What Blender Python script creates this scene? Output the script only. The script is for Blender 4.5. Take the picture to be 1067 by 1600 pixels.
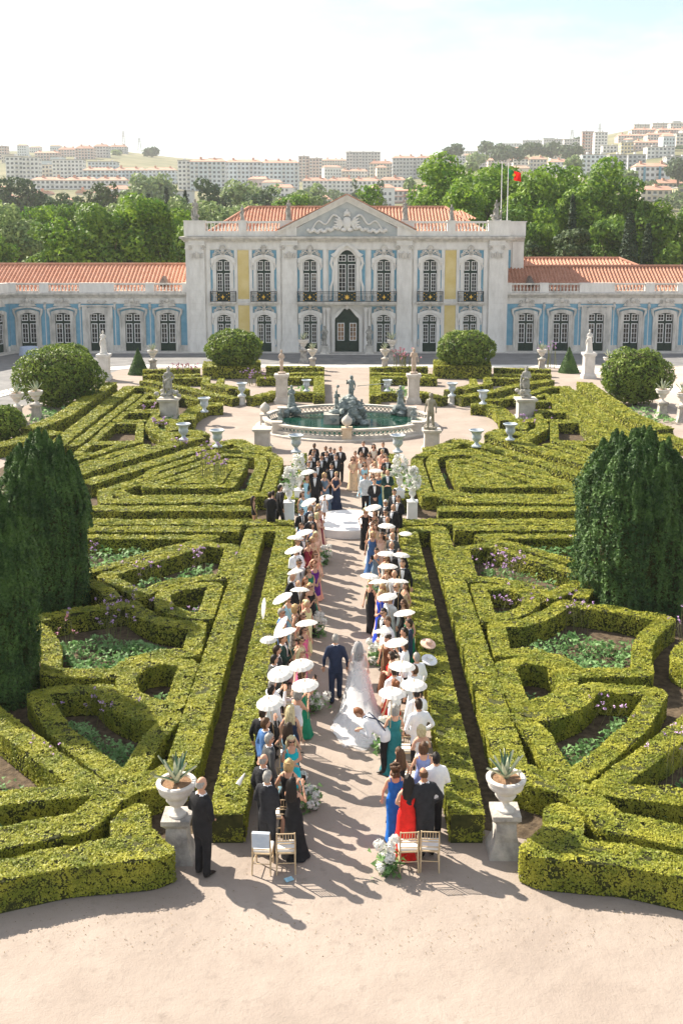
import bpy, math, random
import numpy as np
from mathutils import Vector, Matrix
# ---------------------------------------------------------------- clear, camera, sky, sun, exposure
for o in list(bpy.data.objects): bpy.data.objects.remove(o)
scn = bpy.context.scene
R = math.radians
cam = bpy.data.cameras.new('camera')
cam.sensor_fit = 'VERTICAL'; cam.sensor_height = 24.0; cam.lens = 24.0
cam.shift_y = -(800.0-627.0)/1600.0
cam.shift_x = -(542.0-533.5)/1600.0
cam.clip_start = 0.5; cam.clip_end = 12000
cam_ob = bpy.data.objects.new('camera', cam); scn.collection.objects.link(cam_ob)
cam_ob.location = (0, 0, 11.0)
cam_ob.rotation_euler = (R(90)-math.atan(0.1618), 0, 0)
scn.camera = cam_ob
scn.render.resolution_x = 682; scn.render.resolution_y = 1024

SUN_DIR = Vector((-0.79, 0.61, 0.0)).normalized()      # horizontal direction towards the sun
SUN_EL = R(38.5)
world = bpy.data.worlds.new('World'); scn.world = world; world.use_nodes = True
nt = world.node_tree; nt.nodes.clear()
sky = nt.nodes.new('ShaderNodeTexSky'); sky.sky_type = 'NISHITA'; sky.sun_disc = False
sky.sun_elevation = SUN_EL; sky.sun_rotation = math.atan2(SUN_DIR.x, SUN_DIR.y)
sky.air_density = 1.0; sky.dust_density = 0.9; sky.ozone_density = 1.0
tc = nt.nodes.new('ShaderNodeTexCoord'); mp = nt.nodes.new('ShaderNodeMapping'); mp.inputs['Scale'].default_value = (1.6, 1.6, 6.0)
nz = nt.nodes.new('ShaderNodeTexNoise'); nz.inputs['Scale'].default_value = 2.3; nz.inputs['Detail'].default_value = 9; nz.inputs['Roughness'].default_value = 0.62
rp = nt.nodes.new('ShaderNodeValToRGB'); rp.color_ramp.elements[0].position = 0.40; rp.color_ramp.elements[1].position = 0.60
mx = nt.nodes.new('ShaderNodeMix'); mx.data_type = 'RGBA'
veil = nt.nodes.new('ShaderNodeMath'); veil.operation = 'MULTIPLY_ADD'; veil.inputs[1].default_value = 0.92; veil.inputs[2].default_value = 0.06
bg = nt.nodes.new('ShaderNodeBackground'); bg.inputs['Strength'].default_value = 0.086
ow = nt.nodes.new('ShaderNodeOutputWorld')
L = nt.links.new
L(tc.outputs['Generated'], mp.inputs['Vector']); L(mp.outputs['Vector'], nz.inputs['Vector']); L(nz.outputs['Fac'], rp.inputs['Fac'])
L(rp.outputs['Color'], veil.inputs[0]); L(veil.outputs[0], mx.inputs['Factor']); L(sky.outputs['Color'], mx.inputs['A'])
mx.inputs['B'].default_value = (4.75, 4.7, 4.55, 1)           # thin bright cloud veil over the whole sky
L(mx.outputs['Result'], bg.inputs['Color']); L(bg.outputs['Background'], ow.inputs['Surface'])
sun = bpy.data.lights.new('sun', 'SUN'); sun.energy = 5.0; sun.angle = R(0.53); sun.color = (1.0, 0.90, 0.76)
sun_ob = bpy.data.objects.new('sun', sun); scn.collection.objects.link(sun_ob)
sd = Vector((SUN_DIR.x*math.cos(SUN_EL), SUN_DIR.y*math.cos(SUN_EL), math.sin(SUN_EL)))
sun_ob.rotation_euler = sd.to_track_quat('Z', 'Y').to_euler(); sun_ob.location = sd*60
vs = scn.view_settings
vs.view_transform = 'Standard'; vs.look = 'None'; vs.exposure = 1.3; vs.gamma = 1.0; vs.use_curve_mapping = False
try:
    scn.cycles.max_bounces = 6; scn.cycles.transparent_max_bounces = 8; scn.cycles.volume_bounces = 1
    scn.cycles.caustics_reflective = False; scn.cycles.caustics_refractive = False
    scn.cycles.sample_clamp_indirect = 6.0
except Exception: pass
# ---------------------------------------------------------------- helpers
COL = scn.collection
rng = np.random.default_rng(7); random.seed(7)
MATS = {}
def mat(name, c1, c2=None, scale=3.0, rough=0.8, bump=0.0, bscale=None, detail=5, metal=0.0, trans=0.0, island=0.0, spec=0.3, stretch=None, pos=(0.35, 0.65), coat=0):
    """procedural material: two colours mixed by object-space noise, optional bump, leaf translucency and per-leaf variation"""
    if name in MATS: return MATS[name]
    m = bpy.data.materials.new(name); m.use_nodes = True; t = m.node_tree; n = t.nodes; l = t.links.new
    b = n['Principled BSDF']; b.inputs['Roughness'].default_value = rough; b.inputs['Metallic'].default_value = metal
    b.inputs['Specular IOR Level'].default_value = spec
    c2 = c2 or c1
    g = n.new('ShaderNodeNewGeometry'); src = g.outputs['Position']
    if stretch:
        mpn = n.new('ShaderNodeMapping'); mpn.inputs['Scale'].default_value = stretch; l(src, mpn.inputs['Vector']); src = mpn.outputs['Vector']
    tx = n.new('ShaderNodeTexNoise'); tx.inputs['Scale'].default_value = scale; tx.inputs['Detail'].default_value = detail; tx.inputs['Roughness'].default_value = 0.6
    l(src, tx.inputs['Vector'])
    mr = n.new('ShaderNodeMapRange'); mr.inputs['From Min'].default_value = pos[0]; mr.inputs['From Max'].default_value = pos[1]
    l(tx.outputs['Fac'], mr.inputs['Value'])
    mixn = n.new('ShaderNodeMix'); mixn.data_type = 'RGBA'; mixn.inputs['A'].default_value = (*c1, 1); mixn.inputs['B'].default_value = (*c2, 1)
    fac = mr.outputs['Result']
    if island:
        ad = n.new('ShaderNodeMath'); ad.operation = 'MULTIPLY_ADD'; ad.inputs[1].default_value = island; ad.use_clamp = True
        sb = n.new('ShaderNodeMath'); sb.operation = 'SUBTRACT'; sb.inputs[1].default_value = 0.5
        l(g.outputs['Random Per Island'], sb.inputs[0]); l(sb.outputs[0], ad.inputs[0]); l(fac, ad.inputs[2]); fac = ad.outputs[0]
    l(fac, mixn.inputs['Factor']); col = mixn.outputs['Result']
    l(col, b.inputs['Base Color'])
    if bump:
        t2 = n.new('ShaderNodeTexNoise'); t2.inputs['Scale'].default_value = bscale or scale*4; t2.inputs['Detail'].default_value = 6; l(src, t2.inputs['Vector'])
        bp = n.new('ShaderNodeBump'); bp.inputs['Strength'].default_value = bump; bp.inputs['Distance'].default_value = 0.05; l(t2.outputs['Fac'], bp.inputs['Height']); l(bp.outputs['Normal'], b.inputs['Normal'])
    if trans:
        tr = n.new('ShaderNodeBsdfTranslucent'); l(col, tr.inputs['Color'])
        ms = n.new('ShaderNodeMixShader'); ms.inputs['Fac'].default_value = trans
        l(b.outputs['BSDF'], ms.inputs[1]); l(tr.outputs['BSDF'], ms.inputs[2]); l(ms.outputs['Shader'], n['Material Output'].inputs['Surface'])
    MATS[name] = m
    return m

class MB:
    """collects boxes, tubes, lathes and prisms; build() links them as one mesh object"""
    def __init__(s): s.v = []; s.f = []; s.m = []; s.mi = 0
    def add(s, vs, fs):
        k = len(s.v); s.v.extend([tuple(map(float, p)) for p in vs]); s.f.extend([tuple(i+k for i in f) for f in fs]); s.m.extend([s.mi]*len(fs)); return s
    def box(s, x0, x1, y0, y1, z0, z1, taper=0):
        t = taper
        return s.add([(x0,y0,z0),(x1,y0,z0),(x1,y1,z0),(x0,y1,z0),(x0+t,y0+t,z1),(x1-t,y0+t,z1),(x1-t,y1-t,z1),(x0+t,y1-t,z1)],
              [(3,2,1,0),(4,5,6,7),(0,1,5,4),(1,2,6,5),(2,3,7,6),(3,0,4,7)])
    def prism(s, poly, y0, y1):            # polygon in x,z extruded along y
        n = len(poly)
        return s.add([(x,y0,z) for x,z in poly]+[(x,y1,z) for x,z in poly],
              [tuple(range(n)), tuple(range(2*n-1,n-1,-1))]+[(i,i+n,(i+1)%n+n,(i+1)%n) for i in range(n)])
    def slab(s, poly, z0, z1):             # polygon in x,y extruded along z
        n = len(poly)
        return s.add([(x,y,z0) for x,y in poly]+[(x,y,z1) for x,y in poly],
              [tuple(range(n-1,-1,-1)), tuple(range(n,2*n))]+[(i,(i+1)%n,(i+1)%n+n,i+n) for i in range(n)])
    def ribbon(s, inner, outer, y0, y1):   # strip between two equal-length polylines (x,z), extruded along y
        n = len(inner); vs = []
        for y in (y0, y1):
            vs += [(x,y,z) for x,z in inner]+[(x,y,z) for x,z in outer]
        fs = []
        for i in range(n-1):
            fs += [(i,i+1,n+i+1,n+i),(3*n+i,3*n+i+1,2*n+i+1,2*n+i),(2*n+i,2*n+i+1,i+1,i),(n+i,n+i+1,3*n+i+1,3*n+i)]
        fs += [(0,n,3*n,2*n),(n-1,3*n-1,4*n-1,2*n-1)]
        return s.add(vs, fs)
    def lathe(s, prof, c=(0,0,0), n=12, sq=False, ph=0):
        vs = []; fs = []; k = len(prof)
        for r,z in prof:
            for i in range(n):
                a = 2*math.pi*(i+ph)/n; q = 1.0
                if sq: q = 1/max(abs(math.cos(a)),abs(math.sin(a)))
                vs.append((c[0]+r*q*math.cos(a), c[1]+r*q*math.sin(a), c[2]+z))
        for j in range(k-1):
            for i in range(n): fs.append((j*n+i, j*n+(i+1)%n, (j+1)*n+(i+1)%n, (j+1)*n+i))
        fs.append(tuple(range(n-1,-1,-1))); fs.append(tuple((k-1)*n+i for i in range(n)))
        return s.add(vs, fs)
    def tube(s, pts, rad, n=8, flat=1.0, up=None, closed_ends=True):
        pts = [Vector(p) for p in pts]; k = len(pts)
        rad = rad if hasattr(rad, '__len__') else [rad]*k
        vs = []; fs = []; ref = Vector(up) if up else None
        for j,p in enumerate(pts):
            d = (pts[min(j+1,k-1)]-pts[max(j-1,0)])
            d = d.normalized() if d.length > 1e-9 else Vector((0,0,1))
            if ref is None: ref = Vector((1,0,0)) if abs(d.x) < 0.8 else Vector((0,1,0))
            u = (ref - d*ref.dot(d)); u = u.normalized() if u.length > 1e-6 else d.orthogonal().normalized()
            w = d.cross(u); ref = u if not up else ref
            r = rad[j]; ra, rb = (r if hasattr(r,'__len__') else (r, r*flat))
            for i in range(n):
                a = 2*math.pi*i/n; q = p+u*(ra*math.cos(a))+w*(rb*math.sin(a)); vs.append((q.x,q.y,q.z))
        for j in range(k-1):
            for i in range(n): fs.append((j*n+i, j*n+(i+1)%n, (j+1)*n+(i+1)%n, (j+1)*n+i))
        if closed_ends: fs.append(tuple(range(n-1,-1,-1))); fs.append(tuple((k-1)*n+i for i in range(n)))
        return s.add(vs, fs)
    def ball(s, c, r, n=8, m=6):
        r = r if hasattr(r,'__len__') else (r,r,r)
        vs = [(c[0],c[1],c[2]-r[2])]; fs = []
        for j in range(1,m):
            a = math.pi*j/m
            for i in range(n):
                b = 2*math.pi*i/n; vs.append((c[0]+r[0]*math.sin(a)*math.cos(b), c[1]+r[1]*math.sin(a)*math.sin(b), c[2]-r[2]*math.cos(a)))
        vs.append((c[0],c[1],c[2]+r[2])); e = len(vs)-1
        for i in range(n): fs.append((0,1+(i+1)%n,1+i)); fs.append((e,e-n+i,e-n+(i+1)%n))
        for j in range(m-2):
            for i in range(n): fs.append((1+j*n+i,1+j*n+(i+1)%n,1+(j+1)*n+(i+1)%n,1+(j+1)*n+i))
        return s.add(vs, fs)
    def mesh(s, name, mats, smooth=False):
        me = bpy.data.meshes.new(name); me.from_pydata(s.v, [], s.f)
        for m in (mats if isinstance(mats,(list,tuple)) else [mats]): me.materials.append(m)
        if any(s.m): me.polygons.foreach_set('material_index', s.m)
        if smooth:
            me.polygons.foreach_set('use_smooth', [True]*len(s.f))
            try: me.set_sharp_from_angle(angle=R(38 if smooth is True else smooth))
            except Exception: pass
        me.update(); return me
    def build(s, name, mats, parent=None, smooth=False, loc=None, kind=None):
        return ob(name, s.mesh(name, mats, smooth), parent, loc, kind)
def ob(name, me, parent=None, loc=None, kind=None):
    o = bpy.data.objects.new(name, me); COL.objects.link(o)
    if loc is not None: o.location = loc
    if parent is not None: o.parent = parent
    if kind: o['kind'] = kind
    return o
def tag(o, label, cat, group=None):
    o['label'] = label; o['category'] = cat
    if group: o['group'] = group
    return o
def thing(name, label, cat, loc=(0,0,0), rz=0.0, group=None):
    o = bpy.data.objects.new(name, None); COL.objects.link(o); o.empty_display_size = 0.2
    o.location = loc; o.rotation_euler = (0,0,rz); return tag(o, label, cat, group)
def structure(o): o['kind'] = 'structure'; return o
def copy_tree(src, parent=None):
    c = src.copy(); COL.objects.link(c); c.parent = parent
    for ch in src.children:
        if ch.name not in COPIED: copy_tree(ch, c)
    return c
COPIED = set()
def np_mesh(name, verts, tris, mats, midx=None, smooth=False):
    """fast mesh from numpy arrays; tris is (n,k) of equal-sized faces"""
    me = bpy.data.meshes.new(name); nv = len(verts); nf, k = tris.shape
    me.vertices.add(nv); me.vertices.foreach_set('co', np.ascontiguousarray(verts, dtype=np.float32).ravel())
    me.loops.add(nf*k); me.loops.foreach_set('vertex_index', np.ascontiguousarray(tris, dtype=np.int32).ravel())
    me.polygons.add(nf); me.polygons.foreach_set('loop_start', np.arange(0, nf*k, k, dtype=np.int32))
    try: me.polygons.foreach_set('loop_total', np.full(nf, k, dtype=np.int32))
    except Exception: pass
    if midx is not None: me.polygons.foreach_set('material_index', midx.astype(np.int32))
    if smooth: me.polygons.foreach_set('use_smooth', np.ones(nf, dtype=bool))
    for m in (mats if isinstance(mats,(list,tuple)) else [mats]): me.materials.append(m)
    me.update(calc_edges=True); return me
_P = np.random.default_rng(3).permutation(4096).astype(np.int64)
_G = np.random.default_rng(4).random(4096)*2-1
def vnoise(p):
    """value noise in -1..1 for an (n,3) array"""
    i = np.floor(p).astype(np.int64); f = p-i; f = f*f*(3-2*f); r = 0
    for dx in (0,1):
        for dy in (0,1):
            for dz in (0,1):
                h = _P[(_P[(_P[(i[:,0]+dx) & 4095]+i[:,1]+dy) & 4095]+i[:,2]+dz) & 4095]
                r = r+_G[h]*(f[:,0] if dx else 1-f[:,0])*(f[:,1] if dy else 1-f[:,1])*(f[:,2] if dz else 1-f[:,2])
    return r
def leaves(pos, nrm, size, tilt=0.8, long=1.3):
    """one triangle (leaf-sized face) per point, roughly facing nrm; returns verts, tris"""
    n = len(pos); d = nrm + rng.normal(0, tilt, (n,3)); d /= np.linalg.norm(d, axis=1)[:,None]+1e-9
    a = rng.normal(0,1,(n,3)); u = np.cross(d, a); u /= np.linalg.norm(u, axis=1)[:,None]+1e-9; w = np.cross(d, u)
    s = (size*(0.65+0.7*rng.random(n)))[:,None]
    v = np.empty((n,3,3)); v[:,0] = pos-u*s*0.55-w*s*0.5; v[:,1] = pos+u*s*0.55-w*s*0.5; v[:,2] = pos+w*s*long*0.75
    return v.reshape(-1,3), np.arange(n*3).reshape(-1,3)

# materials shared across the scene
M_stone = mat('pale limestone', (0.60,0.58,0.545), (0.78,0.76,0.725), 2.4, 0.85, 0.15, 14, detail=9, stretch=(1,1,0.35), pos=(0.22,0.60))
M_stone_d = mat('weathered limestone', (0.40,0.385,0.355), (0.68,0.65,0.60), 2.2, 0.9, 0.4, 12, stretch=(1,1,0.35), pos=(0.3,0.62))
M_basin = mat('worn basin stone', (0.44,0.40,0.35), (0.60,0.56,0.50), 2.2, 0.8, 0.3, 16)
M_marble = mat('white marble', (0.58,0.56,0.53), (0.72,0.70,0.67), 2.0, 0.6, 0.1)
M_statue = mat('grey statue stone', (0.20,0.20,0.18), (0.46,0.44,0.40), 2.6, 0.85, 0.3, 18)
M_lead = mat('lead grey statue metal', (0.10,0.13,0.13), (0.30,0.34,0.33), 5.0, 0.6, 0.3, 18)
M_blue = mat('faded blue limewash', (0.13,0.33,0.47), (0.27,0.46,0.57), 1.7, 0.9, 0.1, 9, pos=(0.25,0.75))
M_yellow = mat('ochre limewash', (0.64,0.50,0.20), (0.72,0.59,0.29), 0.8, 0.9, 0.1, 9)
M_green = mat('dark green door paint', (0.008,0.028,0.02), (0.015,0.042,0.03), 3, 0.4)
M_white = mat('white paint', (0.74,0.75,0.74), (0.8,0.8,0.79), 4, 0.5)
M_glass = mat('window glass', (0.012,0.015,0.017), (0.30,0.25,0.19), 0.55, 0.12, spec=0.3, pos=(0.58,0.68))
M_iron = mat('black wrought iron', (0.02,0.025,0.025), (0.04,0.045,0.045), 6, 0.5)
M_gold = mat('gilding', (0.70,0.40,0.06), (0.85,0.55,0.12), 8, 0.35, metal=0.6)
M_tile = mat('terracotta roof tile', (0.44,0.20,0.125), (0.62,0.36,0.26), 2.2, 0.9, 0.3, 10, pos=(0.25,0.75))
M_tile_d = mat('old terracotta roof tile', (0.36,0.17,0.11), (0.52,0.28,0.20), 2.0, 0.9, 0.3, 10, pos=(0.25,0.75))
def gravel(name, c1, c2, dk):
    """packed gravel: broad tonal drift, trodden patches, grain speckle and relief"""
    m = bpy.data.materials.new(name); m.use_nodes = True; t = m.node_tree; n = t.nodes; l = t.links.new; b = n['Principled BSDF']; b.inputs['Roughness'].default_value = .95; b.inputs['Specular IOR Level'].default_value = .15
    g = n.new('ShaderNodeNewGeometry')
    def nz(sc, det, lo, hi):
        x = n.new('ShaderNodeTexNoise'); x.inputs['Scale'].default_value = sc; x.inputs['Detail'].default_value = det; x.inputs['Roughness'].default_value = .65; l(g.outputs['Position'], x.inputs['Vector'])
        r = n.new('ShaderNodeMapRange'); r.inputs['From Min'].default_value = lo; r.inputs['From Max'].default_value = hi; l(x.outputs['Fac'], r.inputs['Value']); return r.outputs['Result'], x
    def mixc(f, a, c):
        x = n.new('ShaderNodeMix'); x.data_type = 'RGBA'; l(f, x.inputs['Factor']); 
        (l(a, x.inputs['A']) if not isinstance(a, tuple) else setattr(x.inputs['A'],'default_value',(*a,1))); x.inputs['B'].default_value = (*c,1); return x.outputs['Result']
    f1,_ = nz(.45,8,.35,.65); f2,_ = nz(3.2,6,.56,.80); f3,x3 = nz(26,6,.60,.78); f4,_ = nz(60,3,.66,.8)
    col = mixc(f1,c1,c2); col = mixc(f2,col,tuple(v*.82 for v in c1)); col = mixc(f3,col,dk); col = mixc(f4,col,tuple(min(.6,v*1.35) for v in c2)); l(col,b.inputs['Base Color'])
    f5,x5 = nz(2.2,9,0,1); bp = n.new('ShaderNodeBump'); bp.inputs['Strength'].default_value = .55; bp.inputs['Distance'].default_value = .06; l(f5,bp.inputs['Height']); b2 = n.new('ShaderNodeBump'); b2.inputs['Strength'].default_value = .4; b2.inputs['Distance'].default_value = .02; l(x3.outputs['Fac'],b2.inputs['Height']); l(bp.outputs['Normal'],b2.inputs['Normal']); l(b2.outputs['Normal'],b.inputs['Normal'])
    MATS[name] = m; return m
M_sand = gravel('pale pink gravel', (0.295,0.247,0.212), (0.365,0.31,0.268), (0.235,0.195,0.165))
M_soil = mat('dark leafy soil', (0.05,0.035,0.022), (0.13,0.095,0.06), 5, 1.0, 0.6, 18, detail=8)
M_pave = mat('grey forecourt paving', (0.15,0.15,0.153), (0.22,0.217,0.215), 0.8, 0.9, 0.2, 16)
M_box = mat('box hedge leaves', (0.17,0.21,0.020), (0.42,0.41,0.048), 1.8, 0.55, trans=0.22, island=0.6, spec=0.3)
M_boxbody = mat('box hedge clipped mass', (0.030,0.040,0.007), (0.13,0.125,0.018), 14, 0.8, 0.6, 30, detail=7)
M_boxfar = mat('box hedge clipped mass, dense', (0.18,0.205,0.020), (0.42,0.39,0.05), 3.0, 0.8, 0.5, 20, detail=7)
M_boxcore = mat('box hedge shaded twigs', (0.022,0.030,0.007), (0.06,0.06,0.014), 9, 0.9)  # core colour kept near black: stands in for self-shade in leaf gaps and sides
M_yew = mat('yew foliage', (0.024,0.066,0.016), (0.10,0.19,0.042), 1.8, 0.6, trans=0.2, island=0.9)
M_ball = mat('topiary leaves', (0.06,0.12,0.017), (0.25,0.33,0.05), 1.4, 0.55, trans=0.3, island=0.9)
M_herb = mat('ground cover leaves', (0.08,0.19,0.05), (0.25,0.42,0.16), 2.0, 0.6, trans=0.35, island=1.0)
M_stem = mat('plant stems', (0.10,0.13,0.04), (0.22,0.20,0.09), 4, 0.8)
M_purple = mat('purple verbena florets', (0.42,0.24,0.52), (0.68,0.46,0.70), 6, 0.7, island=0.8)
M_pink = mat('pink flower heads', (0.55,0.20,0.30), (0.72,0.38,0.45), 6, 0.7, island=0.8)
M_wfl = mat('white petals', (0.78,0.77,0.72), (0.84,0.84,0.82), 8, 0.6, trans=0.2)
M_bark = mat('tree bark', (0.07,0.05,0.035), (0.14,0.11,0.08), 4, 0.95, 0.4)
# ---------------------------------------------------------------- ground and terrain
def hill_top(az):
    xs = [-0.50,-0.34,-0.22,-0.16,-0.05,0.07,0.14,0.22,0.29,0.34,0.5]
    vs_ = [120,122,124,114,100,112,118,136,158,164,170]
    return np.interp(az, xs, vs_)
def terrain_z(x, y):
    x = np.asarray(x, float); y = np.asarray(y, float)
    d = np.maximum(y, 1.0); az = np.arctan2(x, d)
    t = np.clip((d-320)/1080, 0, 1.0)
    back = np.clip((d-1500)/900, 0, 1)
    z = hill_top(az)*t**1.05*(1-0.25*back)
    return z - 0.12
def make_ground():
    g = MB()
    g.add([(-1140,-50,-1.5),(1140,-50,-1.5),(1140,1680,-1.5),(-1140,1680,-1.5)], [(0,1,2,3)])
    structure(g.build('ground', mat('distant dry ground', (0.16,0.15,0.08), (0.26,0.23,0.13), 0.01, 1.0)))
    # town hillside: one heightfield from behind the palace to the ridge and beyond
    ys = np.concatenate([np.linspace(112,330,14), np.linspace(360,1500,58), np.linspace(1520,1670,5)])
    us = np.linspace(-0.62,0.62,90)
    X = us[None,:]*np.maximum(ys[:,None],160); Y = np.repeat(ys[:,None],len(us),1)
    Z = terrain_z(X,Y) + np.where(Y>330, 1.2*vnoise(np.stack([X.ravel()*0.012,Y.ravel()*0.012,0*X.ravel()],1)).reshape(X.shape), 0)
    v = np.stack([X,Y,Z],-1).reshape(-1,3); nx = len(us); idx = np.arange(len(v)).reshape(len(ys),nx)
    q = np.stack([idx[:-1,:-1],idx[:-1,1:],idx[1:,1:],idx[1:,:-1]],-1).reshape(-1,4)
    m = mat('hillside grass and earth', (0.10,0.11,0.05), (0.22,0.20,0.11), 0.02, 1.0, detail=8)
    structure(ob('hillside', np_mesh('hillside', v, q, m, smooth=True)))
    # garden ground: sheets stacked 4 mm apart
    s = MB(); s.add([(-60,-20,0.0),(60,-20,0.0),(60,118,0.0),(-60,118,0.0)], [(0,1,2,3)])
    structure(s.build('garden_gravel', M_sand))
make_ground()
# ---------------------------------------------------------------- palace
def arch(x0, x1, z0, z1, rise, n=9):
    """opening outline from lower left, over a segmental arch, to lower right"""
    pts = [(x0, z0)]; cx = (x0+x1)/2; w = (x1-x0)/2
    for i in range(n):
        q = -1+2*i/(n-1); pts.append((cx+w*q, z1-rise+rise*(1-q*q)))
    pts.append((x1, z0)); return pts
def wall_with_holes(mb, x0, x1, z0, z1, holes, y0, y1):
    xs = sorted({x0,x1,*[h[0] for h in holes],*[h[1] for h in holes]}); zs = sorted({z0,z1,*[h[2] for h in holes],*[h[3] for h in holes]})
    for i in range(len(xs)-1):
        run = None
        for j in range(len(zs)-1):
            cx, cz = (xs[i]+xs[i+1])/2, (zs[j]+zs[j+1])/2
            solid = not any(h[0]<cx<h[1] and h[2]<cz<h[3] for h in holes)
            if solid: run = (run[0], zs[j+1]) if run else (zs[j], zs[j+1])
            if (not solid or j == len(zs)-2) and run: mb.box(xs[i],xs[i+1],y0,y1,run[0],run[1]); run = None
def pane_bars(g, b, x0, x1, z0, z1, nx, nz, y, fw=0.07, bw=0.034, top=None):
    """glass sheet + white frame and glazing bars; y is the face towards the viewer"""
    g.box(x0,x1,y,y+0.02,z0,z1)
    yb0, yb1 = y-0.03, y-0.002
    b.box(x0,x0+fw,yb0,yb1,z0,z1); b.box(x1-fw,x1,yb0,yb1,z0,z1); b.box(x0+fw,x1-fw,yb0+0.001,yb1,z0,z0+fw); b.box(x0+fw,x1-fw,yb0+0.001,yb1,z1-fw,z1)
    for i in range(1,nx): xx = x0+(x1-x0)*i/nx; b.box(xx-bw/2,xx+bw/2,yb0+0.006,yb1,z0+fw,z1-fw)
    for j in range(1,nz): zz = z0+(z1-z0)*j/nz; b.box(x0+fw,x1-fw,yb0+0.01,yb1,zz-bw/2,zz+bw/2)
def french_window(parent, xc, w, z0, z1, rise, y, lower, upper_h, nz=5):
    x0, x1 = xc-w/2, xc+w/2
    k = MB(); k.prism([(x,z) for x,z in arch(x0,x1,z0,z1,rise)], y, y+0.08)
    k.box(xc-0.035,xc+0.035,y-0.05,y-0.001,z0,z1-0.05)                                   # meeting stile
    zm = z1-rise*0.5-upper_h-0.1
    k.box(x0+0.02,x1-0.02,y-0.04,y-0.001,zm-0.10,zm+0.04)                               # transom
    for sx in (-1,1):                                                                   # raised lower panels
        a, b_ = sorted((xc+sx*0.12, xc+sx*(w/2-0.09))); k.box(a,b_,y-0.02,y-0.001,z0+0.12,z0+lower-0.12)
    win = k.build('window', M_green, parent)
    g = MB(); b = MB()
    for sx in (-1,1):
        a, b_ = sorted((xc+sx*0.09, xc+sx*(w/2-0.08)))
        pane_bars(g,b,a,b_,z0+lower,zm-0.16,2,nz,y-0.022)
        pane_bars(g,b,a,b_,zm+0.08,z1-rise*0.62-0.05,2,2,y-0.022)
    g.build('pane', M_glass, win); b.build('glazing_bars', M_white, win)
    return win
def scroll(mb, cx, cz, r, y, sgn, turns=1.4, tk=0.05):
    pts = []; n = 16
    for i in range(n+1):
        t = i/n; a = math.pi/2*sgn*0+t*turns*2*math.pi; rr = r*(1-0.8*t)
        pts.append((cx+sgn*rr*math.cos(a), y, cz+rr*math.sin(a)))
    mb.tube(pts, [tk*(1-0.4*i/n) for i in range(n+1)], 6)
def crest(parent, xc, z, w, y, mt, h=0.9):
    """carved shell and scrolls above a window head"""
    k = MB()
    for i in range(7):
        a = math.pi*(0.14+0.72*i/6); k.tube([(xc,y-0.08,z+h*0.35),(xc+0.26*h*math.cos(a),y-0.14,z+h*0.35+0.5*h*math.sin(a))],[0.05*h,0.10*h],6)
    k.ball((xc,y-0.12,z+h*0.32),(0.20*h,0.12,0.22*h),8,6)
    k.tube([(xc-0.22*h,y-0.1,z+0.1*h),(xc,y-0.16,z+0.02*h),(xc+0.22*h,y-0.1,z+0.1*h)],0.07*h,6)
    for sg in (-1,1):
        scroll(k, xc+sg*w*0.27, z+0.20*h, 0.24*h, y-0.09, sg); scroll(k, xc+sg*w*0.43, z-0.02*h, 0.17*h, y-0.09, -sg)
        k.tube([(xc+sg*0.2*h,y-0.1,z+0.16*h),(xc+sg*w*0.2,y-0.12,z+0.34*h),(xc+sg*w*0.36,y-0.1,z+0.16*h),(xc+sg*w*0.5,y-0.07,z-0.16*h)],[0.07*h,0.08*h,0.07*h,0.04*h],6)
    k.build('carved_crest', mt, parent, smooth=True)
def surround(parent, xc, w, z0, z1, rise, y, fw, mt, ears=True):
    k = MB(); inn = arch(xc-w/2,xc+w/2,z0,z1,rise); out = arch(xc-w/2-fw,xc+w/2+fw,z0,z1+fw*0.95,rise*1.15)
    k.ribbon(inn,out,y-0.14,y+0.12)
    inn2 = arch(xc-w/2-fw*0.35,xc+w/2+fw*0.35,z0,z1+fw*0.33,rise*1.05); out2 = arch(xc-w/2-fw*0.7,xc+w/2+fw*0.7,z0,z1+fw*0.66,rise*1.1)
    k.ribbon(inn2,out2,y-0.17,y-0.139)
    if ears:
        hd = arch(xc-w/2-fw-0.16,xc+w/2+fw+0.16,z1-rise-0.05,z1+fw+0.12,rise*1.3)
        hi = arch(xc-w/2-fw*0.6,xc+w/2+fw*0.6,z1-rise-0.05,z1+fw*0.62,rise*1.1)
        k.ribbon(hi,hd,y-0.24,y-0.171)
        for sx in (-1,1):
            xx = xc+sx*(w/2+fw+0.06); k.tube([(xx,y-0.1,z1-rise-0.05),(xx+sx*0.06,y-0.12,z1-rise-0.35),(xx-sx*0.02,y-0.1,z1-rise-0.7)],[0.10,0.08,0.04],6)
            k.tube([(xx-sx*0.02,y-0.08,z0+1.25),(xx+sx*0.05,y-0.09,z0+0.9),(xx-sx*0.01,y-0.08,z0+0.6)],[0.03,0.07,0.03],6)
    k.build('window_surround', mt, parent)
def baluster_run(parent, x0, x1, y, z0, z1, mt, step=0.34, rail=True):
    """joined run of turned balusters with their rails (each baluster is a few pixels wide)"""
    h = z1-z0; k = MB(); n = max(1,int((x1-x0)/step))
    prof = [(0.07,0.0),(0.07,0.06*h),(0.045,0.10*h),(0.095,0.34*h),(0.085,0.45*h),(0.04,0.68*h),(0.045,0.86*h),(0.075,0.92*h),(0.075,h)]
    for i in range(n): k.lathe(prof, (x0+(i+0.5)*(x1-x0)/n, y, z0), 8)
    k.build('balusters', mt, parent, smooth=True, kind='stuff')
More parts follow.
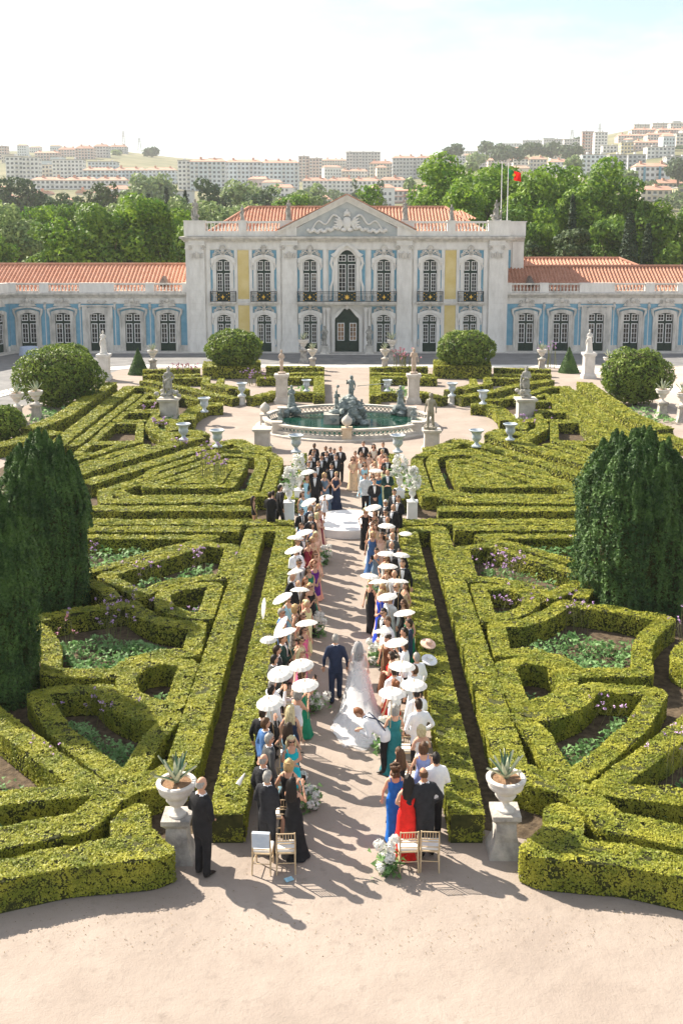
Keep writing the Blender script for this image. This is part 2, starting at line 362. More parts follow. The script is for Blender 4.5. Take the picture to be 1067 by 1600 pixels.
def tiled_slope(mb, x0, x1, y0, z0, y1, z1, hipl=0.0, hipr=0.0, pitch=0.32, course=0.42):
    """pan-and-roll clay tiles on a slope from eave (y0,z0) to ridge (y1,z1); hips shorten the ridge"""
    ln = math.hypot(y1-y0, z1-z0); nc = max(2,int(ln/course)); seg = 6
    nw = max(1,int((x1-x0)/pitch)); xs = np.linspace(x0,x1,nw*seg+1)
    prof = np.array([math.cos(2*math.pi*i/seg) for i in range(nw*seg+1)])
    nyv = -(z1-z0)/ln; nzv = (y1-y0)/ln
    vs = []; fs = []; k = len(xs)
    for j in range(nc):
        for e in (0,1):
            t = (j+e)/nc; lift = 0.07*prof+(0.035 if e == 0 else 0.0)
            lo, hi = x0+hipl*t, x1-hipr*t
            for i in range(k):
                x = min(max(xs[i],lo),hi); vs.append((x, y0+(y1-y0)*t+nyv*lift[i], z0+(z1-z0)*t+nzv*lift[i]))
    for r in range(2*nc-1):
        t = (r//2+0.5)/nc; lo, hi = x0+hipl*t-pitch, x1-hipr*t+pitch
        for i in range(k-1):
            if xs[i+1] < lo or xs[i] > hi: continue
            fs.append((r*k+i,r*k+i+1,(r+1)*k+i+1,(r+1)*k+i))
    mb.add(vs, fs)
PY = 97.5
def pilaster(parent, xc, w, y, mt, z0=0.0, ztop=10.35):
    k = MB()
    k.box(xc-w/2-0.12,xc+w/2+0.12,y-0.30,y+0.1,z0,z0+1.0); k.box(xc-w/2-0.07,xc+w/2+0.07,y-0.26,y+0.1,z0+1.001,z0+1.12)
    z = z0+1.121; n = 13; top = ztop-1.55; st = (top-z)/n
    for i in range(n): k.box(xc-w/2,xc+w/2,y-0.2-0.004*(i%2),y+0.1,z+i*st,z+(i+1)*st-0.012)
    k.box(xc-w/2+0.02,xc+w/2-0.02,y-0.17,y+0.1,z,top)
    k.box(xc-w/2-0.05,xc+w/2+0.05,y-0.25,y+0.1,top,top+0.08)
    k.box(xc-w/2+0.05,xc+w/2-0.05,y-0.19,y+0.1,top+0.081,ztop-0.25); k.box(xc-w/2-0.1,xc+w/2+0.1,y-0.3,y+0.1,ztop-0.249,ztop-0.1); k.box(xc-w/2-0.04,xc+w/2+0.04,y-0.24,y+0.1,ztop-0.099,ztop)
    p = k.build('pilaster', mt, parent)
    c = MB()
    for sx in (-1,1):
        scroll(c, xc+sx*(w/2-0.12), ztop-0.5, 0.22, y-0.26, sx, 1.3, 0.06)
        for q in range(2): c.tube([(xc+sx*(0.15+0.3*q),y-0.2,top+0.12),(xc+sx*(0.17+0.3*q),y-0.3,top+0.5),(xc+sx*(0.24+0.3*q),y-0.38,top+0.62)],[0.11,0.10,0.03],6)
    c.tube([(xc,y-0.2,top+0.12),(xc,y-0.32,top+0.6),(xc,y-0.4,top+0.75)],[0.12,0.11,0.04],6)
    c.build('capital_carving', M_stone_d, p, smooth=True)
def cornice(parent, x0, x1, y, z, mt, name='cornice', ends=True, sc=1.0):
    k = MB(); prof = [(0.0,0.0),(0.10,0.0),(0.14,0.12),(0.26,0.16),(0.26,0.24),(0.46,0.32),(0.50,0.44),(0.50,0.50),(0.0,0.56)]
    prof = [(a*sc,b*sc) for a,b in prof]; n = len(prof)
    vs = [(x0-(a if ends else 0),y-a,z+b) for a,b in prof]+[(x1+(a if ends else 0),y-a,z+b) for a,b in prof]
    if ends: vs += [(x0-a,y+4,z+b) for a,b in prof]+[(x1+a,y+4,z+b) for a,b in prof]
    fs = [(i,i+n,i+n+1,i+1) for i in range(n-1)]
    if ends: fs += [(2*n+i,i,i+1,2*n+i+1) for i in range(n-1)]+[(i+n,3*n+i,3*n+i+1,i+n+1) for i in range(n-1)]
    k.add(vs,fs); return k.build(name, mt, parent)
def balcony(parent, x0, x1, y, z, depth, golds):
    s = MB(); s.box(x0-0.05,x1+0.05,y-depth-0.05,y-0.2,z-0.12,z); s.box(x0+0.05,x1-0.05,y-depth+0.03,y-0.2,z-0.24,z-0.121)
    b = s.build('balcony_slab', M_stone_d, parent)
    k = MB(); yb = y-depth
    k.box(x0,x1,yb-0.02,yb+0.02,z+0.95,z+1.0); k.box(x0,x1,yb-0.015,yb+0.015,z+0.05,z+0.08); k.box(x0,x1,yb-0.012,yb+0.012,z+0.80,z+0.82)
    n = int((x1-x0)/0.13)
    for i in range(n+1): xx = x0+(x1-x0)*i/n; k.box(xx-0.012,xx+0.012,yb-0.011,yb+0.011,z+0.001,z+0.95)
    for i in range(int((x1-x0)/0.39)):
        xx = x0+0.2+0.39*i
        scroll(k, xx, z+0.44, 0.15, yb, 1 if i%2 else -1, 1.2, 0.015)
    for sx in (x0,x1):
        k.box(sx-0.015,sx+0.015,yb+0.02,y-0.2,z+0.95,z+1.0); 
        for j in range(1,int(depth/0.13)): k.box(sx-0.011,sx+0.011,yb+0.13*j-0.011,yb+0.13*j+0.011,z+0.001,z+0.95)
    k.build('balcony_railing', M_iron, b)
    g = MB()
    for xc, w, big in golds:
        g.prism([(xc+(0.30 if big else 0.2)*(1 if i%2==0 else 0.38)*math.cos(math.pi*i/(8 if big else 4)),z+0.47+(0.30 if big else 0.26)*(1 if i%2==0 else 0.38)*math.sin(math.pi*i/(8 if big else 4))) for i in range(16 if big else 8)],yb-0.05,yb-0.022)
        for sx in (-1,1):
            for q,(dx,dz) in enumerate([(0.62,0.15),(0.62,0.5),(0.62,0.82),(0.4,0.28),(0.4,0.7)]): g.ball((xc+sx*w/2*dx*1.35,yb-0.03,z+dz),(0.045,0.02,0.045),6,4)
    g.build('gilt_ornament', M_gold, b)

def make_pavilion():
    t = thing('palace_pavilion', 'two-storey stone central pavilion with pediment, blue and yellow panels', 'palace')
    up = [-11.67,-7.84,-3.48,3.48,7.84,11.67]
    holes = [(x-0.69,x+0.69,4.82,8.85) for x in up]+[(x-0.69,x+0.69,0.02,3.63) for x in up]+[(-0.89,0.89,4.82,9.75),(-1.15,1.15,0.02,4.25)]
    k = MB(); wall_with_holes(k,-15.2,15.2,0.0,10.40,holes,PY,PY+0.5)
    k.box(-15.2,-14.7,PY+0.5,PY+16,0,10.4); k.box(14.7,15.2,PY+0.5,PY+16,0,10.4); k.box(-14.7,14.7,PY+15.5,PY+16,0,10.4); k.box(-14.7,14.7,PY+0.5,PY+15.5,10.2,10.4)
    k.box(-14.7,14.7,PY+0.5,PY+15.5,4.3,4.6)
    k.build('wall', M_stone, t)
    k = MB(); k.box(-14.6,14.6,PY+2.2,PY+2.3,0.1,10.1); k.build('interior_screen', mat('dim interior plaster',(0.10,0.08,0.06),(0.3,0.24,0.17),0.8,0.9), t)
    # plinth steps
    k = MB(); k.box(-16.2,16.2,PY-1.1,PY-0.001,-0.2,-0.001+0.02); k.box(-16.6,16.6,PY-1.6,PY-1.101,-0.25,-0.05+0.0)
    k.box(-3.2,3.2,PY-2.3,PY-1.601,-0.3,-0.02+0.05); k.build('plinth_steps', M_stone_d, t)
    # painted panels
    def panel(nm, x0,x1,z0,z1,holes_,m,d=0.03):
        p = MB(); wall_with_holes(p,x0,x1,z0,z1,holes_,PY-d,PY-0.002); p.build(nm,m,t)
    for x in up:
        panel('blue_panel',x-1.19,x+1.19,4.85,9.64,[(x-0.75,x+0.75,4.85,8.9)],M_blue); panel('blue_panel',x-1.12,x+1.12,0.55,4.35,[(x-0.75,x+0.75,0.55,3.7)],M_blue)
    panel('blue_panel',-1.72,1.72,4.85,9.64,[(-1.0,1.0,4.85,9.64)],M_blue)
    for x in (-9.77,9.77):
        panel('yellow_panel',x-0.53,x+0.53,5.06,9.64,[],M_yellow); panel('yellow_panel',x-0.53,x+0.53,0.5,4.45,[],M_yellow)
        p = MB()
        for sx in (-1,1):
            p.box(x+sx*0.70-0.15,x+sx*0.70+0.15,PY-0.09,PY-0.001,0.0,10.3)
        p.build('wall_strip', M_stone, t)
    for x in up:
        french_window(t,x,1.38,4.82,8.85,0.30,PY+0.22,0.95,0.95,5); surround(t,x,1.30,4.82,8.80,0.30,PY,0.33,M_stone); crest(t,x,9.22,1.9,PY-0.10,M_stone_d,1.05)
        french_window(t,x,1.38,0.02,3.63,0.26,PY+0.22,0.85,0.55,5); surround(t,x,1.30,0.02,3.58,0.26,PY,0.33,M_stone); crest(t,x,3.98,1.9,PY-0.10,M_stone_d,0.75)
    # central window and doorway
    w = french_window(t,0,1.78,4.82,9.72,0.75,PY+0.22,0.95,0.75,6); surround(t,0,1.70,4.82,9.66,0.75,PY,0.42,M_stone,False)
    k = MB(); o = [(-1.55,9.25),(-1.2,9.42),(-0.85,9.85),(-0.4,10.12),(0,10.38),(0.4,10.12),(0.85,9.85),(1.2,9.42),(1.55,9.25)]; i_ = [(x*0.8,z-0.28) for x,z in o]
    k.ribbon(i_,o,PY-0.34,PY-0.15)
    for sx in (-1,1):
        k.tube([(sx*1.35,PY-0.15,9.0),(sx*1.5,PY-0.18,8.4),(sx*1.28,PY-0.15,7.8),(sx*1.34,PY-0.15,6.8),(sx*1.5,PY-0.16,6.2),(sx*1.55,PY-0.12,5.0)],[0.16,0.14,0.12,0.09,0.14,0.1],6)
    k.build('window_hood', M_stone, t)
    d = MB(); dp = [(-1.15,0.02),(-1.15,3.0)]+[(-1.15+0.2*(1-math.cos(a))+0.0, 3.0+0.35*math.sin(a)) for a in np.linspace(0.3,1.57,4)]+[(-0.6,3.75),(-0.3,4.12),(0,4.25)]
    full = dp+[(-x,z) for x,z in reversed(dp[:-1])]
    d.prism(full,PY+0.2,PY+0.3); d.box(-0.03,0.03,PY+0.16,PY+0.199,0.02,4.2); d.box(-1.1,1.1,PY+0.165,PY+0.199,3.0,3.08)
    for sx in (-1,1):
        a,b_ = sorted((sx*0.15,sx*1.0)); d.box(a,b_,PY+0.17,PY+0.199,0.15,0.9)
    door = d.build('entrance_door', M_green, t)
    for sx in (-1,1):
        sp_ = [(sx*-x*-1 if False else sx*abs(x),z) for x,z in dp[1:]]+[(0.0,4.26),(sx*1.16,4.26)]; q = MB(); q.prism(sp_ if sx < 0 else sp_[::-1],PY+0.04,PY+0.19); q.build('door_spandrel', M_stone, t)
    g = MB(); b = MB()
    for sx in (-1,1):
        a,b_ = sorted((sx*0.24,sx*0.92)); pane_bars(g,b,a,b_,1.08,2.78,2,4,PY+0.175,0.07)
    g.build('pane', mat('warm window glass',(0.30,0.17,0.09),(0.05,0.04,0.03),1.4,0.08,spec=0.8), door); b.build('glazing_bars', M_white, door)
    k = MB(); oo = [(x*1.28+(0),z) if z<3.0 else (x*1.28,z+0.22) for x,z in full]; k.ribbon(full,oo,PY-0.2,PY+0.15)
    k.ball((0,PY-0.25,4.35),(0.2,0.15,0.3),8,6); k.build('door_surround', M_stone, t)
    for sx in (-1,1):
        for xx in (1.78,2.12):
            c = MB(); c.lathe([(0.21,0),(0.21,0.18),(0.17,0.24),(0.155,2.0),(0.135,3.35),(0.19,3.42),(0.24,3.75),(0.25,3.85)],(sx*xx,PY-0.30-0.12*(xx<2),0.45),10); c.box(sx*xx-0.24,sx*xx+0.24,PY-0.66,PY-0.001,-0.0,0.449)
            c.build('doorway_column', M_stone, t, smooth=True)
    # balconies
    for x in (-11.67,-7.84,7.84,11.67): balcony(t,x-1.2,x+1.2,PY,4.82,0.65,[(x,1.38,False)])
    balcony(t,-4.66,4.66,PY,4.82,0.95,[(-3.48,1.38,False),(0,1.7,True),(3.48,1.38,False)])
    # pilasters, string course, frieze, cornice
    for x in (-14.1,-5.4,5.4,14.1): pilaster(t,x,1.42,PY-0.05,M_stone)
    for x in (-13.05,13.05,-6.45,6.45,-2.05,2.05):
        k = MB(); k.box(x-0.18,x+0.18,PY-0.10,PY-0.001,(0.0 if abs(x)>3 else 4.9),10.3); k.build('wall_strip', M_stone, t)
    for a,b_ in ((-13.2,-6.2),(6.2,13.2)):
        k = MB(); k.box(a,b_,PY-0.16,PY-0.101,4.55,4.70); k.box(a,b_,PY-0.22,PY-0.101,4.701,4.79); k.build('string_course', M_stone, t)
    k = MB(); k.box(-15.25,15.25,PY-0.12,PY+0.45,9.72,9.86); k.box(-15.2,15.2,PY-0.08,PY+0.45,9.861,10.40)
    for x in (-14.1,-5.4,5.4,14.1): k.box(x-0.76,x+0.76,PY-0.30,PY-0.121,10.36,10.55)
    k.build('frieze', M_stone, t)
    cornice(t,-15.2,15.2,PY-0.1,10.40,M_stone_d)
    # attic balustrade
    for a,b_ in ((-13.25,-10.15),(-9.4,-6.3),(6.3,9.4),(10.15,13.25)):
        baluster_run(t,a,b_,PY-0.05,11.42,12.15,M_stone)
        k = MB(); k.box(a,b_,PY-0.25,PY+0.15,10.97,11.42); k.box(a,b_,PY-0.22,PY+0.12,12.15,12.34); k.build('balustrade_rail', M_stone, t)
    k = MB()
    for x,w_ in ((-14.25,1.0),(14.25,1.0),(-9.78,0.38),(9.78,0.38),(-5.5,0.8),(5.5,0.8)):
        k = MB(); k.box(x-w_,x+w_,PY-0.32,PY+0.4,10.965,12.3); k.box(x-w_-0.05,x+w_+0.05,PY-0.37,PY+0.45,12.301,12.40); k.box(x-w_*0.8,x+w_*0.8,PY-0.34,PY-0.319,11.2,12.1); k.build('balustrade_pier', M_stone, t)
    for sx in (-1,1): k = MB(); k.box(min(sx*14.4,sx*15.3),max(sx*14.4,sx*15.3),PY+0.5,PY+5,10.965,12.35); k.build('parapet_wall', M_stone, t)
    # pediment
    k = MB(); k.prism([(-6.0,10.97),(6.0,10.97),(0,14.35)],PY-0.15,PY+1.5); ped = k.build('pediment', mat('blue-grey tympanum plaster',(0.40,0.43,0.44),(0.52,0.54,0.53),1.2,0.9), t)
    k = MB()
    for sx in (-1,1):
        for a,b_,dy in ((0.0,0.22,0.30),(0.221,0.40,0.45),(0.401,0.56,0.62)):
            q = [(sx*6.45,10.90+a),(0,14.12+a*1.12),(0,14.12+b_*1.12),(sx*6.45,10.90+b_)]
            k.prism(q if sx>0 else q[::-1],PY-dy,PY+1.4)
    k.build('raking_cornice', M_stone, ped)
    k = MB()
    for sx in (-1,1):
        for i in range(17):
            a = i/17; b_ = (i+0.96)/17; p0 = (sx*6.5*(1-a),11.50+3.26*a); p1 = (sx*6.5*(1-b_),11.50+3.26*b_); q = [p0,p1,(p1[0],p1[1]+0.09),(p0[0],p0[1]+0.12)]
            k.prism(q if sx>0 else q[::-1],PY-0.72,PY+1.6)
    k.build('ridge_tiles', M_tile, ped)
    c = MB(); y = PY-0.2
    c.ball((0,y-0.1,12.15),(0.42,0.22,0.62),10,8); c.ball((0,y-0.14,13.05),(0.30,0.2,0.24),8,6); c.tube([(-0.3,y-0.1,12.85),(0,y-0.2,12.95),(0.3,y-0.1,12.85)],0.09,6); c.ball((0,y-0.18,13.32),(0.1,0.1,0.12),6,5)
    for sx in (-1,1):
        for i in range(6):
            a = 0.5+0.42*i; c.tube([(sx*0.4,y-0.05,12.1),(sx*(0.5+0.42*math.sin(a)),y-0.15,12.1+0.55*math.cos(a)),(sx*(0.6+0.62*math.sin(a)),y-0.05,12.15+0.75*math.cos(a))],[0.10,0.13,0.05],6)
        for i in range(16):
            f_ = i/15; c.ball((sx*(1.0+2.6*f_),y-0.1-0.06*math.sin(i*2.1),11.72-0.28*math.sin(f_*3)*0.6-0.22*f_+0.1*math.sin(i*1.7)),(0.19,0.16,0.17),7,5)
        pts = [(sx*(0.9+2.5*f_),y-0.08,12.75-0.95*f_+0.28*math.sin(f_*11)) for f_ in np.linspace(0,1,20)]
        c.tube(pts,[0.11-0.05*f_ for f_ in np.linspace(0,1,20)],6)
        c.ball((sx*0.3,y-0.1,11.55),(0.3,0.15,0.2),7,5)
    c.build('coat_of_arms', M_stone, ped, smooth=True)
    # tiled hip roof
    k = MB(); tiled_slope(k,-13.2,13.2,PY+0.55,11.25,PY+6.0,13.75,3.5,3.5); tiled_slope(k,-13.2,13.2,PY+11.4,11.25,PY+6.0,13.75,3.5,3.5)
    k.add([(-13.2,PY+0.55,11.25),(-13.2,PY+11.4,11.25),(-9.7,PY+6,13.75)],[(0,2,1)]); k.add([(13.2,PY+0.55,11.25),(13.2,PY+11.4,11.25),(9.7,PY+6,13.75)],[(0,1,2)])
    for sx in (-1,1): k.tube([(sx*13.2,PY+0.55,11.3),(sx*9.7,PY+6.0,13.82)],0.13,6)
    k.tube([(-9.7,PY+6,13.82),(9.7,PY+6,13.82)],0.13,6)
    k.build('tiled_roof', M_tile, t)
    k = MB(); tiled_slope(k,9.6,12.6,PY+4,12.6,PY+7,13.45,1.2,1.2); k.build('tiled_roof', M_tile, t)
make_pavilion()
def make_side_bay():
    t = thing('palace_side_bay','set-back stone bay with a blue panel behind the right pavilion corner','palace bay'); Y1 = PY+5.0
    k = MB(); k.box(15.21,17.5,Y1,Y1+10,0,10.4); k.build('wall', M_stone, t); k = MB(); k.box(15.5,16.2,Y1-.03,Y1-.002,6.5,9.6); k.build('blue_panel', M_blue, t)
    k = MB(); k.box(16.35,17.45,Y1-.14,Y1-.002,0,10.38); k.build('pilaster', M_stone, t); cornice(t,15.25,17.5,Y1-.1,10.4,M_stone_d,ends=False)
    k = MB(); k.box(15.31,17.6,Y1-.2,Y1+4,10.97,12.3); k.box(15.31,17.7,Y1-.26,Y1+4.1,12.301,12.4); k.build('parapet_wall', M_stone, t)
make_side_bay()

def make_wing(side):
    s = side; nm = 'left' if s < 0 else 'right'
    t = thing('palace_wing', ('long single-storey blue wing left of the central pavilion with tiled roof' if s<0 else 'long single-storey blue wing right of the central pavilion with double tiled roof'), 'palace wing')
    Y0 = PY+0.7; xa, xb = 15.21, (32.3 if s<0 else 42.0)
    doors = [17.15,20.5,23.85,27.2,30.5]+([33.85,37.2] if s>0 else [])
    X = lambda a,b: (min(s*a,s*b),max(s*a,s*b))
    holes = [(s*d-0.78,s*d+0.78,0.02,3.75) for d in doors]
    k = MB(); wall_with_holes(k,*X(xa,xb),0.0,5.12,holes,Y0,Y0+0.5); k.box(*X(xa,xb),Y0+11.5,Y0+12,0,5.12); k.box(*X(xb-0.4,xb),Y0+0.5,Y0+11.5,0,5.12); k.box(*X(xa,xb-0.4),Y0+0.5,Y0+11.5,4.9,5.1)
    k.build('wall', M_stone, t)
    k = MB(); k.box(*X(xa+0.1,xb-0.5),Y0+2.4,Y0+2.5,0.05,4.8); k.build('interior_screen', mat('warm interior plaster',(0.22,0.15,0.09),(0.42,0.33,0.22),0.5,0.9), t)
    k = MB(); k.box(*X(xa,xb),Y0-1.9,Y0-0.001,-0.2,0.012); k.box(*X(xa,xb),Y0-2.4,Y0-1.901,-0.25,-0.06+0.0); k.build('plinth_steps', M_stone_d, t)
    edges = [xa]+[ (doors[i]+doors[i+1])/2 for i in range(len(doors)-1)]+[xb]
    for i,d in enumerate(doors):
        mid = (i%5 == 2); xc = s*d
        french_window(t,xc,1.56,0.02,3.75,0.20,Y0+0.2,0.78,0.72,4)
        surround(t,xc,1.48,0.02,3.70,0.20,Y0,0.34 if not mid else 0.62,M_stone_d,False)
        p = MB(); e0,e1 = X(edges[i]+0.05,edges[i+1]-0.05); wall_with_holes(p,e0,e1,0.5,4.55,[(xc-0.85,xc+0.85,0.5,3.9)],Y0-0.03,Y0-0.002)
        p.build('blue_panel', M_blue, t)
        k = MB()
        if mid:
            k.box(xc-1.45,xc-0.95,Y0-0.16,Y0-0.031,0.0,4.3); k.box(xc+0.95,xc+1.45,Y0-0.16,Y0-0.031,0.0,4.3); k.box(xc-1.55,xc+1.55,Y0-0.24,Y0-0.031,4.301,4.45)
            k.tube([(xc-0.9,Y0-0.2,4.85),(xc-0.45,Y0-0.25,4.6),(xc,Y0-0.22,4.85),(xc+0.45,Y0-0.25,4.6),(xc+0.9,Y0-0.2,4.85)],0.09,6)
        else:
            for sx in (-1,1):
                xx = xc+sx*1.22
                k.tube([(xx-sx*0.1,Y0-0.12,4.05),(xx+sx*0.12,Y0-0.16,4.0),(xx+sx*0.10,Y0-0.16,3.75),(xx-sx*0.05,Y0-0.13,3.3),(xx-sx*0.06,Y0-0.12,0.4)],[0.12,0.15,0.13,0.09,0.10],7)
            out = arch(xc-1.3,xc+1.3,3.95,4.35,0.22); inn = arch(xc-1.15,xc+1.15,3.95,4.18,0.20); k.ribbon(inn,out,Y0-0.3,Y0-0.031)
            tr = [(xc-0.85,4.36),(xc-0.55,4.75),(xc-0.2,4.85),(xc,5.1),(xc+0.2,4.85),(xc+0.55,4.75),(xc+0.85,4.36)]; k.prism(tr,Y0-0.2,Y0-0.031)
            for sx in (-1,1): scroll(k,xc+sx*0.5,4.75,0.2,Y0-0.26,sx,1.3,0.06)
            k.ball((xc,Y0-0.25,4.9),(0.2,0.14,0.25),8,6)
        k.build('door_pediment', M_stone_d, t, smooth=True)
    for e in edges[1:-1]:
        k = MB(); k.box(s*e-0.1,s*e+0.1,Y0-0.1,Y0-0.031,4.0,4.7); k.ball((s*e,Y0-0.15,4.35),(0.16,0.12,0.2),7,5); k.build('wall_bracket', M_stone_d, t)
    k = MB(); k.box(*X(xa,xb),Y0-0.1,Y0-0.001,4.62,5.12); k.build('frieze', M_stone, t)
    k = MB(); wall_with_holes(k,*X(xa,xb),0.02,0.5,[(s*d-0.80,s*d+0.80,0.0,0.6) for d in doors],Y0-0.08,Y0-0.0311); k.build('dado', M_stone_d, t)
    cornice(t,*X(xa,xb),Y0-0.08,5.12,M_stone_d,ends=False,sc=0.95)
    runs = [(15.7,18.35),(19.2,22.15),(25.5,28.4),(29.3,31.5)]+([(34.0,36.6),(37.4,40.6)] if s>0 else [])
    pr = MB(); rl = MB(); cur = xa
    for a,b_ in runs:
        baluster_run(t,*X(a,b_),Y0-0.02,5.78,6.38,M_stone if s<0 else M_stone_d,0.32)
        rl = MB(); rl.box(*X(a,b_),Y0-0.22,Y0+0.15,5.64,5.78); rl.build('balustrade_rail', M_stone_d, t); rl = MB(); rl.box(*X(a,b_),Y0-0.2,Y0+0.13,6.38,6.53); rl.build('balustrade_rail', M_stone_d, t)
        pr = MB(); pr.box(*X(cur,a),Y0-0.24,Y0+0.18,5.64,6.50); pr.box(*X(cur,a),Y0-0.28,Y0+0.2,6.499,6.56); pr.build('balustrade_pier', M_stone, t); cur = b_
    pr = MB(); pr.box(*X(cur,xb),Y0-0.24,Y0+0.18,5.64,6.50); pr.box(*X(cur,xb),Y0-0.28,Y0+0.2,6.501,6.56)
    pr.build('balustrade_pier', M_stone, t)
    k = MB()
    if s < 0:
        tiled_slope(k,-38,-15.25,Y0+0.35,5.66,Y0+5.4,8.12,0,0,0.37); tiled_slope(k,-38,-15.25,Y0+10.2,6.35,Y0+5.4,8.12,0,0,0.37); k.tube([(-38,Y0+5.4,8.20),(-15.25,Y0+5.4,8.20)],0.14,6)
    else:
        tiled_slope(k,15.25,42,Y0+0.35,5.66,Y0+4.5,7.95,0,0,0.34); tiled_slope(k,15.25,42,Y0+8.4,6.35,Y0+4.5,7.95,0,0,0.34); k.tube([(15.25,Y0+4.5,8.03),(42,Y0+4.5,8.03)],0.14,6)
    k.build('tiled_roof', M_tile if s<0 else M_tile_d, t)
    if s > 0:
        k = MB(); tiled_slope(k,15.3,32.5,Y0+9.5,7.0,Y0+13.5,8.55,0,3.2,0.38); k.tube([(15.3,Y0+13.5,8.63),(29.3,Y0+13.5,8.63)],0.14,6); k.tube([(29.3,Y0+13.5,8.63),(32.5,Y0+9.5,7.1)],0.14,6); k.box(15.3,32.4,Y0+9.7,Y0+15,5,7.0); k.build('rear_tiled_roof', M_tile, t)
    k = MB(); xd = s*17.7; k.prism([(xd-0.42,6.3),(xd+0.42,6.3),(xd,7.15)],Y0+1.0,Y0+2.6); k.build('roof_dormer', mat('dark roof vent slate',(0.14,0.12,0.11),(0.24,0.2,0.18),5,0.9), t)
    return t
make_wing(-1); make_wing(1)
def make_side_wing():
    """short angled wing that returns towards the garden at the far left"""
    t = thing('palace_return_wing','angled blue wing returning towards the garden beyond the left wing','palace wing',(-32.3-0.276*14,PY+0.7-0.961*14,0),R(74))
    # local x runs along the wall, local -y faces the court
    k = MB(); ln = 14; ds = [12.3,8.9,5.4]; wall_with_holes(k,0.02,ln,0,5.12,[(d-0.78,d+0.78,0.02,3.75) for d in ds],0.0,0.5); k.box(0.3,ln,4.0,4.4,0,5.12); k.build('wall', M_stone, t)
    for i,d in enumerate(ds):
        french_window(t,d,1.56,0.02,3.75,0.2,0.2,0.78,0.72,4); surround(t,d,1.48,0.02,3.7,0.2,0.0,0.34,M_stone_d,False)
        p = MB(); wall_with_holes(p,d-1.5,d+1.7,0.5,4.55,[(d-0.85,d+0.85,0.5,3.9)],-0.03,-0.002); p.build('blue_panel' if i==0 else 'yellow_panel', M_blue if i==0 else M_yellow, t)
        k = MB(); tr = [(d-0.85,4.36),(d-0.5,4.75),(d,5.1),(d+0.5,4.75),(d+0.85,4.36)]; k.prism(tr,-0.25,-0.031); k.build('door_pediment', M_stone_d, t)
    cornice(t,0.0,ln,-0.08,5.12,M_stone_d,ends=False,sc=0.95)
    k = MB(); k.box(0,ln,-0.24,0.18,5.64,6.5); k.box(-0.1,ln,-0.28,0.2,6.501,6.56); k.build('balustrade_pier', M_stone, t)
    k = MB(); k.box(0,ln,-0.1,-0.001,4.62,5.12); k.build('frieze', M_stone, t)
    k = MB(); k.box(-0.3,ln,-1.5,-0.001,-0.2,0.015); k.build('plinth_steps', M_stone_d, t)
make_side_wing()
# forecourt paving and its low kerb steps towards the garden
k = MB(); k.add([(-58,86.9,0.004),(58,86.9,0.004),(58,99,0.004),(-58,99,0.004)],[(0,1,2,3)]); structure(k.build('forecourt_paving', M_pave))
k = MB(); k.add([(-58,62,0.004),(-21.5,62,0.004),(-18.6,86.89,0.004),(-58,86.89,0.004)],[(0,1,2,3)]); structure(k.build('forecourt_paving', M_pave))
k = MB(); k.add([(21.5,62,0.004),(58,62,0.004),(58,86.89,0.004),(18.6,86.89,0.004)],[(0,1,2,3)]); structure(k.build('forecourt_paving', mat('sunny court gravel',(0.42,0.35,0.30),(0.5,0.42,0.36),0.8,0.95,0.2,20)))  # right court gravel coloured brighter than the garden's, sunlight put into its tone
k = MB()
for a,b,z in ((86.3,86.9,0.10),(85.6,86.3,0.05)):
    k.box(-17.5,17.5,a,b-0.002,-0.1,z)
structure(k.build('forecourt_kerb', M_stone))
for sx in (-1,1):
    k = MB()
    for q,(d,z) in enumerate(((0,0.10),(0.7,0.05))):
        p = [(sx*(17.6-0*d),86.9-d*0.9),(sx*19.2,86.9-d*0.9-1.2),(sx*20.6,85.2-d),(sx*(27.5),62),(sx*(26.9-d),62),(sx*(19.9-d*0.6),84.6-d),(sx*(18.6),85.1-d),(sx*17.6,86.3-d)]
        k.slab(p if sx>0 else p[::-1],-0.1,z-0.003*q)
    structure(k.build('forecourt_kerb', M_stone))
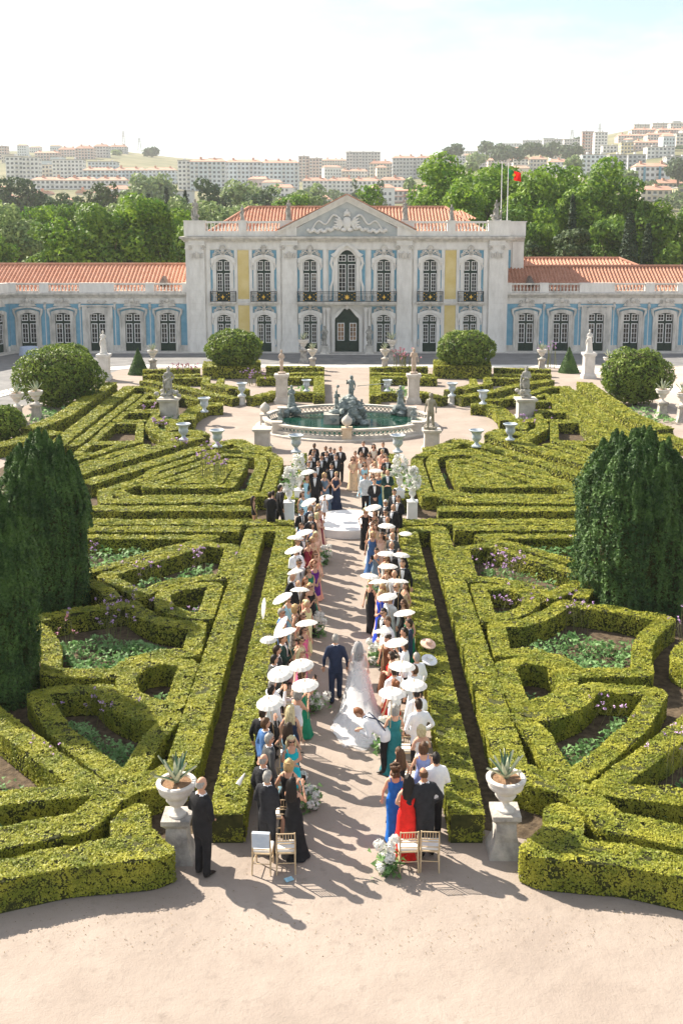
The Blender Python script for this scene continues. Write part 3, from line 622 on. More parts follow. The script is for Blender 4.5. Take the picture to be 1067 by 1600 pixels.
# hedge plan in metres (x is the distance from the garden axis; each line is mirrored)
HEDGES = [
 ('broad hedge beside the guests along the {s} edge of the aisle',[('S',0.72,0,[(2.19,17.25),(2.17,35.6),(3.28,35.6),(3.28,18.95),(3.71,18.48),(4.1,18.32),(4.4,18.0),(4.59,17.46),(4.77,16.98),(5.24,16.8),(6.07,16.47),(6.8,16.19)])]),
 ('front corner hedge at the near {s} edge of the garden',[('P',[(6.92,15.45),(5.87,15.88),(4.96,16.24),(4.12,16.47),(4.26,16.99),(4.2,17.3),(3.95,17.59),(3.61,17.46),(3.52,16.84),(3.25,16.54),(2.9,16.1),(3.23,15.86),(4.09,15.73),(4.64,15.66),(5.66,15.26),(6.67,14.83)])]),
 ('D-shaped box ring, farther of two beside the {s} border strip',[('S',0.55,1,[(3.95,29.54),(4.9,29.45),(5.36,28.91),(5.34,28.14),(4.97,27.47),(4.39,27.08),(3.9,26.96)])]),
 ('triangular box frame round the {s} bed of tall flowers',[('S',0.56,1,[(3.88,33.45),(4.84,33.8),(7.51,30.5),(6.02,28.77),(5.74,29.35),(5.36,29.8),(4.7,30.15),(3.8,30.34)])]),
 ('V-shaped box hedge beyond the {s} triangular flower bed',[('S',0.56,0,[(11.5,34.7),(4.7,34.7),(7.5,31.6),(10.2,28.9)])]),
 ('small curved box hedge beside the {s} column yew',[('S',0.5,0,[(8.17,30.03),(7.66,29.8),(7.04,29.1),(6.75,28.47)])]),
 ('six-sided box frame round the large {s} bed',[('S',0.56,1,[(4.03,26.4),(4.92,26.57),(5.65,27.25),(6.19,28.08),(6.62,27.96),(7.62,27.5),(8.77,26.79),(8.05,25.91),(7.47,24.77),(7.16,23.36),(5.59,23.34),(5.28,24.12),(4.57,24.58),(3.92,24.58)])]),
 ('D-shaped box ring, nearer of two beside the {s} border strip',[('S',0.55,1,[(3.87,23.84),(4.49,24.13),(5.05,23.87),(5.3,23.13),(5.03,22.23),(4.45,21.7),(3.88,21.51)])]),
 ('wedge-shaped box frame pointing at the near {s} urn',[('S',0.56,1,[(5.7,22.55),(6.75,22.42),(7.14,22.23),(6.16,20.52),(5.32,19.52),(4.55,18.62),(4.21,18.65),(4.07,20.11),(3.83,21.11),(4.46,21.15),(5.1,21.63)])]),
 ('long diagonal box hedge at the outer {s} of the near garden',[('S',0.6,0,[(8.72,22.21),(6.93,20.26),(4.88,18.14),(6.45,17.78),(7.25,17.61)])]),
 ('curved box hedge on the outer {s} flank of the large bed',[('S',0.55,0,[(9.65,24.77),(9.18,25.41),(8.53,24.77),(8.27,24.16),(8.5,23.58),(9.32,23.87)])]),
 ('first horizontal box strip across the {s} garden from the cross path',[('S',0.62,0,[(1.95,36.6),(16,36.65)])]),
 ('second horizontal box strip across the {s} garden',[('S',0.56,0,[(3.85,35.7),(16,35.7)])]),
 ('horizontal box strip closing the {s} chevron garden',[('S',0.62,0,[(3.5,38.35),(18,38.35)])]),
 ('aisle hedge beside the bridal party on the {s}',[('S',0.62,0,[(2.22,39.8),(2.22,48.6)])]),
 ('outer chevron box hedge of the {s} middle garden',[('S',0.58,1,[(10.05,41.24),(8.72,43.63),(8.68,44.89),(6.89,48.32),(6.21,49.44),(3.92,48.82),(3.25,47.4),(3.25,40.6),(3.63,40.71),(4.21,40.09),(4.64,39.65),(6.27,39.65),(6.91,39.56),(9.53,39.5)])]),
 ('second chevron box hedge of the {s} middle garden',[('S',0.56,1,[(9.6,41.37),(8.31,43.66),(8.44,43.6),(6.69,46.88),(6.08,48.32),(5.53,48.6),(4.2,47.99),(3.93,46.6),(3.93,41.2),(4.71,40.67),(5.11,40.36),(6.72,40.36),(7.03,40.29),(8.86,40.29)])]),
 ('inner chevron box hedge of the {s} middle garden',[('S',0.52,1,[(8.43,42.09),(6.9,44.55),(6.5,45.47),(5.75,47.04),(4.86,46.88),(4.95,42.14),(6.47,41.99),(7.2,42.03)])]),
 ('solid wedge of clipped box at the heart of the {s} chevrons',[('P',[(7.47,42.52),(6.42,44.7),(5.62,46.37),(5.14,46.29),(5.35,42.52)])]),
 ('outermost diagonal box hedge of the {s} middle garden with wavy plaza end',[('S',0.8,0,[(11.08,42.46),(9.78,45.01),(8.98,46.52),(7.22,49.85),(6.8,50.32)]),('S',0.95,0,[(6.79,50.2),(6.17,51.1),(5.59,51.41),(5.06,50.32),(4.52,49.61),(3.87,49.33)])]),
 ('bold diagonal box hedge running from the plaza out to the {s}',[('S',0.95,0,[(13.06,42.23),(11.65,45.31),(9.54,49.54),(8.18,52.2),(7.68,52.89)]),('S',0.95,0,[(9.53,53.47),(8.8,53.67),(8.31,54.25),(7.63,53.07)])]),
 ('second diagonal box strip behind the plaza on the {s}',[('S',0.55,0,[(13.05,44.11),(12.0,46.71),(10.05,50.88)])]),
 ('third diagonal box strip behind the plaza on the {s}',[('S',0.5,0,[(13.16,46.57),(12.39,48.26),(10.87,51.37)])]),
 ('box frame of the nearest bed beyond the {s} plaza',[('S',0.42,1,[(13.04,48.4),(12.99,50.76),(11.38,50.91),(12.02,48.51)])]),
 ('box frame of the square flower bed on the {s}',[('S',0.42,1,[(13.03,51.43),(13.19,56.75),(11.65,56.83),(10.64,51.43)])]),
 ('box frame of the third bed on the {s}',[('S',0.42,1,[(13.14,57.43),(13.19,60.25),(11.33,60.29),(11.1,57.51)])]),
 ('box frame of the fourth bed on the {s}',[('S',0.42,1,[(13.12,60.93),(13.11,64.19),(11.53,64.28),(10.94,60.93)])]),
 ('small triangular box frame farthest on the {s}',[('S',0.36,1,[(13.21,64.67),(13.23,67.59),(11.67,65.05)])]),
 ('wide border hedge beside the diagonal gravel walk on the {s}',[('S',0.92,0,[(15.12,70.9),(14.73,52.96),(14.62,49.87)])]),
 ('narrow border hedge inside the diagonal walk on the {s}',[('S',0.58,0,[(13.86,67.33),(13.72,50.31)])]),
 ('box strip from the diagonal walk towards the {s} statue group',[('S',0.6,0,[(14.7,70.5),(13.95,70.5),(12.33,67.91),(10.76,65.7)])]),
 ('S-curved box hedge below the {s} statue group',[('S',0.7,0,[(10.97,57.2),(10.8,55.36),(10.05,53.97),(8.96,51.68)])]),
 ('curved box hedge between the {s} statue group and the plaza',[('S',0.8,0,[(11.23,58.11),(10.4,57.33),(9.59,57.33),(9.74,55.84),(9.3,54.77)])]),
 ('curved plaza border hedge holding a vase on the {s}',[('S',0.95,0,[(7.75,63.12),(8.77,62.85),(9.2,61.2),(9.31,59.31),(9.14,57.52)])]),
 ('box strip behind the curved plaza border on the {s}',[('S',0.55,0,[(11.34,67.14),(9.77,65.12),(8.72,65.37)])]),
 ('long diagonal box hedge from the walk to the plaza on the {s}',[('S',0.8,0,[(14.86,74.13),(12.05,71.45),(9.02,67.66),(7.24,66.01)])]),
 ('chevron box frame below the round topiary on the {s}',[('S',0.55,0,[(13.51,74.96),(10.38,75.41),(10.16,72.46),(7.98,69.84)]),('S',0.5,0,[(9.26,74.96),(9.05,71.86),(6.76,69.17)])]),
 ('front box hedge of the far plaza on the {s} of the fountain',[('S',0.75,0,[(6.36,66.0),(5.54,67.2),(4.82,68.72)]),('S',0.75,0,[(3.79,68.3),(2.89,68.16),(2.17,68.02)])]),
 ('box frame beside the palace walk on the {s}',[('S',0.8,0,[(6.66,75.29),(4.37,75.72),(2.1,75.89),(1.85,66.66)])]),
 ('double box strip beneath the far {s} urn',[('S',0.6,0,[(16.0,79.97),(13.9,80.41),(11.67,80.71)]),('S',0.6,0,[(15.43,77.08),(13.15,77.01),(11.18,77.28)])]),
 ('square clipped box base beneath the round {s} topiary',[('P',[(11.15,78.56),(6.73,79.04),(7.09,83.31),(11.51,82.05)])]),
 ('box strip between the round topiary and the far {s} vases',[('S',0.6,0,[(6.57,77.02),(4.48,77.65),(1.8,78.19)]),('S',0.6,0,[(6.46,81.7),(3.45,81.7),(1.87,81.21)])]),
 ('high border hedge beyond the diagonal walk on the {s}',[('S',1.1,0,[(16.61,71.14),(16.4,65.0),(16.27,58.04),(16.62,55.18),(16.99,53.66)])]),
 ('low border hedge beside the far {s} urns',[('S',1,0,[(15.37,53.46),(16.61,54.2),(16.85,51.71),(17.72,50.38)])]),
]
# ---------------------------------------------------------------- clipped hedges
def pxpm(y, x=0.0): return 1024.0/max(8.0, math.hypot(y, 9.5)*1.0)   # rough picture scale at a distance, drives leaf size only
def offset_strip(pts, w, closed):
    p = np.array(pts, float); n = len(p); L_ = []; R_ = []
    for i in range(n):
        a = p[(i-1) % n] if (closed or i > 0) else None; b = p[(i+1) % n] if (closed or i < n-1) else None
        d1 = (p[i]-a) if a is not None else (b-p[i]); d2 = (b-p[i]) if b is not None else d1
        d1 = d1/(np.linalg.norm(d1)+1e-9); d2 = d2/(np.linalg.norm(d2)+1e-9)
        n1 = np.array([-d1[1],d1[0]]); n2 = np.array([-d2[1],d2[0]]); m = n1+n2; q = np.dot(m,m)
        m = m/q*2 if q > 0.35 else n1*1.0
        L_.append(p[i]+m*w/2); R_.append(p[i]-m*w/2)
    return np.array(L_), np.array(R_)
def smooth_path(pts, closed, w):
    """round the corners a little so curves do not read as facets"""
    p = [np.array(q, float) for q in pts]; n = len(p); out = []
    for i in range(n):
        if not closed and i in (0, n-1): out.append(p[i]); continue
        a, b, c = p[i-1], p[i], p[(i+1) % n]; la, lc = np.linalg.norm(a-b), np.linalg.norm(c-b)
        d1, d2 = (b-a)/max(la,1e-6), (c-b)/max(lc,1e-6); turn = math.acos(max(-1,min(1,float(np.dot(d1,d2)))))
        if turn < 0.2: out.append(b); continue
        r = min(0.42*la, 0.42*lc, 0.14*w if turn > 0.6 else 0.6)
        s, e = b-d1*r, b+d2*r
        for t in (0, .33, .67, 1): out.append((1-t)**2*s+2*t*(1-t)*b+t*t*e)
    return out
def hedge_sheets(shape):
    """returns list of (top quads/tris polygons, outline loops [list of pts, outward-left])"""
    if shape[0] == 'P':
        pts = [tuple(q) for q in smooth_path(shape[1], True, 1.0)]; return [('poly', np.array(pts))]
    _, w, closed, pts = shape; w = w*0.90 if w < 0.9 else w*0.94; YS = 1.32 if np.mean([q_[1] for q_ in pts]) > 34.2 else 1.08; w = w*0.93 if YS < 1.2 and w < 0.6 else w; pts = smooth_path(pts, bool(closed), w); l, r = offset_strip([(q_[0],q_[1]/YS) for q_ in pts], w, bool(closed)); l[:,1] *= YS; r[:,1] *= YS; return [('strip', l, r, bool(closed))]
def scatter_quad(q, n):
    u, v = rng.random((n,1)), rng.random((n,1))
    return (1-u)*(1-v)*q[0]+u*(1-v)*q[1]+u*v*q[2]+(1-u)*v*q[3]
def in_poly(p, poly):
    x, y = p[:,0], p[:,1]; c = np.zeros(len(p), bool); j = len(poly)-1
    for i in range(len(poly)):
        xi, yi = poly[i]; xj, yj = poly[j]
        cond = ((yi > y) != (yj > y)) & (x < (xj-xi)*(y-yi)/(yj-yi+1e-12)+xi); c ^= cond; j = i
    return c
LEAF_PX = 1.3
def make_hedge(label, shapes, side, hgt=0.75):
    z1 = hgt + float(rng.normal(0,0.015)); core = MB(); P_, N_, S_ = [], [], []
    def sample(q, nrm, dens=1.0):
        q = [np.array(a, float) for a in q]
        area = 0.5*np.linalg.norm(np.cross(q[1]-q[0],q[2]-q[0]))+0.5*np.linalg.norm(np.cross(q[2]-q[0],q[3]-q[0]))
        c = sum(q)/4; s = LEAF_PX/pxpm(c[1]); s = max(s, 0.030)
        n = rng.poisson(area*dens*1.2/(0.5*s*s))
        if n == 0: return
        p = scatter_quad(q, n); P_.append(p); N_.append(np.repeat([nrm], n, 0)); S_.append(np.full(n, s))
    def subdiv(a, b, ln):
        n = max(1, int(np.linalg.norm(b-a)/ln)); return [(a+(b-a)*i/n, a+(b-a)*(i+1)/n) for i in range(n)]
    def side_wall(a, b, out):
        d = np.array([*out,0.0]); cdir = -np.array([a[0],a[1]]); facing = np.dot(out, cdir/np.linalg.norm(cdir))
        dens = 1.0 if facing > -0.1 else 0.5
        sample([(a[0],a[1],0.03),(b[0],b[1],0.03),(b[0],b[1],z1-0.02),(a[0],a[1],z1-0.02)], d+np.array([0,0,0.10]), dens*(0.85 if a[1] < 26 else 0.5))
    jit = 0.0
    for shp in shapes:
        for sh in hedge_sheets(shp):
            jit += 0.006
            if sh[0] == 'strip':
                _, l, r, closed = sh; l = l.copy(); r = r.copy(); l[:,0] *= side; r[:,0] *= side
                if side < 0: l, r = r, l
                n = len(l); li, ri = l+(r-l)*0.05, r+(l-r)*0.05; zc = z1-0.035-jit
                vs = []; fs = []
                for i in range(n): vs += [(*li[i],0.0),(*ri[i],0.0),(*ri[i],zc),(*li[i],zc)]
                m = n if closed else n-1
                for i in range(m):
                    a, b = 4*i, 4*((i+1) % n); fs += [(a+3,a+2,b+2,b+3),(a+1,b+1,b+2,a+2),(a,a+3,b+3,b)]
                if not closed: fs += [(0,1,2,3),(4*n-4,4*n-1,4*n-2,4*n-3)]
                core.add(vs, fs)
                for i in range(m):
                    j = (i+1) % n
                    ks = max(1, int(max(np.linalg.norm(l[j]-l[i]),np.linalg.norm(r[j]-r[i]))/1.5))
                    for k in range(ks):
                        t0, t1 = k/ks, (k+1)/ks; la, lb = l[i]+(l[j]-l[i])*t0, l[i]+(l[j]-l[i])*t1; ra, rb = r[i]+(r[j]-r[i])*t0, r[i]+(r[j]-r[i])*t1
                        sample([(*la,z1),(*lb,z1),(*rb,z1),(*ra,z1)], np.array([0,0,1.0]))
                        dl = lb-la; dr = rb-ra
                        if np.linalg.norm(dl) > 1e-4: side_wall(la, lb, np.array([-dl[1],dl[0]])/np.linalg.norm(dl))
                        if np.linalg.norm(dr) > 1e-4: side_wall(ra, rb, np.array([dr[1],-dr[0]])/np.linalg.norm(dr))
                if not closed:
                    for a, b in ((r[0],l[0]),(l[-1],r[-1])):
                        d = b-a; side_wall(a, b, np.array([-d[1],d[0]])/np.linalg.norm(d))
            else:
                p = sh[1].copy(); p[:,0] *= side
                ar = 0.5*np.sum(p[:,0]*np.roll(p[:,1],-1)-np.roll(p[:,0],-1)*p[:,1])
                if ar < 0: p = p[::-1]
                c = p.mean(0); pin = p+(c-p)*0.03; core.slab([tuple(q) for q in pin], 0.0, z1-0.035-jit)
                lo, hi = p.min(0), p.max(0); gx = np.arange(lo[0],hi[0],0.8); gy = np.arange(lo[1],hi[1],0.8)
                for x in gx:
                    for y in gy: sample([(x,y,z1),(min(x+0.8,hi[0]),y,z1),(min(x+0.8,hi[0]),min(y+0.8,hi[1]),z1),(x,min(y+0.8,hi[1]),z1)], np.array([0,0,1.001]))
                for k_ in range(len(P_)):
                    pass
                keep = [np.where(N_[k_][:,2] < 1.0005, True, in_poly(P_[k_][:,:2], p)) for k_ in range(len(P_))]
                for k_ in range(len(P_)): P_[k_] = P_[k_][keep[k_]]; N_[k_] = N_[k_][keep[k_]]; S_[k_] = S_[k_][keep[k_]]
                for i in range(len(p)):
                    a, b = p[i], p[(i+1) % len(p)]; d = b-a; ln = np.linalg.norm(d)
                    if ln > 1e-3:
                        for aa, bb in subdiv(a, b, 1.5): side_wall(aa, bb, np.array([d[1],-d[0]])/ln)
    P = np.concatenate(P_); N = np.concatenate(N_); S = np.concatenate(S_)
    cl = vnoise(P*np.array([5.5,5.5,7])); cl2 = vnoise(P*2.1+31); cl3 = vnoise(P*13+7)
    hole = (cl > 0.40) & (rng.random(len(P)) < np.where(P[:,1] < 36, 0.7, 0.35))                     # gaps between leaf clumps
    amp = np.where(N[:,2] > 0.9, 1.0, 0.5)[:,None]
    P = P + N/np.linalg.norm(N,axis=1)[:,None]*(0.026*cl+0.034*cl2+0.014*cl3-0.012)[:,None]*amp
    P, N, S = P[~hole], N[~hole], S[~hole]
    v, t = leaves(P, N, S, 0.40)
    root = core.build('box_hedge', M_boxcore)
    tag(root, label.format(s='left' if side < 0 else 'right'), 'hedge', 'clipped box hedges of the parterre')
    ob('hedge_leaves', np_mesh('hedge_leaves', v, t, M_box), root, kind='stuff')
for sd_ in (-1, 1):
    for lab, shs in HEDGES:
        hg = 1.0 if 'topiary' in lab and 'base' in lab else 0.85 if 'high border' in lab else 0.60
        make_hedge(lab, shs, sd_, hg)
# bare soil sheets between the hedges
for s in (-1, 1):
    for q in ([(2.5,17.7),(3.2,17.4),(6,16.4),(12,15.6),(17,36.2),(2.5,36.2)], [(2.55,39.5),(4.0,37.65),(18,37.65),(16.0,52.0),(8,50.8),(5.6,50.3),(4.4,48.8),(2.55,48.5)], [(8.6,52.5),(15.4,53),(16.0,71.5),(12.2,72),(9,62),(8.6,56)]):
        k = MB(); pts = [(s*x,y) for x,y in q]; pts = pts if s > 0 else pts[::-1]
        k.add([(x,y,0.004) for x,y in pts],[tuple(range(len(pts)))]); structure(k.build('garden_soil', M_soil))

# ---------------------------------------------------------------- topiary, yews, cones
def foliage_thing(name, label, cat, loc, P, N, S, mt, core=None, group=None, tilt=0.7, long=1.3):
    t = thing(name, label, cat, loc, 0, group)
    if core is not None: core.build('twig_core', M_boxcore, t)
    v, f = leaves(P, N, S, tilt, long); ob('crown', np_mesh('crown', v, f, mt), t)
    return t
def sphere_pts(n, r, lump=0.08, seed=0.0):
    d = rng.normal(0,1,(n,3)); d /= np.linalg.norm(d,axis=1)[:,None]
    k = 1+lump*vnoise(d*3.2+seed)+0.5*lump*vnoise(d*8+seed*2); return d*np.array(r)*k[:,None]*(0.93+0.09*rng.random(n))[:,None], d
def ball_topiary(label, x, y, rx, ry, z0, h, seed, mt=None, lump=0.09):
    c = MB(); c.ball((0,0,z0+h/2),(rx*0.86,ry*0.86,h*0.43),16,10); c.tube([(0,0,0),(0,0,z0+0.3)],0.15,8)
    s = 1.7/pxpm(y); n = int(4*math.pi*((rx*ry+rx*h/2+ry*h/2)/3)*1.0/(0.5*s*s)); p, d = sphere_pts(n,(rx,ry,h/2),lump,seed); p[:,2] += z0+h/2
    keep = p[:,2] > z0*0.3; p, d = p[keep], d[keep]
    return foliage_thing('round_topiary', label, 'shrub', (x,y,0), p, d, np.full(len(p),s), mt or M_ball, c, 'round clipped shrubs')
ball_topiary('round clipped shrub on a box base in front of the palace, left of the door', -8.9, 80.3, 2.15, 2.0, 0.7, 3.0, 1.0)
ball_topiary('round clipped shrub on a box base in front of the palace, right of the door', 9.35, 80.3, 2.25, 2.0, 0.7, 3.0, 5.0)
ball_topiary('large square-shouldered clipped shrub behind the far left urns', -18.7, 66.0, 2.75, 2.0, 0.0, 3.9, 9.0, lump=0.13)
ball_topiary('large rounded clipped shrub behind the far right urns', 18.9, 66.5, 2.25, 1.9, 0.05, 3.7, 13.0, lump=0.13)
ball_topiary('small clipped shrub beside the left forecourt step at the picture edge', -18.6, 54.3, 1.25, 1.1, 0.0, 2.0, 17.0)
ball_topiary('low clipped shrub peeking out above the large left shrub', -19.6, 72.0, 1.6, 1.3, 0.6, 2.9, 21.0)
for s,x,y in ((-1,-16.7,81.5),(1,18.0,82.6)):
    c = MB(); c.lathe([(0.78,0.0),(0.74,0.1),(0.02,2.02)],(0,0,0),16); n = 5200; z = 2.1*(1-np.sqrt(rng.random(n))); a = rng.random(n)*2*math.pi; r = 0.84*(1-z/2.12)
    p = np.stack([r*np.cos(a),r*np.sin(a),z+0.02],1); d = np.stack([np.cos(a),np.sin(a),0.4+0*a],1)
    foliage_thing('cone_topiary', 'slim clipped cone beside the white statue on the %s' % ('left' if s<0 else 'right'), 'shrub', (x,y,0), p, d, np.full(n,0.085), M_yew, c, 'clipped cones', 0.35)
def yew(label, x, y, r, h, seed):
    """barrel-shaped yew: a fluted surface of upright sprays with a knobbly domed top"""
    rg = np.random.default_rng(seed); c = MB(); s = 1.65/pxpm(y)
    prof = lambda t: np.where(t < .58, .90+.10*np.sin(np.clip(t/.58,0,1)*math.pi*.55), .985*np.clip(1-((t-.58)/.425)**2.2,0,1)**.62)
    c.lathe([(r*.80*float(prof(np.array(t))),h*t) for t in (0,.1,.25,.45,.62,.75,.85,.90)],(0,0,0),18)
    n = int(2*math.pi*r*h*1.25/(.5*s*s)*.95); t = rg.random(n)**.92; a = rg.random(n)*2*math.pi
    flute = vnoise(np.stack([np.cos(a)*7.5+seed*3,np.sin(a)*7.5,t*h*1.1],1)); fine = vnoise(np.stack([np.cos(a)*19,np.sin(a)*19+seed,t*9],1)); knob = vnoise(np.stack([np.cos(a)*r*3.2,np.sin(a)*r*3.2,t*h*1.5+seed*5],1))
    ridge = vnoise(np.stack([np.cos(a)*13+seed,np.sin(a)*13,t*h*1.5],1)); k = 1+.16*vnoise(np.stack([np.cos(a)*2.2+seed,np.sin(a)*2.2,t*2.5],1))+.06*flute+.075*(1-2*np.abs(ridge))+.035*fine+.04*knob-.06; rr = r*prof(t)*k*(.95+.07*rg.random(n)); z = h*t*(1+.035*knob*(t > .6))+.12*np.maximum(flute,0)*(t > .55)
    P = np.stack([rr*np.cos(a),rr*np.sin(a),np.maximum(z,.03)],1); m = int(math.pi*r*r*1.7/(.5*s*s)); q = np.sqrt(rg.random(m)); b = rg.random(m)*2*math.pi
    tx, ty = r*.86*q*np.cos(b), r*.86*q*np.sin(b); tz_ = h*(.58+.42*np.clip(1-q**1.5,0,1)**.5)-.1+.34*np.maximum(vnoise(np.stack([tx*3.3,ty*3.3,0*tx+seed],1)),-.3)+.08*rg.random(m)
    P = np.concatenate([P,np.stack([tx,ty,tz_],1)]); N = np.concatenate([np.stack([np.cos(a),np.sin(a),.35+0*a],1),np.stack([tx/r*.8,ty/r*.8,1+0*tx],1)])
    for i in range(120):                                    # upright spray tips crowning the top and shoulders
        qq = math.sqrt(rg.random())*1.02; bb = rg.random()*2*math.pi; zt = h*(.58+.42*max(0,1-min(1,qq)**1.5)**.5)-.14-(.9*rg.random()**2*h*.25 if qq > .85 else 0); hh = .35+.45*rg.random(); pr = .10+.07*rg.random(); w_ = int(2*math.pi*pr*hh*1.3/(.5*s*s)); tt = rg.random(w_); ba = rg.random(w_)*2*math.pi; pf = pr*(1-tt)**.6+.012
        P = np.concatenate([P,np.stack([r*.93*qq*math.cos(bb)+pf*np.cos(ba),r*.93*qq*math.sin(bb)+pf*np.sin(ba),zt+tt*hh],1)]); N = np.concatenate([N,np.stack([np.cos(ba),np.sin(ba),.5+0*ba],1)])
    t_ = foliage_thing('column_yew', label, 'tree', (x,y,0), P, N, np.full(len(P),s), M_yew, c, 'dark column yews', 0.6, 1.5)
    k = MB(); k.tube([(0,0,0),(0,0,1.0)],[0.3,0.2],8); k.build('trunk', M_bark, t_)
yew('broad dark column yew on the left, the farther of the two', -8.95, 29.4, 1.36, 4.85, 1)
yew('dark column yew nearest the camera at the left picture edge', -8.5, 23.2, 1.14, 4.75, 2)
yew('broad dark column yew standing on the right of the near garden', 8.7, 29.8, 1.8, 5.0, 3)
yew('dark column yew cut by the right picture edge', 11.55, 30.4, 1.35, 4.6, 4)

# ---------------------------------------------------------------- bedding plants
def bed_cover(label, pts, dens, hgt, side):
    p = np.array(pts, float); p[:,0] *= side; lo, hi = p.min(0), p.max(0); area = (hi-lo).prod(); y = (lo[1]+hi[1])/2; s = 3.0/pxpm(y)
    n = int(area*dens/(s*s)); q = lo+(hi-lo)*rng.random((n,2)); q = q[in_poly(q,p)]; n = len(q)
    b = vnoise(np.stack([q[:,0]*1.8,q[:,1]*1.8,0*q[:,0]],1)); keep = rng.random(n) < np.clip(0.95+0.6*b,0.15,1); q, b = q[keep], b[keep]; n = len(q)
    z = hgt*(0.15+0.85*rng.random(n)**0.6)*(0.75+0.4*b); P = np.stack([q[:,0],q[:,1],z],1)
    v, f = leaves(P, np.repeat([[0,0,1.0]],n,0), np.full(n,s), 0.6, 1.1)
    o = ob('ground_cover', np_mesh('ground_cover', v, f, M_herb), kind='stuff'); tag(o, label, 'ground cover')
BEDS = [('leafy planting in the farther D-shaped ring on the {s}', [(4.3,28.8),(4.9,28.6),(4.95,27.8),(4.3,27.2)], 1.1, 0.25),
 ('leafy planting in the nearer D-shaped ring on the {s}', [(4.2,23.3),(4.8,23.0),(4.8,22.3),(4.2,21.8)], 1.0, 0.2),
 ('leafy planting between the chevrons on the {s}', [(4.3,45.5),(4.45,45.5),(4.45,41.5),(4.3,41.5)], 1.0, 0.25),
 ('leafy planting in the third bed on the far {s}', [(11.2,59.6),(12.2,61.4),(9.4,61.4),(9.2,59.6)], 1.0, 0.35),
 ('leafy green ground cover in the large {s} bed', [(4.4,25.2),(6.1,26.5),(8.2,25.9),(7.1,24.8),(6.7,23.7),(5.8,23.7)], 2.0, 0.42),
 ('leafy green ground cover in the wedge bed on the {s}', [(4.4,20.3),(5.3,20.7),(6.1,21.6),(6.9,21.4),(5.0,19.0),(4.5,18.9)], 2.0, 0.42),
 ('leafy planting in the {s} triangular flower bed', [(4.4,32.6),(4.4,30.8),(5.4,30.4),(6.3,30.0),(6.6,30.6)], 1.3, 0.4),
 ('wild planting beyond the V-shaped hedge on the {s}', [(6.2,34.2),(9.8,34.2),(9.6,31.2),(7.9,32.2)], 1.3, 0.45),
 ('leafy planting in the square bed on the far {s}', [(11.2,54.6),(12.6,58.0),(10.2,58.0),(9.6,54.6)], 0.9, 0.4),
 ('leafy planting beside the palace walk on the {s}', [(2.6,69.6),(4.8,69.6),(4.8,72.2),(2.6,72.2)], 1.0, 0.5),
 ('wild planting under the large far shrub on the {s}', [(16.4,59.5),(19.6,59.5),(19.4,64.5),(17.2,64.5)], 0.8, 0.4),
 ('sparse planting in the outer near bed on the {s}', [(5.4,17.5),(7.5,17.5),(8.0,19.6),(6.6,19.2)], 0.6, 0.3)]
for s in (-1,1):
    for lab, pts, de, hg in BEDS: bed_cover(lab.format(s='left' if s<0 else 'right'), pts, de, hg, s)
def verbena(label, x, y, n, h, spread, seed, head=None, cat='flower'):
    rg = np.random.default_rng(seed); k = MB(); P = []; th = max(0.005, 0.22/pxpm(y))
    for i in range(n):
        bx, by = rg.normal(0,spread*0.5,2); tx, ty = bx+rg.normal(0,0.14), by+rg.normal(0,0.14); hh = h*(0.55+0.5*rg.random())
        k.tube([(bx,by,0.0),((bx+tx)/2+rg.normal(0,0.03),(by+ty)/2,hh*0.55),(tx,ty,hh)],[th*1.4,th,th*0.8],4)
        for j in range(int(rg.integers(1,3))):
            qx, qy, qz = tx+rg.normal(0,0.08), ty+rg.normal(0,0.08), hh+rg.normal(0.03,0.05)
            k.tube([(tx,ty,hh*0.86),(qx,qy,qz)],th*0.7,3); P.append(np.array([qx,qy,qz])+rg.normal(0,0.020,(9,3)))
    t = thing('verbena_plant', label, cat, (x,y,0), 0, 'tall purple verbena clumps'); k.build('stems', M_stem, t, kind='stuff')
    P = np.concatenate(P); v, f = leaves(P, np.repeat([[0,0,1.0]],len(P),0), np.full(len(P),max(0.02,1.15/pxpm(y))), 0.8, 1.0); ob('flower_heads', np_mesh('flower_heads', v, f, head or M_purple), t, kind='stuff')
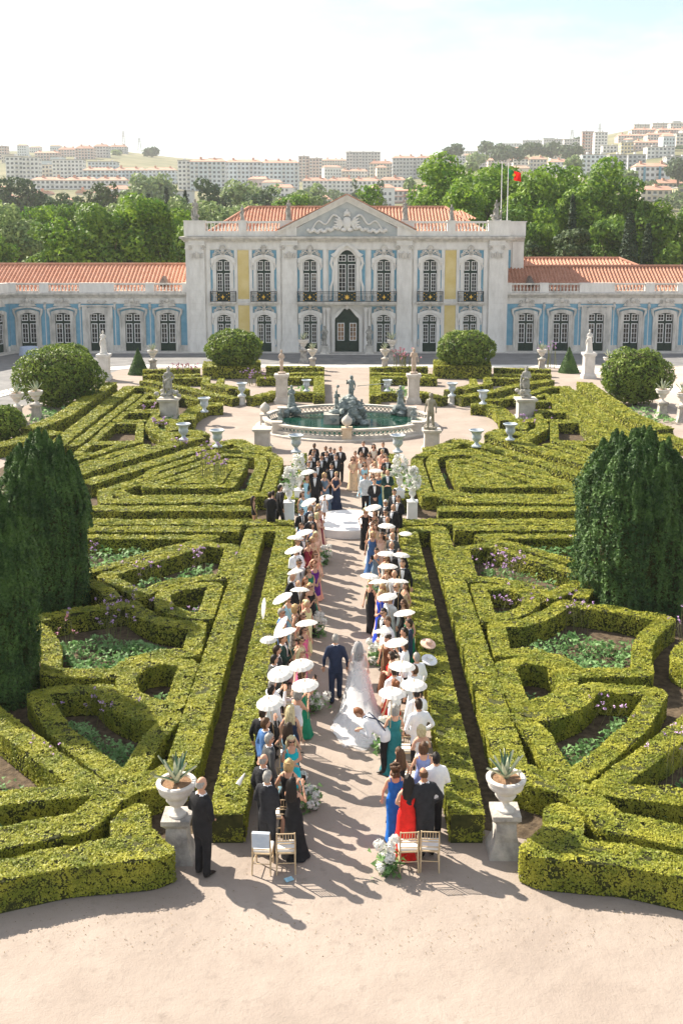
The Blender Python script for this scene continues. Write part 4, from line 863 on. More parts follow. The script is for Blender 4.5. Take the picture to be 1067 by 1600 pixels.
VERB = [(-5.85,44.0,26,1.9,0.8,'tall purple verbena clump rising from the left chevrons'),(5.1,31.6,30,1.0,0.9,'purple verbena filling the right triangular bed'),
 (5.0,28.2,14,0.9,0.5,'purple verbena in the farther right D-shaped ring'),(6.3,27.3,10,1.1,0.6,'purple verbena at the back of the large right bed'),(6.9,19.2,22,1.5,0.7,'tall purple verbena at the outer right picture edge'),
 (8.9,25.9,6,1.2,0.3,'thin purple verbena in front of the right yew'),(5.9,21.6,8,0.8,0.5,'small purple verbena in the right wedge bed'),(8.4,32.6,12,1.0,0.8,'scattered purple verbena beyond the right V-shaped hedge'),
 (-4.7,31.9,12,1.1,0.6,'purple verbena at the tip of the left triangular bed'),(-6.4,31.0,10,0.9,0.6,'dry purple verbena along the left triangular bed'),(-4.7,28.0,8,0.6,0.4,'small purple verbena in the farther left D-shaped ring'),
 (-6.4,27.0,26,1.0,1.0,'shaded purple verbena behind the large left bed'),(-7.3,25.4,5,1.2,0.25,'two tall pink verbena stems beside the nearest left yew'),(-5.3,21.9,12,0.8,0.7,'purple verbena round the nearer left wedge bed'),
 (-6.2,19.4,5,0.9,0.3,'thin purple verbena stems at the left picture edge'),(-9.0,33.4,14,0.9,1.0,'scattered purple verbena in the wild bed on the left'),(-10.6,56.6,14,0.9,0.8,'purple verbena in the left square flower bed'),
 (-8.4,50.6,8,0.9,0.4,'purple verbena beside the left vase at the plaza'),(-11.6,61.0,10,0.9,0.7,'purple verbena in the fourth bed on the left'),(4.6,84.0,26,1.7,0.9,'tall pink flowers beside the right entrance urn'),
 (10.4,57.4,10,0.8,0.8,'purple verbena in the right square flower bed'),(11.4,60.5,8,0.8,0.7,'purple verbena in the fourth bed on the right'),(17.0,86.0,10,2.2,0.8,'thin tall flower stems by the far right urn'),(-7.0,75.5,14,1.2,0.8,'purple verbena below the left round topiary'),(-12.6,80.6,24,0.9,1.4,'pink and purple flowers in the long bed left of the round topiary')]
for i,(x,y,n,h,sp,lab) in enumerate(VERB): verbena(lab, x, y, n, h, sp, 100+i, M_pink if 'pink' in lab else M_purple)
# ---------------------------------------------------------------- human figures
# one continuous body mesh per pose (overlapping tapered forms fused by a voxel remesh, then head, ears and fingers added to the same mesh);
# material slots: 0 skin 1 top 2 legs 3 shoes 4 collar 5 eyes 6 lips
BODIES = {}
def body_mesh(sex, pose, build=1.0, bend=0.0):
    key = (sex, pose, build, bend)
    if key in BODIES: return BODIES[key]
    m = sex == 'm'; sh = 0.185 if m else 0.155; k = MB()
    if m: tors = [(0.76,.168,.115),(0.84,.178,.125),(0.95,.172,.122),(1.08,.165,.118),(1.22,.182,.125),(1.34,.200,.122),(1.43,.185,.105),(1.49,.10,.075),(1.54,.062,.062)]
    else: tors = [(0.80,.155,.11),(0.90,.17,.12),(1.0,.145,.105),(1.08,.118,.092),(1.18,.130,.105),(1.27,.148,.122),(1.35,.155,.10),(1.41,.13,.08),(1.45,.075,.06),(1.50,.05,.052)]
    tors = [(z,a*build,b*build) for z,a,b in tors]
    k.tube([(0,0,z) for z,_,_ in tors],[(a,b) for _,a,b in tors],14,up=(1,0,0))
    hz = 0.88; st = 0.16 if pose == 'walk' else 0.0
    for s in (-1,1):
        fx = 0.095*s; f = st*s
        if m: k.tube([(fx,0,hz),(fx,0.02+f*0.5,0.5),(fx,-0.01+f,0.10),(fx,-0.01+f,0.05)],[.098*build,.080,.072,.070],10)
        else: k.tube([(fx*0.8,0,hz),(fx*0.75,0.02+f*0.5,0.49),(fx*0.7,-0.02+f,0.30),(fx*0.7,-0.01+f,0.09),(fx*0.7,-0.01+f,0.05)],[.095*build,.058,.056,.038,.038],10)
        sx = fx if m else fx*0.7
        k.tube([(sx,-0.07+f,0.045),(sx,0.05+f,0.05),(sx*1.15,0.19+f,0.03)],[(.042,.045),(.05,.045),(.035,.028)] if m else [(.03,.04),(.036,.035),(.028,.02)],8,up=(1,0,0))
    sz = 1.42 if m else 1.36
    A = {'side':[((sh+.09),-.03,1.14),((sh+.09),.07,.90)],'clasp':[((sh+.08),-.02,1.15),(.045,.20,.97)],'clasp_back':[((sh+.08),-.06,1.15),(.05,-.16,.92)],'photo':[((sh+.06),.14,1.14),(.07,.32,1.40)],
         'fold':[((sh+.07),.02,1.14),(-.02,.20,1.12)],'walk':[((sh+.10),-.06,1.15),((sh+.11),.02,.90)],'raise':[((sh+.07),.12,1.17),(.16,.26,1.40)],'hip':[((sh+.14),-.06,1.17),(sh+.02,.10,1.0)]}
    arms = {'parasol':('side','raise'),'link':('side','fold')}.get(pose,(pose,pose)); wr = {}
    for s,an in ((-1,arms[0]),(1,arms[1])):
        (ex,ey,ez),(wx,wy,wz) = A[an]; S_ = Vector((s*sh*0.93,0,sz)); E = Vector((s*ex*build**.5,ey,ez)); W = Vector((s*wx,wy,wz)); 
        up_r, el, wr_ = (.066,.054,.040) if m else (.046,.038,.028)
        k.tube([S_-Vector((s*.05,0,-.01)),S_,S_.lerp(E,.5),E,E.lerp(W,.5),W],[up_r*.9,up_r*1.05,up_r*.92,el,el*.92,wr_],9); wr[s] = (E,W)
    raw = k.mesh('raw', []); o = bpy.data.objects.new('raw', raw); COL.objects.link(o)
    md = o.modifiers.new('r','REMESH'); md.mode = 'VOXEL'; md.voxel_size = 0.034
    sm = o.modifiers.new('s','SMOOTH'); sm.factor = 0.5; sm.iterations = 3
    ev = o.evaluated_get(bpy.context.evaluated_depsgraph_get()); me0 = ev.to_mesh(); V = [tuple(v.co) for v in me0.vertices]; Fs = [tuple(p.vertices) for p in me0.polygons]; ev.to_mesh_clear()
    bpy.data.objects.remove(o); bpy.data.meshes.remove(raw)
    q = MB(); q.v = V; q.f = Fs; q.m = []
    va = np.array(V); 
    for f in Fs:
        c = va[list(f)].mean(0); x,y,z = c; wd = min((Vector(c)-wr[s][1]).length for s in (-1,1)); mi = 1
        arm_d = min(dist_seg(c, wr[s][0], wr[s][1]) for s in (-1,1)); ua_d = min(dist_seg(c, Vector((s*sh,0,sz-.04)), wr[s][0]) for s in (-1,1))
        if z < 0.085: mi = 3
        elif m:
            if z > 1.515: mi = 0
            elif z > 1.498 and math.hypot(x,y) < .10: mi = 4
            elif z < 0.80 and arm_d > .09: mi = 2
            if wd < .035: mi = 0
        else:
            if z > 1.33 and ua_d > 0: mi = 0
            elif arm_d < .06 or (ua_d < .058 and abs(x) > sh*0.80): mi = 0
            elif z < 0.80: mi = 0
        q.m.append(mi)
    hz_ = 1.655 if m else 1.60; hr = (.078,.098,.118) if m else (.072,.092,.110)      # head: shaped ellipsoid with brow, nose, jaw and ears
    n0 = len(q.v); q.mi = 0; q.ball((0,0.012,hz_),hr,14,12)
    for i in range(n0,len(q.v)):
        x,y,z = q.v[i]; t = (z-hz_)/hr[2]
        if t < -0.15: x *= 1-0.22*(-t-0.15); y = y*(1-0.10*(-t-0.15))+0.012*(-t)
        if y > 0.05 and -0.05 < t < 0.30: y -= 0.006
        q.v[i] = (x,y,z)
    q.tube([(0,0.0,hz_-hr[2]*0.5),(0,-0.01,hz_-0.17)],[.055 if m else .044]*2,8)
    yf = 0.012+hr[1]
    q.add([(0,yf-.006,hz_+.02),(-.015,yf-.012,hz_-.035),(.015,yf-.012,hz_-.035),(0,yf+.022,hz_-.03),(0,yf-.02,hz_-.045)],[(0,1,3),(0,3,2),(1,4,3),(3,4,2)])
    for s in (-1,1): q.ball((s*hr[0]*1.0,-0.002,hz_-.005),(.010,.022,.032),6,5)
    q.mi = 5
    for s in (-1,1): q.ball((s*.030,yf-.016,hz_+.012),(.011,.008,.006),6,4)
    q.mi = 6; q.ball((0,yf-.018,hz_-.062),(.022,.008,.006),6,4); q.mi = 0
    for s in (-1,1):                                                                   # palm, four unequal fingers and a thumb
        E,W = wr[s]; d = (W-E).normalized(); side = Vector((-s,0,0)); side = (side-d*side.dot(d)); side = side.normalized() if side.length > .2 else Vector((0,0,1)); nm = d.cross(side)
        sc = 1.0 if m else .86; q.tube([W-d*.02,W+d*.03*sc,W+d*.085*sc],[(.022*sc,.03*sc),(.018*sc,.04*sc),(.014*sc,.038*sc)],8,up=tuple(nm))
        for j,(o_,ln) in enumerate(((-.028,.062),(-.010,.074),(.009,.070),(.027,.054))):
            b = W+d*.08*sc+side*o_*sc; cu = nm*(s*-1)*.022; q.tube([b,b+d*ln*.5*sc+cu*.3,b+d*ln*.85*sc+cu],[.0095*sc,.009*sc,.0065*sc],5)
        b = W+d*.03*sc-side*.036*sc; q.tube([b,b+d*.03*sc-side*.024*sc,b+d*.06*sc-side*.020*sc],[.012*sc,.0105*sc,.008*sc],5)
    if bend:
        c_, s_ = math.cos(bend), math.sin(bend)
        for i,(x,y,z) in enumerate(q.v):
            if z > 0.88:
                t = min(1,(z-0.88)/0.14); a = bend*t; c_, s_ = math.cos(a), math.sin(a); dz = z-0.90; q.v[i] = (x, y*c_+dz*s_-0.0, 0.90+dz*c_-y*s_)
    me = q.mesh('body_'+sex, [M_skin]*7, smooth=60); BODIES[key] = me
    return me
def dist_seg(c, a, b):
    c = Vector(c); d = b-a; t = max(0,min(1,(c-a).dot(d)/d.length_squared)); return (a+d*t-c).length
M_skin = mat('skin light', (0.52,0.29,0.19), (0.60,0.35,0.24), 6, 0.55)
SK = {'l':M_skin,'t':mat('skin tanned', (0.40,0.20,0.12), (0.47,0.25,0.15), 6, 0.55),'d':mat('skin deep', (0.16,0.075,0.045), (0.20,0.10,0.06), 6, 0.5)}
M_eye = mat('eye dark', (0.02,0.015,0.012)); M_lip = mat('lips', (0.36,0.12,0.10)); M_shoe = mat('black shoe leather', (0.012,0.011,0.011), None, 4, 0.35)
CLOTH = {'black':(0.014,0.014,0.016),'char':(0.022,0.023,0.027),'grey':(0.06,0.063,0.065),'navy':(0.018,0.028,0.06),'blue':(0.05,0.12,0.28),'white':(0.74,0.76,0.82),'cream':(0.70,0.66,0.58),'royal':(0.02,0.06,0.50),'cobalt':(0.01,0.11,0.42),
 'red':(0.62,0.02,0.015),'turq':(0.01,0.42,0.50),'teal':(0.02,0.16,0.18),'tealblue':(0.01,0.13,0.26),'pink':(0.62,0.12,0.27),'blush':(0.70,0.45,0.36),'champ':(0.62,0.46,0.30),'lblue':(0.30,0.52,0.66),'slate':(0.12,0.18,0.25),'purple':(0.12,0.02,0.22),
 'green':(0.01,0.18,0.10),'dgreen':(0.015,0.04,0.035),'yellow':(0.66,0.62,0.34),'burg':(0.18,0.02,0.04),'peri':(0.20,0.26,0.50),'coral':(0.70,0.30,0.22),'print':(0.40,0.38,0.36),'brown':(0.12,0.05,0.025),'lgrey':(0.45,0.47,0.48)}
HAIR = {'black':(0.012,0.009,0.008),'dark':(0.03,0.017,0.010),'brown':(0.085,0.042,0.020),'red':(0.20,0.075,0.028),'blond':(0.46,0.32,0.15),'lblond':(0.60,0.48,0.28),'grey':(0.28,0.27,0.25),'white':(0.55,0.54,0.51)}
def cloth(c): 
    a = CLOTH[c]; return mat('cloth '+c, a, tuple(min(0.86,x*1.35+0.004) for x in a) if c != 'print' else (0.02,0.02,0.02), 9 if c != 'print' else 14, 0.85, 0.25, 26, spec=0.2)
def hairm(c): a = HAIR[c]; return mat('hair '+c, tuple(x*0.7 for x in a), tuple(min(.8,x*1.5) for x in a), 30, 0.5, 0.3, 60, stretch=(3,3,0.4))
HAIRS = {}
def hair_mesh(style, sex):
    if (style,sex) in HAIRS: return HAIRS[(style,sex)]
    m = sex == 'm'; hz = 1.655 if m else 1.60; hr = (.078,.098,.118) if m else (.072,.092,.110); k = MB(); g = 1.10 if m else 1.16
    rg = np.random.default_rng(len(HAIRS)+5); nu, nv = 18, 12; idx = {}
    for j in range(nv+1):
        a = math.pi*j/nv
        for i in range(nu):
            b = 2*math.pi*i/nu; d = (math.sin(a)*math.cos(b),math.sin(a)*math.sin(b),math.cos(a)); w = 1+0.035*math.sin(i*2.3+j*1.7)+0.03*rg.normal()
            k.v.append((hr[0]*g*w*d[0],0.004+hr[1]*g*w*d[1],hz+hr[2]*g*w*d[2])); idx[j,i] = len(k.v)-1
    low = {'balding':-0.35,'bald':-9}.get(style,-0.62 if m else -0.75)
    for j in range(nv):
        for i in range(nu):
            zc = math.cos(math.pi*(j+.5)/nv); yc = math.sin(2*math.pi*(i+.5)/nu)*math.sin(math.pi*(j+.5)/nv); xc = abs(math.cos(2*math.pi*(i+.5)/nu))
            if yc > 0.12+0.25*zc and zc < 0.55: continue
            if zc < low: continue
            if m and yc > -0.25 and zc < -0.10: continue
            if style == 'balding' and (zc > 0.42 or (yc > -0.1 and zc > 0.1)): continue
            k.f.append((idx[j,i],idx[j+1,i],idx[j+1,(i+1)%nu],idx[j,(i+1)%nu])); k.m.append(0)
    if style in ('long','wavy'):
        n = 9; ln = 0.30 if style == 'long' else 0.28
        for q in range(n):
            t = q/(n-1)*2-1; x = t*0.085; w = 0.02*(1 if style=='wavy' else .3)
            k.tube([(x*.8,-0.055+0.03*t*t,hz+0.06),(x*1.05,-.105+.05*t*t,hz-.06),(x*1.1+w*math.sin(q*2),-.115+.05*t*t,hz-.2),(x*1.05-w*math.sin(q*1.3),-.12+.035*t*t,hz-.2-ln*.45),(x*.8,-.11,hz-.12-ln*(.9-.2*t*t))],[.03,.034,.036,.030,.008],6)
    elif style == 'bob':
        for q in range(9):
            t = q/8*2-1; a = math.pi*(1.5+t*.62); x, y = .088*math.cos(a), .10*math.sin(a)
            k.tube([(x*.85,y*.85+.0,hz+.06),(x*.98,y*.98,hz-.04),(x*.92,y*.92,hz-.14)],[.026,.030,.018],6)
    elif style == 'bun': k.ball((0,-.125,hz-.01),(.052,.045,.05),9,7)
    elif style == 'updo': k.ball((0,-.10,hz+.05),(.065,.06,.06),9,7); k.ball((0,-.10,hz-.04),(.06,.045,.05),8,6)
    elif style == 'curly':
        for q in range(34):
            a = rg.random()*2*math.pi; h_ = rg.random(); k.ball((.085*math.cos(a)*(1-.2*h_),-.03+.10*math.sin(a)*.9-0.02,hz+.10-.26*h_) if math.sin(a) < .35 else (.06*math.cos(a),-.05,hz+.10),(.042,.042,.042),6,5)
    HAIRS[(style,sex)] = k.mesh('hair_'+style, hairm('brown'), smooth=60); return HAIRS[(style,sex)]
DRESS = {}
def dress_mesh(kind):
    if kind in DRESS: return DRESS[kind]
    top = 1.33; rows = {'gown':[(top,.158,.118),(1.27,.160,.134),(1.17,.142,.118),(1.07,.126,.102),(.95,.172,.126),(.84,.186,.140),(.6,.19,.15),(.3,.225,.19),(.02,.29,.26)],
        'column':[(top,.158,.118),(1.27,.160,.134),(1.17,.142,.118),(1.07,.128,.104),(.95,.172,.128),(.84,.184,.138),(.6,.165,.13),(.3,.165,.14),(.03,.19,.17)],
        'knee':[(top,.158,.118),(1.27,.160,.134),(1.17,.142,.118),(1.07,.128,.104),(.95,.174,.130),(.80,.20,.16),(.52,.215,.18)]}[kind]
    k = MB(); n = 28
    for j,(z,a,b) in enumerate(rows):
        amp = 0.0 if z > .9 else 0.055*(.9-z)/.9
        for i in range(n):
            t = 2*math.pi*i/n; q = 1.035+amp*math.sin(7*t+z*2)+amp*.5*math.sin(11*t+1); k.v.append((a*q*math.cos(t),b*q*math.sin(t),z+(0.02*math.cos(2*t) if j == 0 else 0)))
    for j in range(len(rows)-1):
        for i in range(n): k.f.append(((j+1)*n+i,(j+1)*n+(i+1)%n,j*n+(i+1)%n,j*n+i)); k.m.append(0)
    for s in (-1,1): k.tube([(s*.085,.118,1.30),(s*.105,.05,1.405),(s*.10,-.04,1.405),(s*.08,-.10,1.31)],.016,5)
    DRESS[kind] = k.mesh('dress_'+kind, cloth('black'), smooth=50); return DRESS[kind]
SHARED = {}
def shared(name, fn):
    if name not in SHARED: SHARED[name] = fn()
    return SHARED[name]
def _shirt():
    k = MB(); rows = [(1.495,.055,.062),(1.44,.062,.104),(1.36,.055,.126),(1.25,.035,.128),(1.14,.008,.122)]
    for z,w,y in rows: k.v += [(-w,y-.004,z),(0,y+.006,z),(w,y-.004,z)]
    for j in range(len(rows)-1):
        for i in range(2): k.f.append((3*j+i,3*j+i+1,3*j+3+i+1,3*j+3+i)); k.m.append(0)
    k.tube([(.065*math.cos(t),.01+.066*math.sin(t),1.508) for t in np.linspace(0,2*math.pi,13)],.007,5)
    return k.mesh('shirt_front', cloth('white'))
def _bow():
    k = MB(); y = .098
    for s in (-1,1): k.add([(0,y,1.478),(s*.05,y+.004,1.50),(s*.05,y+.004,1.455),(0,y+.014,1.478)],[(0,1,2),(3,1,0),(3,2,1),(3,0,2)])
    return k.mesh('bow_tie', cloth('black'))
def _tie():
    k = MB(); k.add([(-.016,.100,1.49),(.016,.100,1.49),(.022,.142,1.30),(.0,.142,1.15),(-.022,.142,1.30),(0,.150,1.35)],[(0,5,1),(1,5,2),(2,5,3),(3,5,4),(4,5,0)]); return k.mesh('neck_tie', cloth('navy'))
def _shades(hz):
    k = MB(); y = .112 if hz > 1.62 else .106
    for s in (-1,1): k.ball((s*.034,y,hz+.012),(.026,.008,.018),8,5); k.box(min(s*.058,s*.075),max(s*.058,s*.075),-.01,y-.004,hz+.012,hz+.02)
    k.box(-.012,.012,y,y+.006,hz+.014,hz+.022); return k.mesh('sunglasses', mat('dark lenses',(0.008,0.008,0.01),None,4,0.15))
M_white_sl = cloth('white')
def figure(name, label, x, y, face, sex='m', pose='side', outfit='suit', top='black', legs=None, hair='dark', style='short', skin='l', shades=False, tie='bow', dress='gown', scale=1.0, group=None, cat='person', build=1.0, bend=0.0, z=0.0):
    """face: heading in degrees, 0 looks away from the camera (+y), 180 looks at it"""
    t = thing(name, label, cat, (x,y,z), R(-face), group); t.scale = (scale,)*3
    b = ob('body', body_mesh(sex,pose,build,bend), t); sk = SK[skin]
    if sex == 'm':
        tm = cloth(top) if outfit == 'suit' else cloth('white' if top == 'black' else top); lm = cloth(legs or (top if outfit == 'suit' else 'black')); ms = [sk,tm,lm,M_shoe,cloth('white'),M_eye,M_lip]
    else:
        if outfit == 'suit': ms = [sk,cloth(top),cloth(top),M_shoe,sk,M_eye,M_lip]
        else: ms = [sk,cloth(top),sk,M_shoe,sk,M_eye,M_lip]
    for i,mm in enumerate(ms): b.material_slots[i].link = 'OBJECT'; b.material_slots[i].material = mm
    def child(nm, me, mt=None):
        o = ob(nm, me, t)
        if mt: o.material_slots[0].link = 'OBJECT'; o.material_slots[0].material = mt
        if bend and nm != 'trousers':
            o.matrix_local = Matrix.Translation((0,0,0.90)) @ Matrix.Rotation(-bend,4,'X') @ Matrix.Translation((0,0,-0.90))
        return o
    if style != 'bald': child('hair', hair_mesh(style,sex), hairm(hair))
    if sex == 'm':
        if outfit == 'suit': child('shirt_front', shared('shirt',_shirt))
        if tie == 'bow': child('bow_tie', shared('bow',_bow))
        elif tie: child('neck_tie', shared('tie',_tie), cloth(tie))
    elif outfit == 'dress': child('dress', dress_mesh(dress), cloth(top))
    else:
        pass
    if shades: child('sunglasses', shared('shades'+sex, lambda: _shades(1.655 if sex=='m' else 1.60)))
    return t
# ---------------------------------------------------------------- statues, urns, fountain
def stone_figure(t, sex, pose, h, mt, robe=None, seed=0, twist=0):
    k = h/1.75; b = ob('figure', body_mesh(sex,pose), t); b.scale = (k,k,k); b.rotation_euler = (0,0,R(twist))
    for i in range(7): b.material_slots[i].link = 'OBJECT'; b.material_slots[i].material = mt
    hr = ob('hair', hair_mesh('curly' if sex == 'm' else 'updo', sex), t); hr.scale = (k,k,k); hr.rotation_euler = (0,0,R(twist)); hr.material_slots[0].link = 'OBJECT'; hr.material_slots[0].material = mt
    if robe:
        d = MB(); n = 26; rows = [(1.30,.17,.13),(1.1,.155,.13),(.95,.195,.15),(.7,.20,.17),(.35,.21,.18),(.04,.25,.22)] if robe == 'long' else [(1.0,.165,.13),(.9,.20,.155),(.7,.215,.17),(.52,.20,.16)]
        for z,a,b_ in rows:
            for i in range(n): q = 2*math.pi*i/n; w = 1.03+.09*math.sin(6*q+seed+z*3)*(1.3-z)*.8; d.v.append((a*w*math.cos(q),b_*w*math.sin(q),z))
        for j in range(len(rows)-1):
            for i in range(n): d.f.append(((j+1)*n+i,(j+1)*n+(i+1)%n,j*n+(i+1)%n,j*n+i)); d.m.append(0)
        d.tube([(-.2,.02,1.36),(-.05,.14,1.15),(.15,.12,.98),(.24,-.06,.7),(.2,-.16,.35)],[.05,.06,.07,.07,.04],7)
        o = d.build('drapery', mt, t, smooth=60); o.scale = (k,k,k); o.rotation_euler = (0,0,R(twist))
    p = MB(); p.box(-.27*k,.27*k,-.25*k,.25*k,-.09,0.03); p.build('base', mt, t)
def statue(label, x, y, z, h, face, mt, sex='f', pose='fold', robe='long', second=None, seed=0, group='garden statues'):
    t = thing('statue', label, 'statue', (x,y,z+0.09), R(-face), group); stone_figure(t,sex,pose,h,mt,robe,seed)
    if second:                                                     # a second, lower figure of the group
        s2, p2, h2, dx, dy = second; k = h2/1.75
        b = ob('second_figure', body_mesh(s2,p2), t, (dx,dy,0.0)); b.scale = (k,k,k); b.rotation_euler = (0,0,R(70 if dx>0 else -60))
        for i in range(7): b.material_slots[i].link = 'OBJECT'; b.material_slots[i].material = mt
        c = MB(); rg = np.random.default_rng(seed)
        for i in range(14): c.ball((rg.normal(0,.22),rg.normal(0,.16),rg.random()*.35),(.16,.14,.13),7,5)
        c.build('rockwork', mt, t, smooth=60)
    return t
def pedestal(label, x, y, w, h, mt, group='statue pedestals', cat='pedestal', rz=0):
    w *= .84
    t = thing('pedestal', label, cat, (x,y,0), rz, group); k = MB()
    k.box(-w*.62,w*.62,-w*.62,w*.62,0,h*.12); k.box(-w*.56,w*.56,-w*.56,w*.56,h*.1201,h*.2,0.04); k.build('base', mt, t)
    k = MB(); k.box(-w*.47,w*.47,-w*.47,w*.47,h*.2001,h*.86); k.build('die', mt, t)
    k = MB(); k.box(-w*.34,w*.34,-w*.49,-w*.4701,h*.28,h*.78); k.build('front_panel', mt, t)
    k = MB(); k.box(-w*.52,w*.52,-w*.52,w*.52,h*.8601,h*.91); k.box(-w*.6,w*.6,-w*.6,w*.6,h*.9101,h); k.build('cap', mt, t); return t
pedestal('tall white marble pedestal under the white statue on the far left', -18.7, 78.4, 1.0, 2.0, M_marble); statue('white marble statue of a draped woman on the far left pedestal', -18.7, 78.4, 2.0, 1.75, 175, M_marble, 'f','raise','long')
pedestal('tall white marble pedestal under the white statue on the far right', 18.85, 79.4, 1.0, 2.0, M_marble); statue('white marble statue of a draped woman on the far right pedestal', 18.85, 79.4, 2.0, 1.75, 190, M_marble, 'f','fold','long',None,2)
pedestal('fluted pedestal under the grey group left of the plaza', -10.7, 60.9, 1.25, 1.35, M_basin); statue('grey stone group of two figures on the pedestal left of the plaza', -10.7, 60.9, 1.35, 1.75, 180, M_statue, 'm','hip','knee',('f','fold',1.2,.28,-.1),3)
pedestal('fluted pedestal under the grey group right of the plaza', 10.75, 60.9, 1.25, 1.35, M_basin); statue('grey stone group of two figures on the pedestal right of the plaza', 10.75, 60.9, 1.35, 1.8, 185, M_statue, 'm','fold','knee',('f','fold',1.35,.28,-.1),4)
pedestal('white pedestal behind the fountain on the left', -4.32, 67.3, .95, 1.95, M_basin); statue('slender pinkish statue of a woman behind the fountain on the left', -4.32, 67.3, 1.95, 1.55, 180, mat('pinkish sandstone',(0.42,0.32,0.25),(0.55,0.44,0.36),3,0.8,0.2), 'f','clasp',None)
pedestal('white pedestal behind the fountain on the right', 4.42, 67.3, .95, 1.95, M_basin); statue('slender ochre statue of a youth with raised arm behind the fountain on the right', 4.42, 67.3, 1.95, 1.6, 178, mat('pinkish sandstone',(0.42,0.32,0.25)), 'm','parasol',None)
pedestal('pale pedestal in front of the fountain on the right', 4.36, 51.9, .95, 1.15, M_basin); statue('bronze-grey statue of a nude youth in front of the fountain on the right', 4.30, 51.9, 1.15, 1.75, 205, mat('bronze grey',(0.16,0.15,0.11),(0.34,0.31,0.25),4,0.6,0.2), 'm','walk',None)
pedestal('empty pale pedestal in front of the fountain on the left', -4.40, 52.4, .98, 1.12, M_basin)
for s in (-1,1):
    pedestal('low stone block beside the entrance door on the %s' % ('left' if s<0 else 'right'), s*2.1, 96.1, .8, .75, M_stone_d, 'entrance plinths'); statue('dark grey warrior statue beside the entrance door on the %s' % ('left' if s<0 else 'right'), s*2.1, 96.1, .75, 1.75, 180, M_statue, 'm','hip','knee',None,5+s,'entrance statues')
for i,(x,lab,sx,po,sec) in enumerate([(-14.2,'roof statue group at the far left corner of the pavilion','m','parasol',('f','fold',1.0,.3,0)),(-9.8,'small roof statue between the left balustrades of the pavilion','f','fold',None),(-5.45,'roof statue left of the pediment','f','raise',None),(5.45,'roof statue right of the pediment','f','hip',None),(9.8,'small roof statue between the right balustrades of the pavilion','m','fold',None),(14.0,'roof statue group at the far right corner of the pavilion','f','raise',('m','fold',1.0,-.42,0))]):
    statue('grey stone '+lab, x, PY+0.05, 12.40, 1.35 if 'small' in lab else 1.85, 180, M_statue, sx, po, 'long', sec, 10+i, 'roof statues')
# vases on hedges and plaza edges
def _vase():
    k = MB(); k.lathe([(.24,0),(.24,.06),(.16,.09),(.10,.16),(.09,.24),(.15,.30),(.23,.40),(.25,.50),(.22,.60),(.26,.72),(.36,.80),(.38,.84),(.34,.86),(.27,.80),(.2,.7)],(0,0,0),18); return k.mesh('vase', mat('blue-grey glazed stone',(0.30,0.36,0.42),(0.52,0.57,0.60),5,0.5), smooth=50)
VASE = _vase()
def vase(label, x, y, z, s=1.0, tall=False):
    if tall:
        k = MB(); k.lathe([(.30,0),(.30,.12),(.22,.16),(.22,.5),(.28,.54),(.28,.62)],(0,0,0),14); o = k.build('vase_plinth', M_stone, None, smooth=40); o.location = (x,y,0); tag(o, 'short stone plinth under the '+label, 'plinth', 'vase plinths')
    o = ob('garden_vase', VASE, None, (x,y,z)); o.scale = (s,)*3; tag(o, label, 'vase', 'blue-grey stone vases')
for s,q in ((-1,'left'),(1,'right')):
    vase('blue-grey vase on the curved plaza border hedge, far %s'%q, s*8.4, 59.6 if s<0 else 62.5, .72)
    vase('blue-grey vase on a short plinth at the %s plaza gap'%q, s*6.9, 66.6, .60, 1, True)
    vase('blue-grey vase nearest the palace walk on the %s'%q, s*2.7, 67.8, .72, .9)
    vase('blue-grey vase at the outer %s corner of the plaza'%q, s*8.3, 51.2, .72)
    vase('blue-grey vase on the wavy hedge in front of the plaza, %s'%q, s*6.4, 49.7, .68)
    vase('blue-grey vase at the %s plaza end of the aisle hedge'%q, s*2.45, 48.4, .68)
# urns with agaves
M_agave = mat('agave leaves', (0.10,0.22,0.17), (0.26,0.38,0.28), 3, 0.5); M_agm = mat('agave pale margins', (0.50,0.55,0.38), (0.62,0.64,0.45), 4, 0.5)
def agave(label, x, y, z, s, seed):
    rg = np.random.default_rng(seed); t = thing('agave', label, 'plant', (x,y,z), 0, 'agaves in urns')
    for i in range(13):
        a = i*2.4+rg.normal(0,.15); el = 1.38-.062*i+rg.normal(0,.05); ln = s*(.72+.2*rg.random()); k = MB(); d = Vector((math.cos(a)*math.cos(el),math.sin(a)*math.cos(el),math.sin(el))); sd = Vector((-math.sin(a),math.cos(a),0)); nm = d.cross(sd)
        for m_i,(wf,off) in enumerate(((1.0,0.0),(.68,.006))):
            vs = []; k.mi = 1-m_i
            for t_ in (0,.2,.45,.7,.88,1.0):
                c = d*ln*t_+Vector((0,0,-.10*ln*t_*t_*(1 if el < .8 else .2))); w = s*.085*wf*(1.0 if t_ < .25 else 1.15*(1-t_)**.75+.01); vs += [tuple(c-sd*w-nm*(off+.02)*-1),tuple(c-nm*.02*s+nm*off),tuple(c+sd*w+nm*(off+.02))]
            k.add(vs,[(3*j+q,3*j+q+1,3*j+4+q,3*j+3+q) for j in range(5) for q in (0,1)])
        k.build('leaf', [M_agave,M_agm], t)
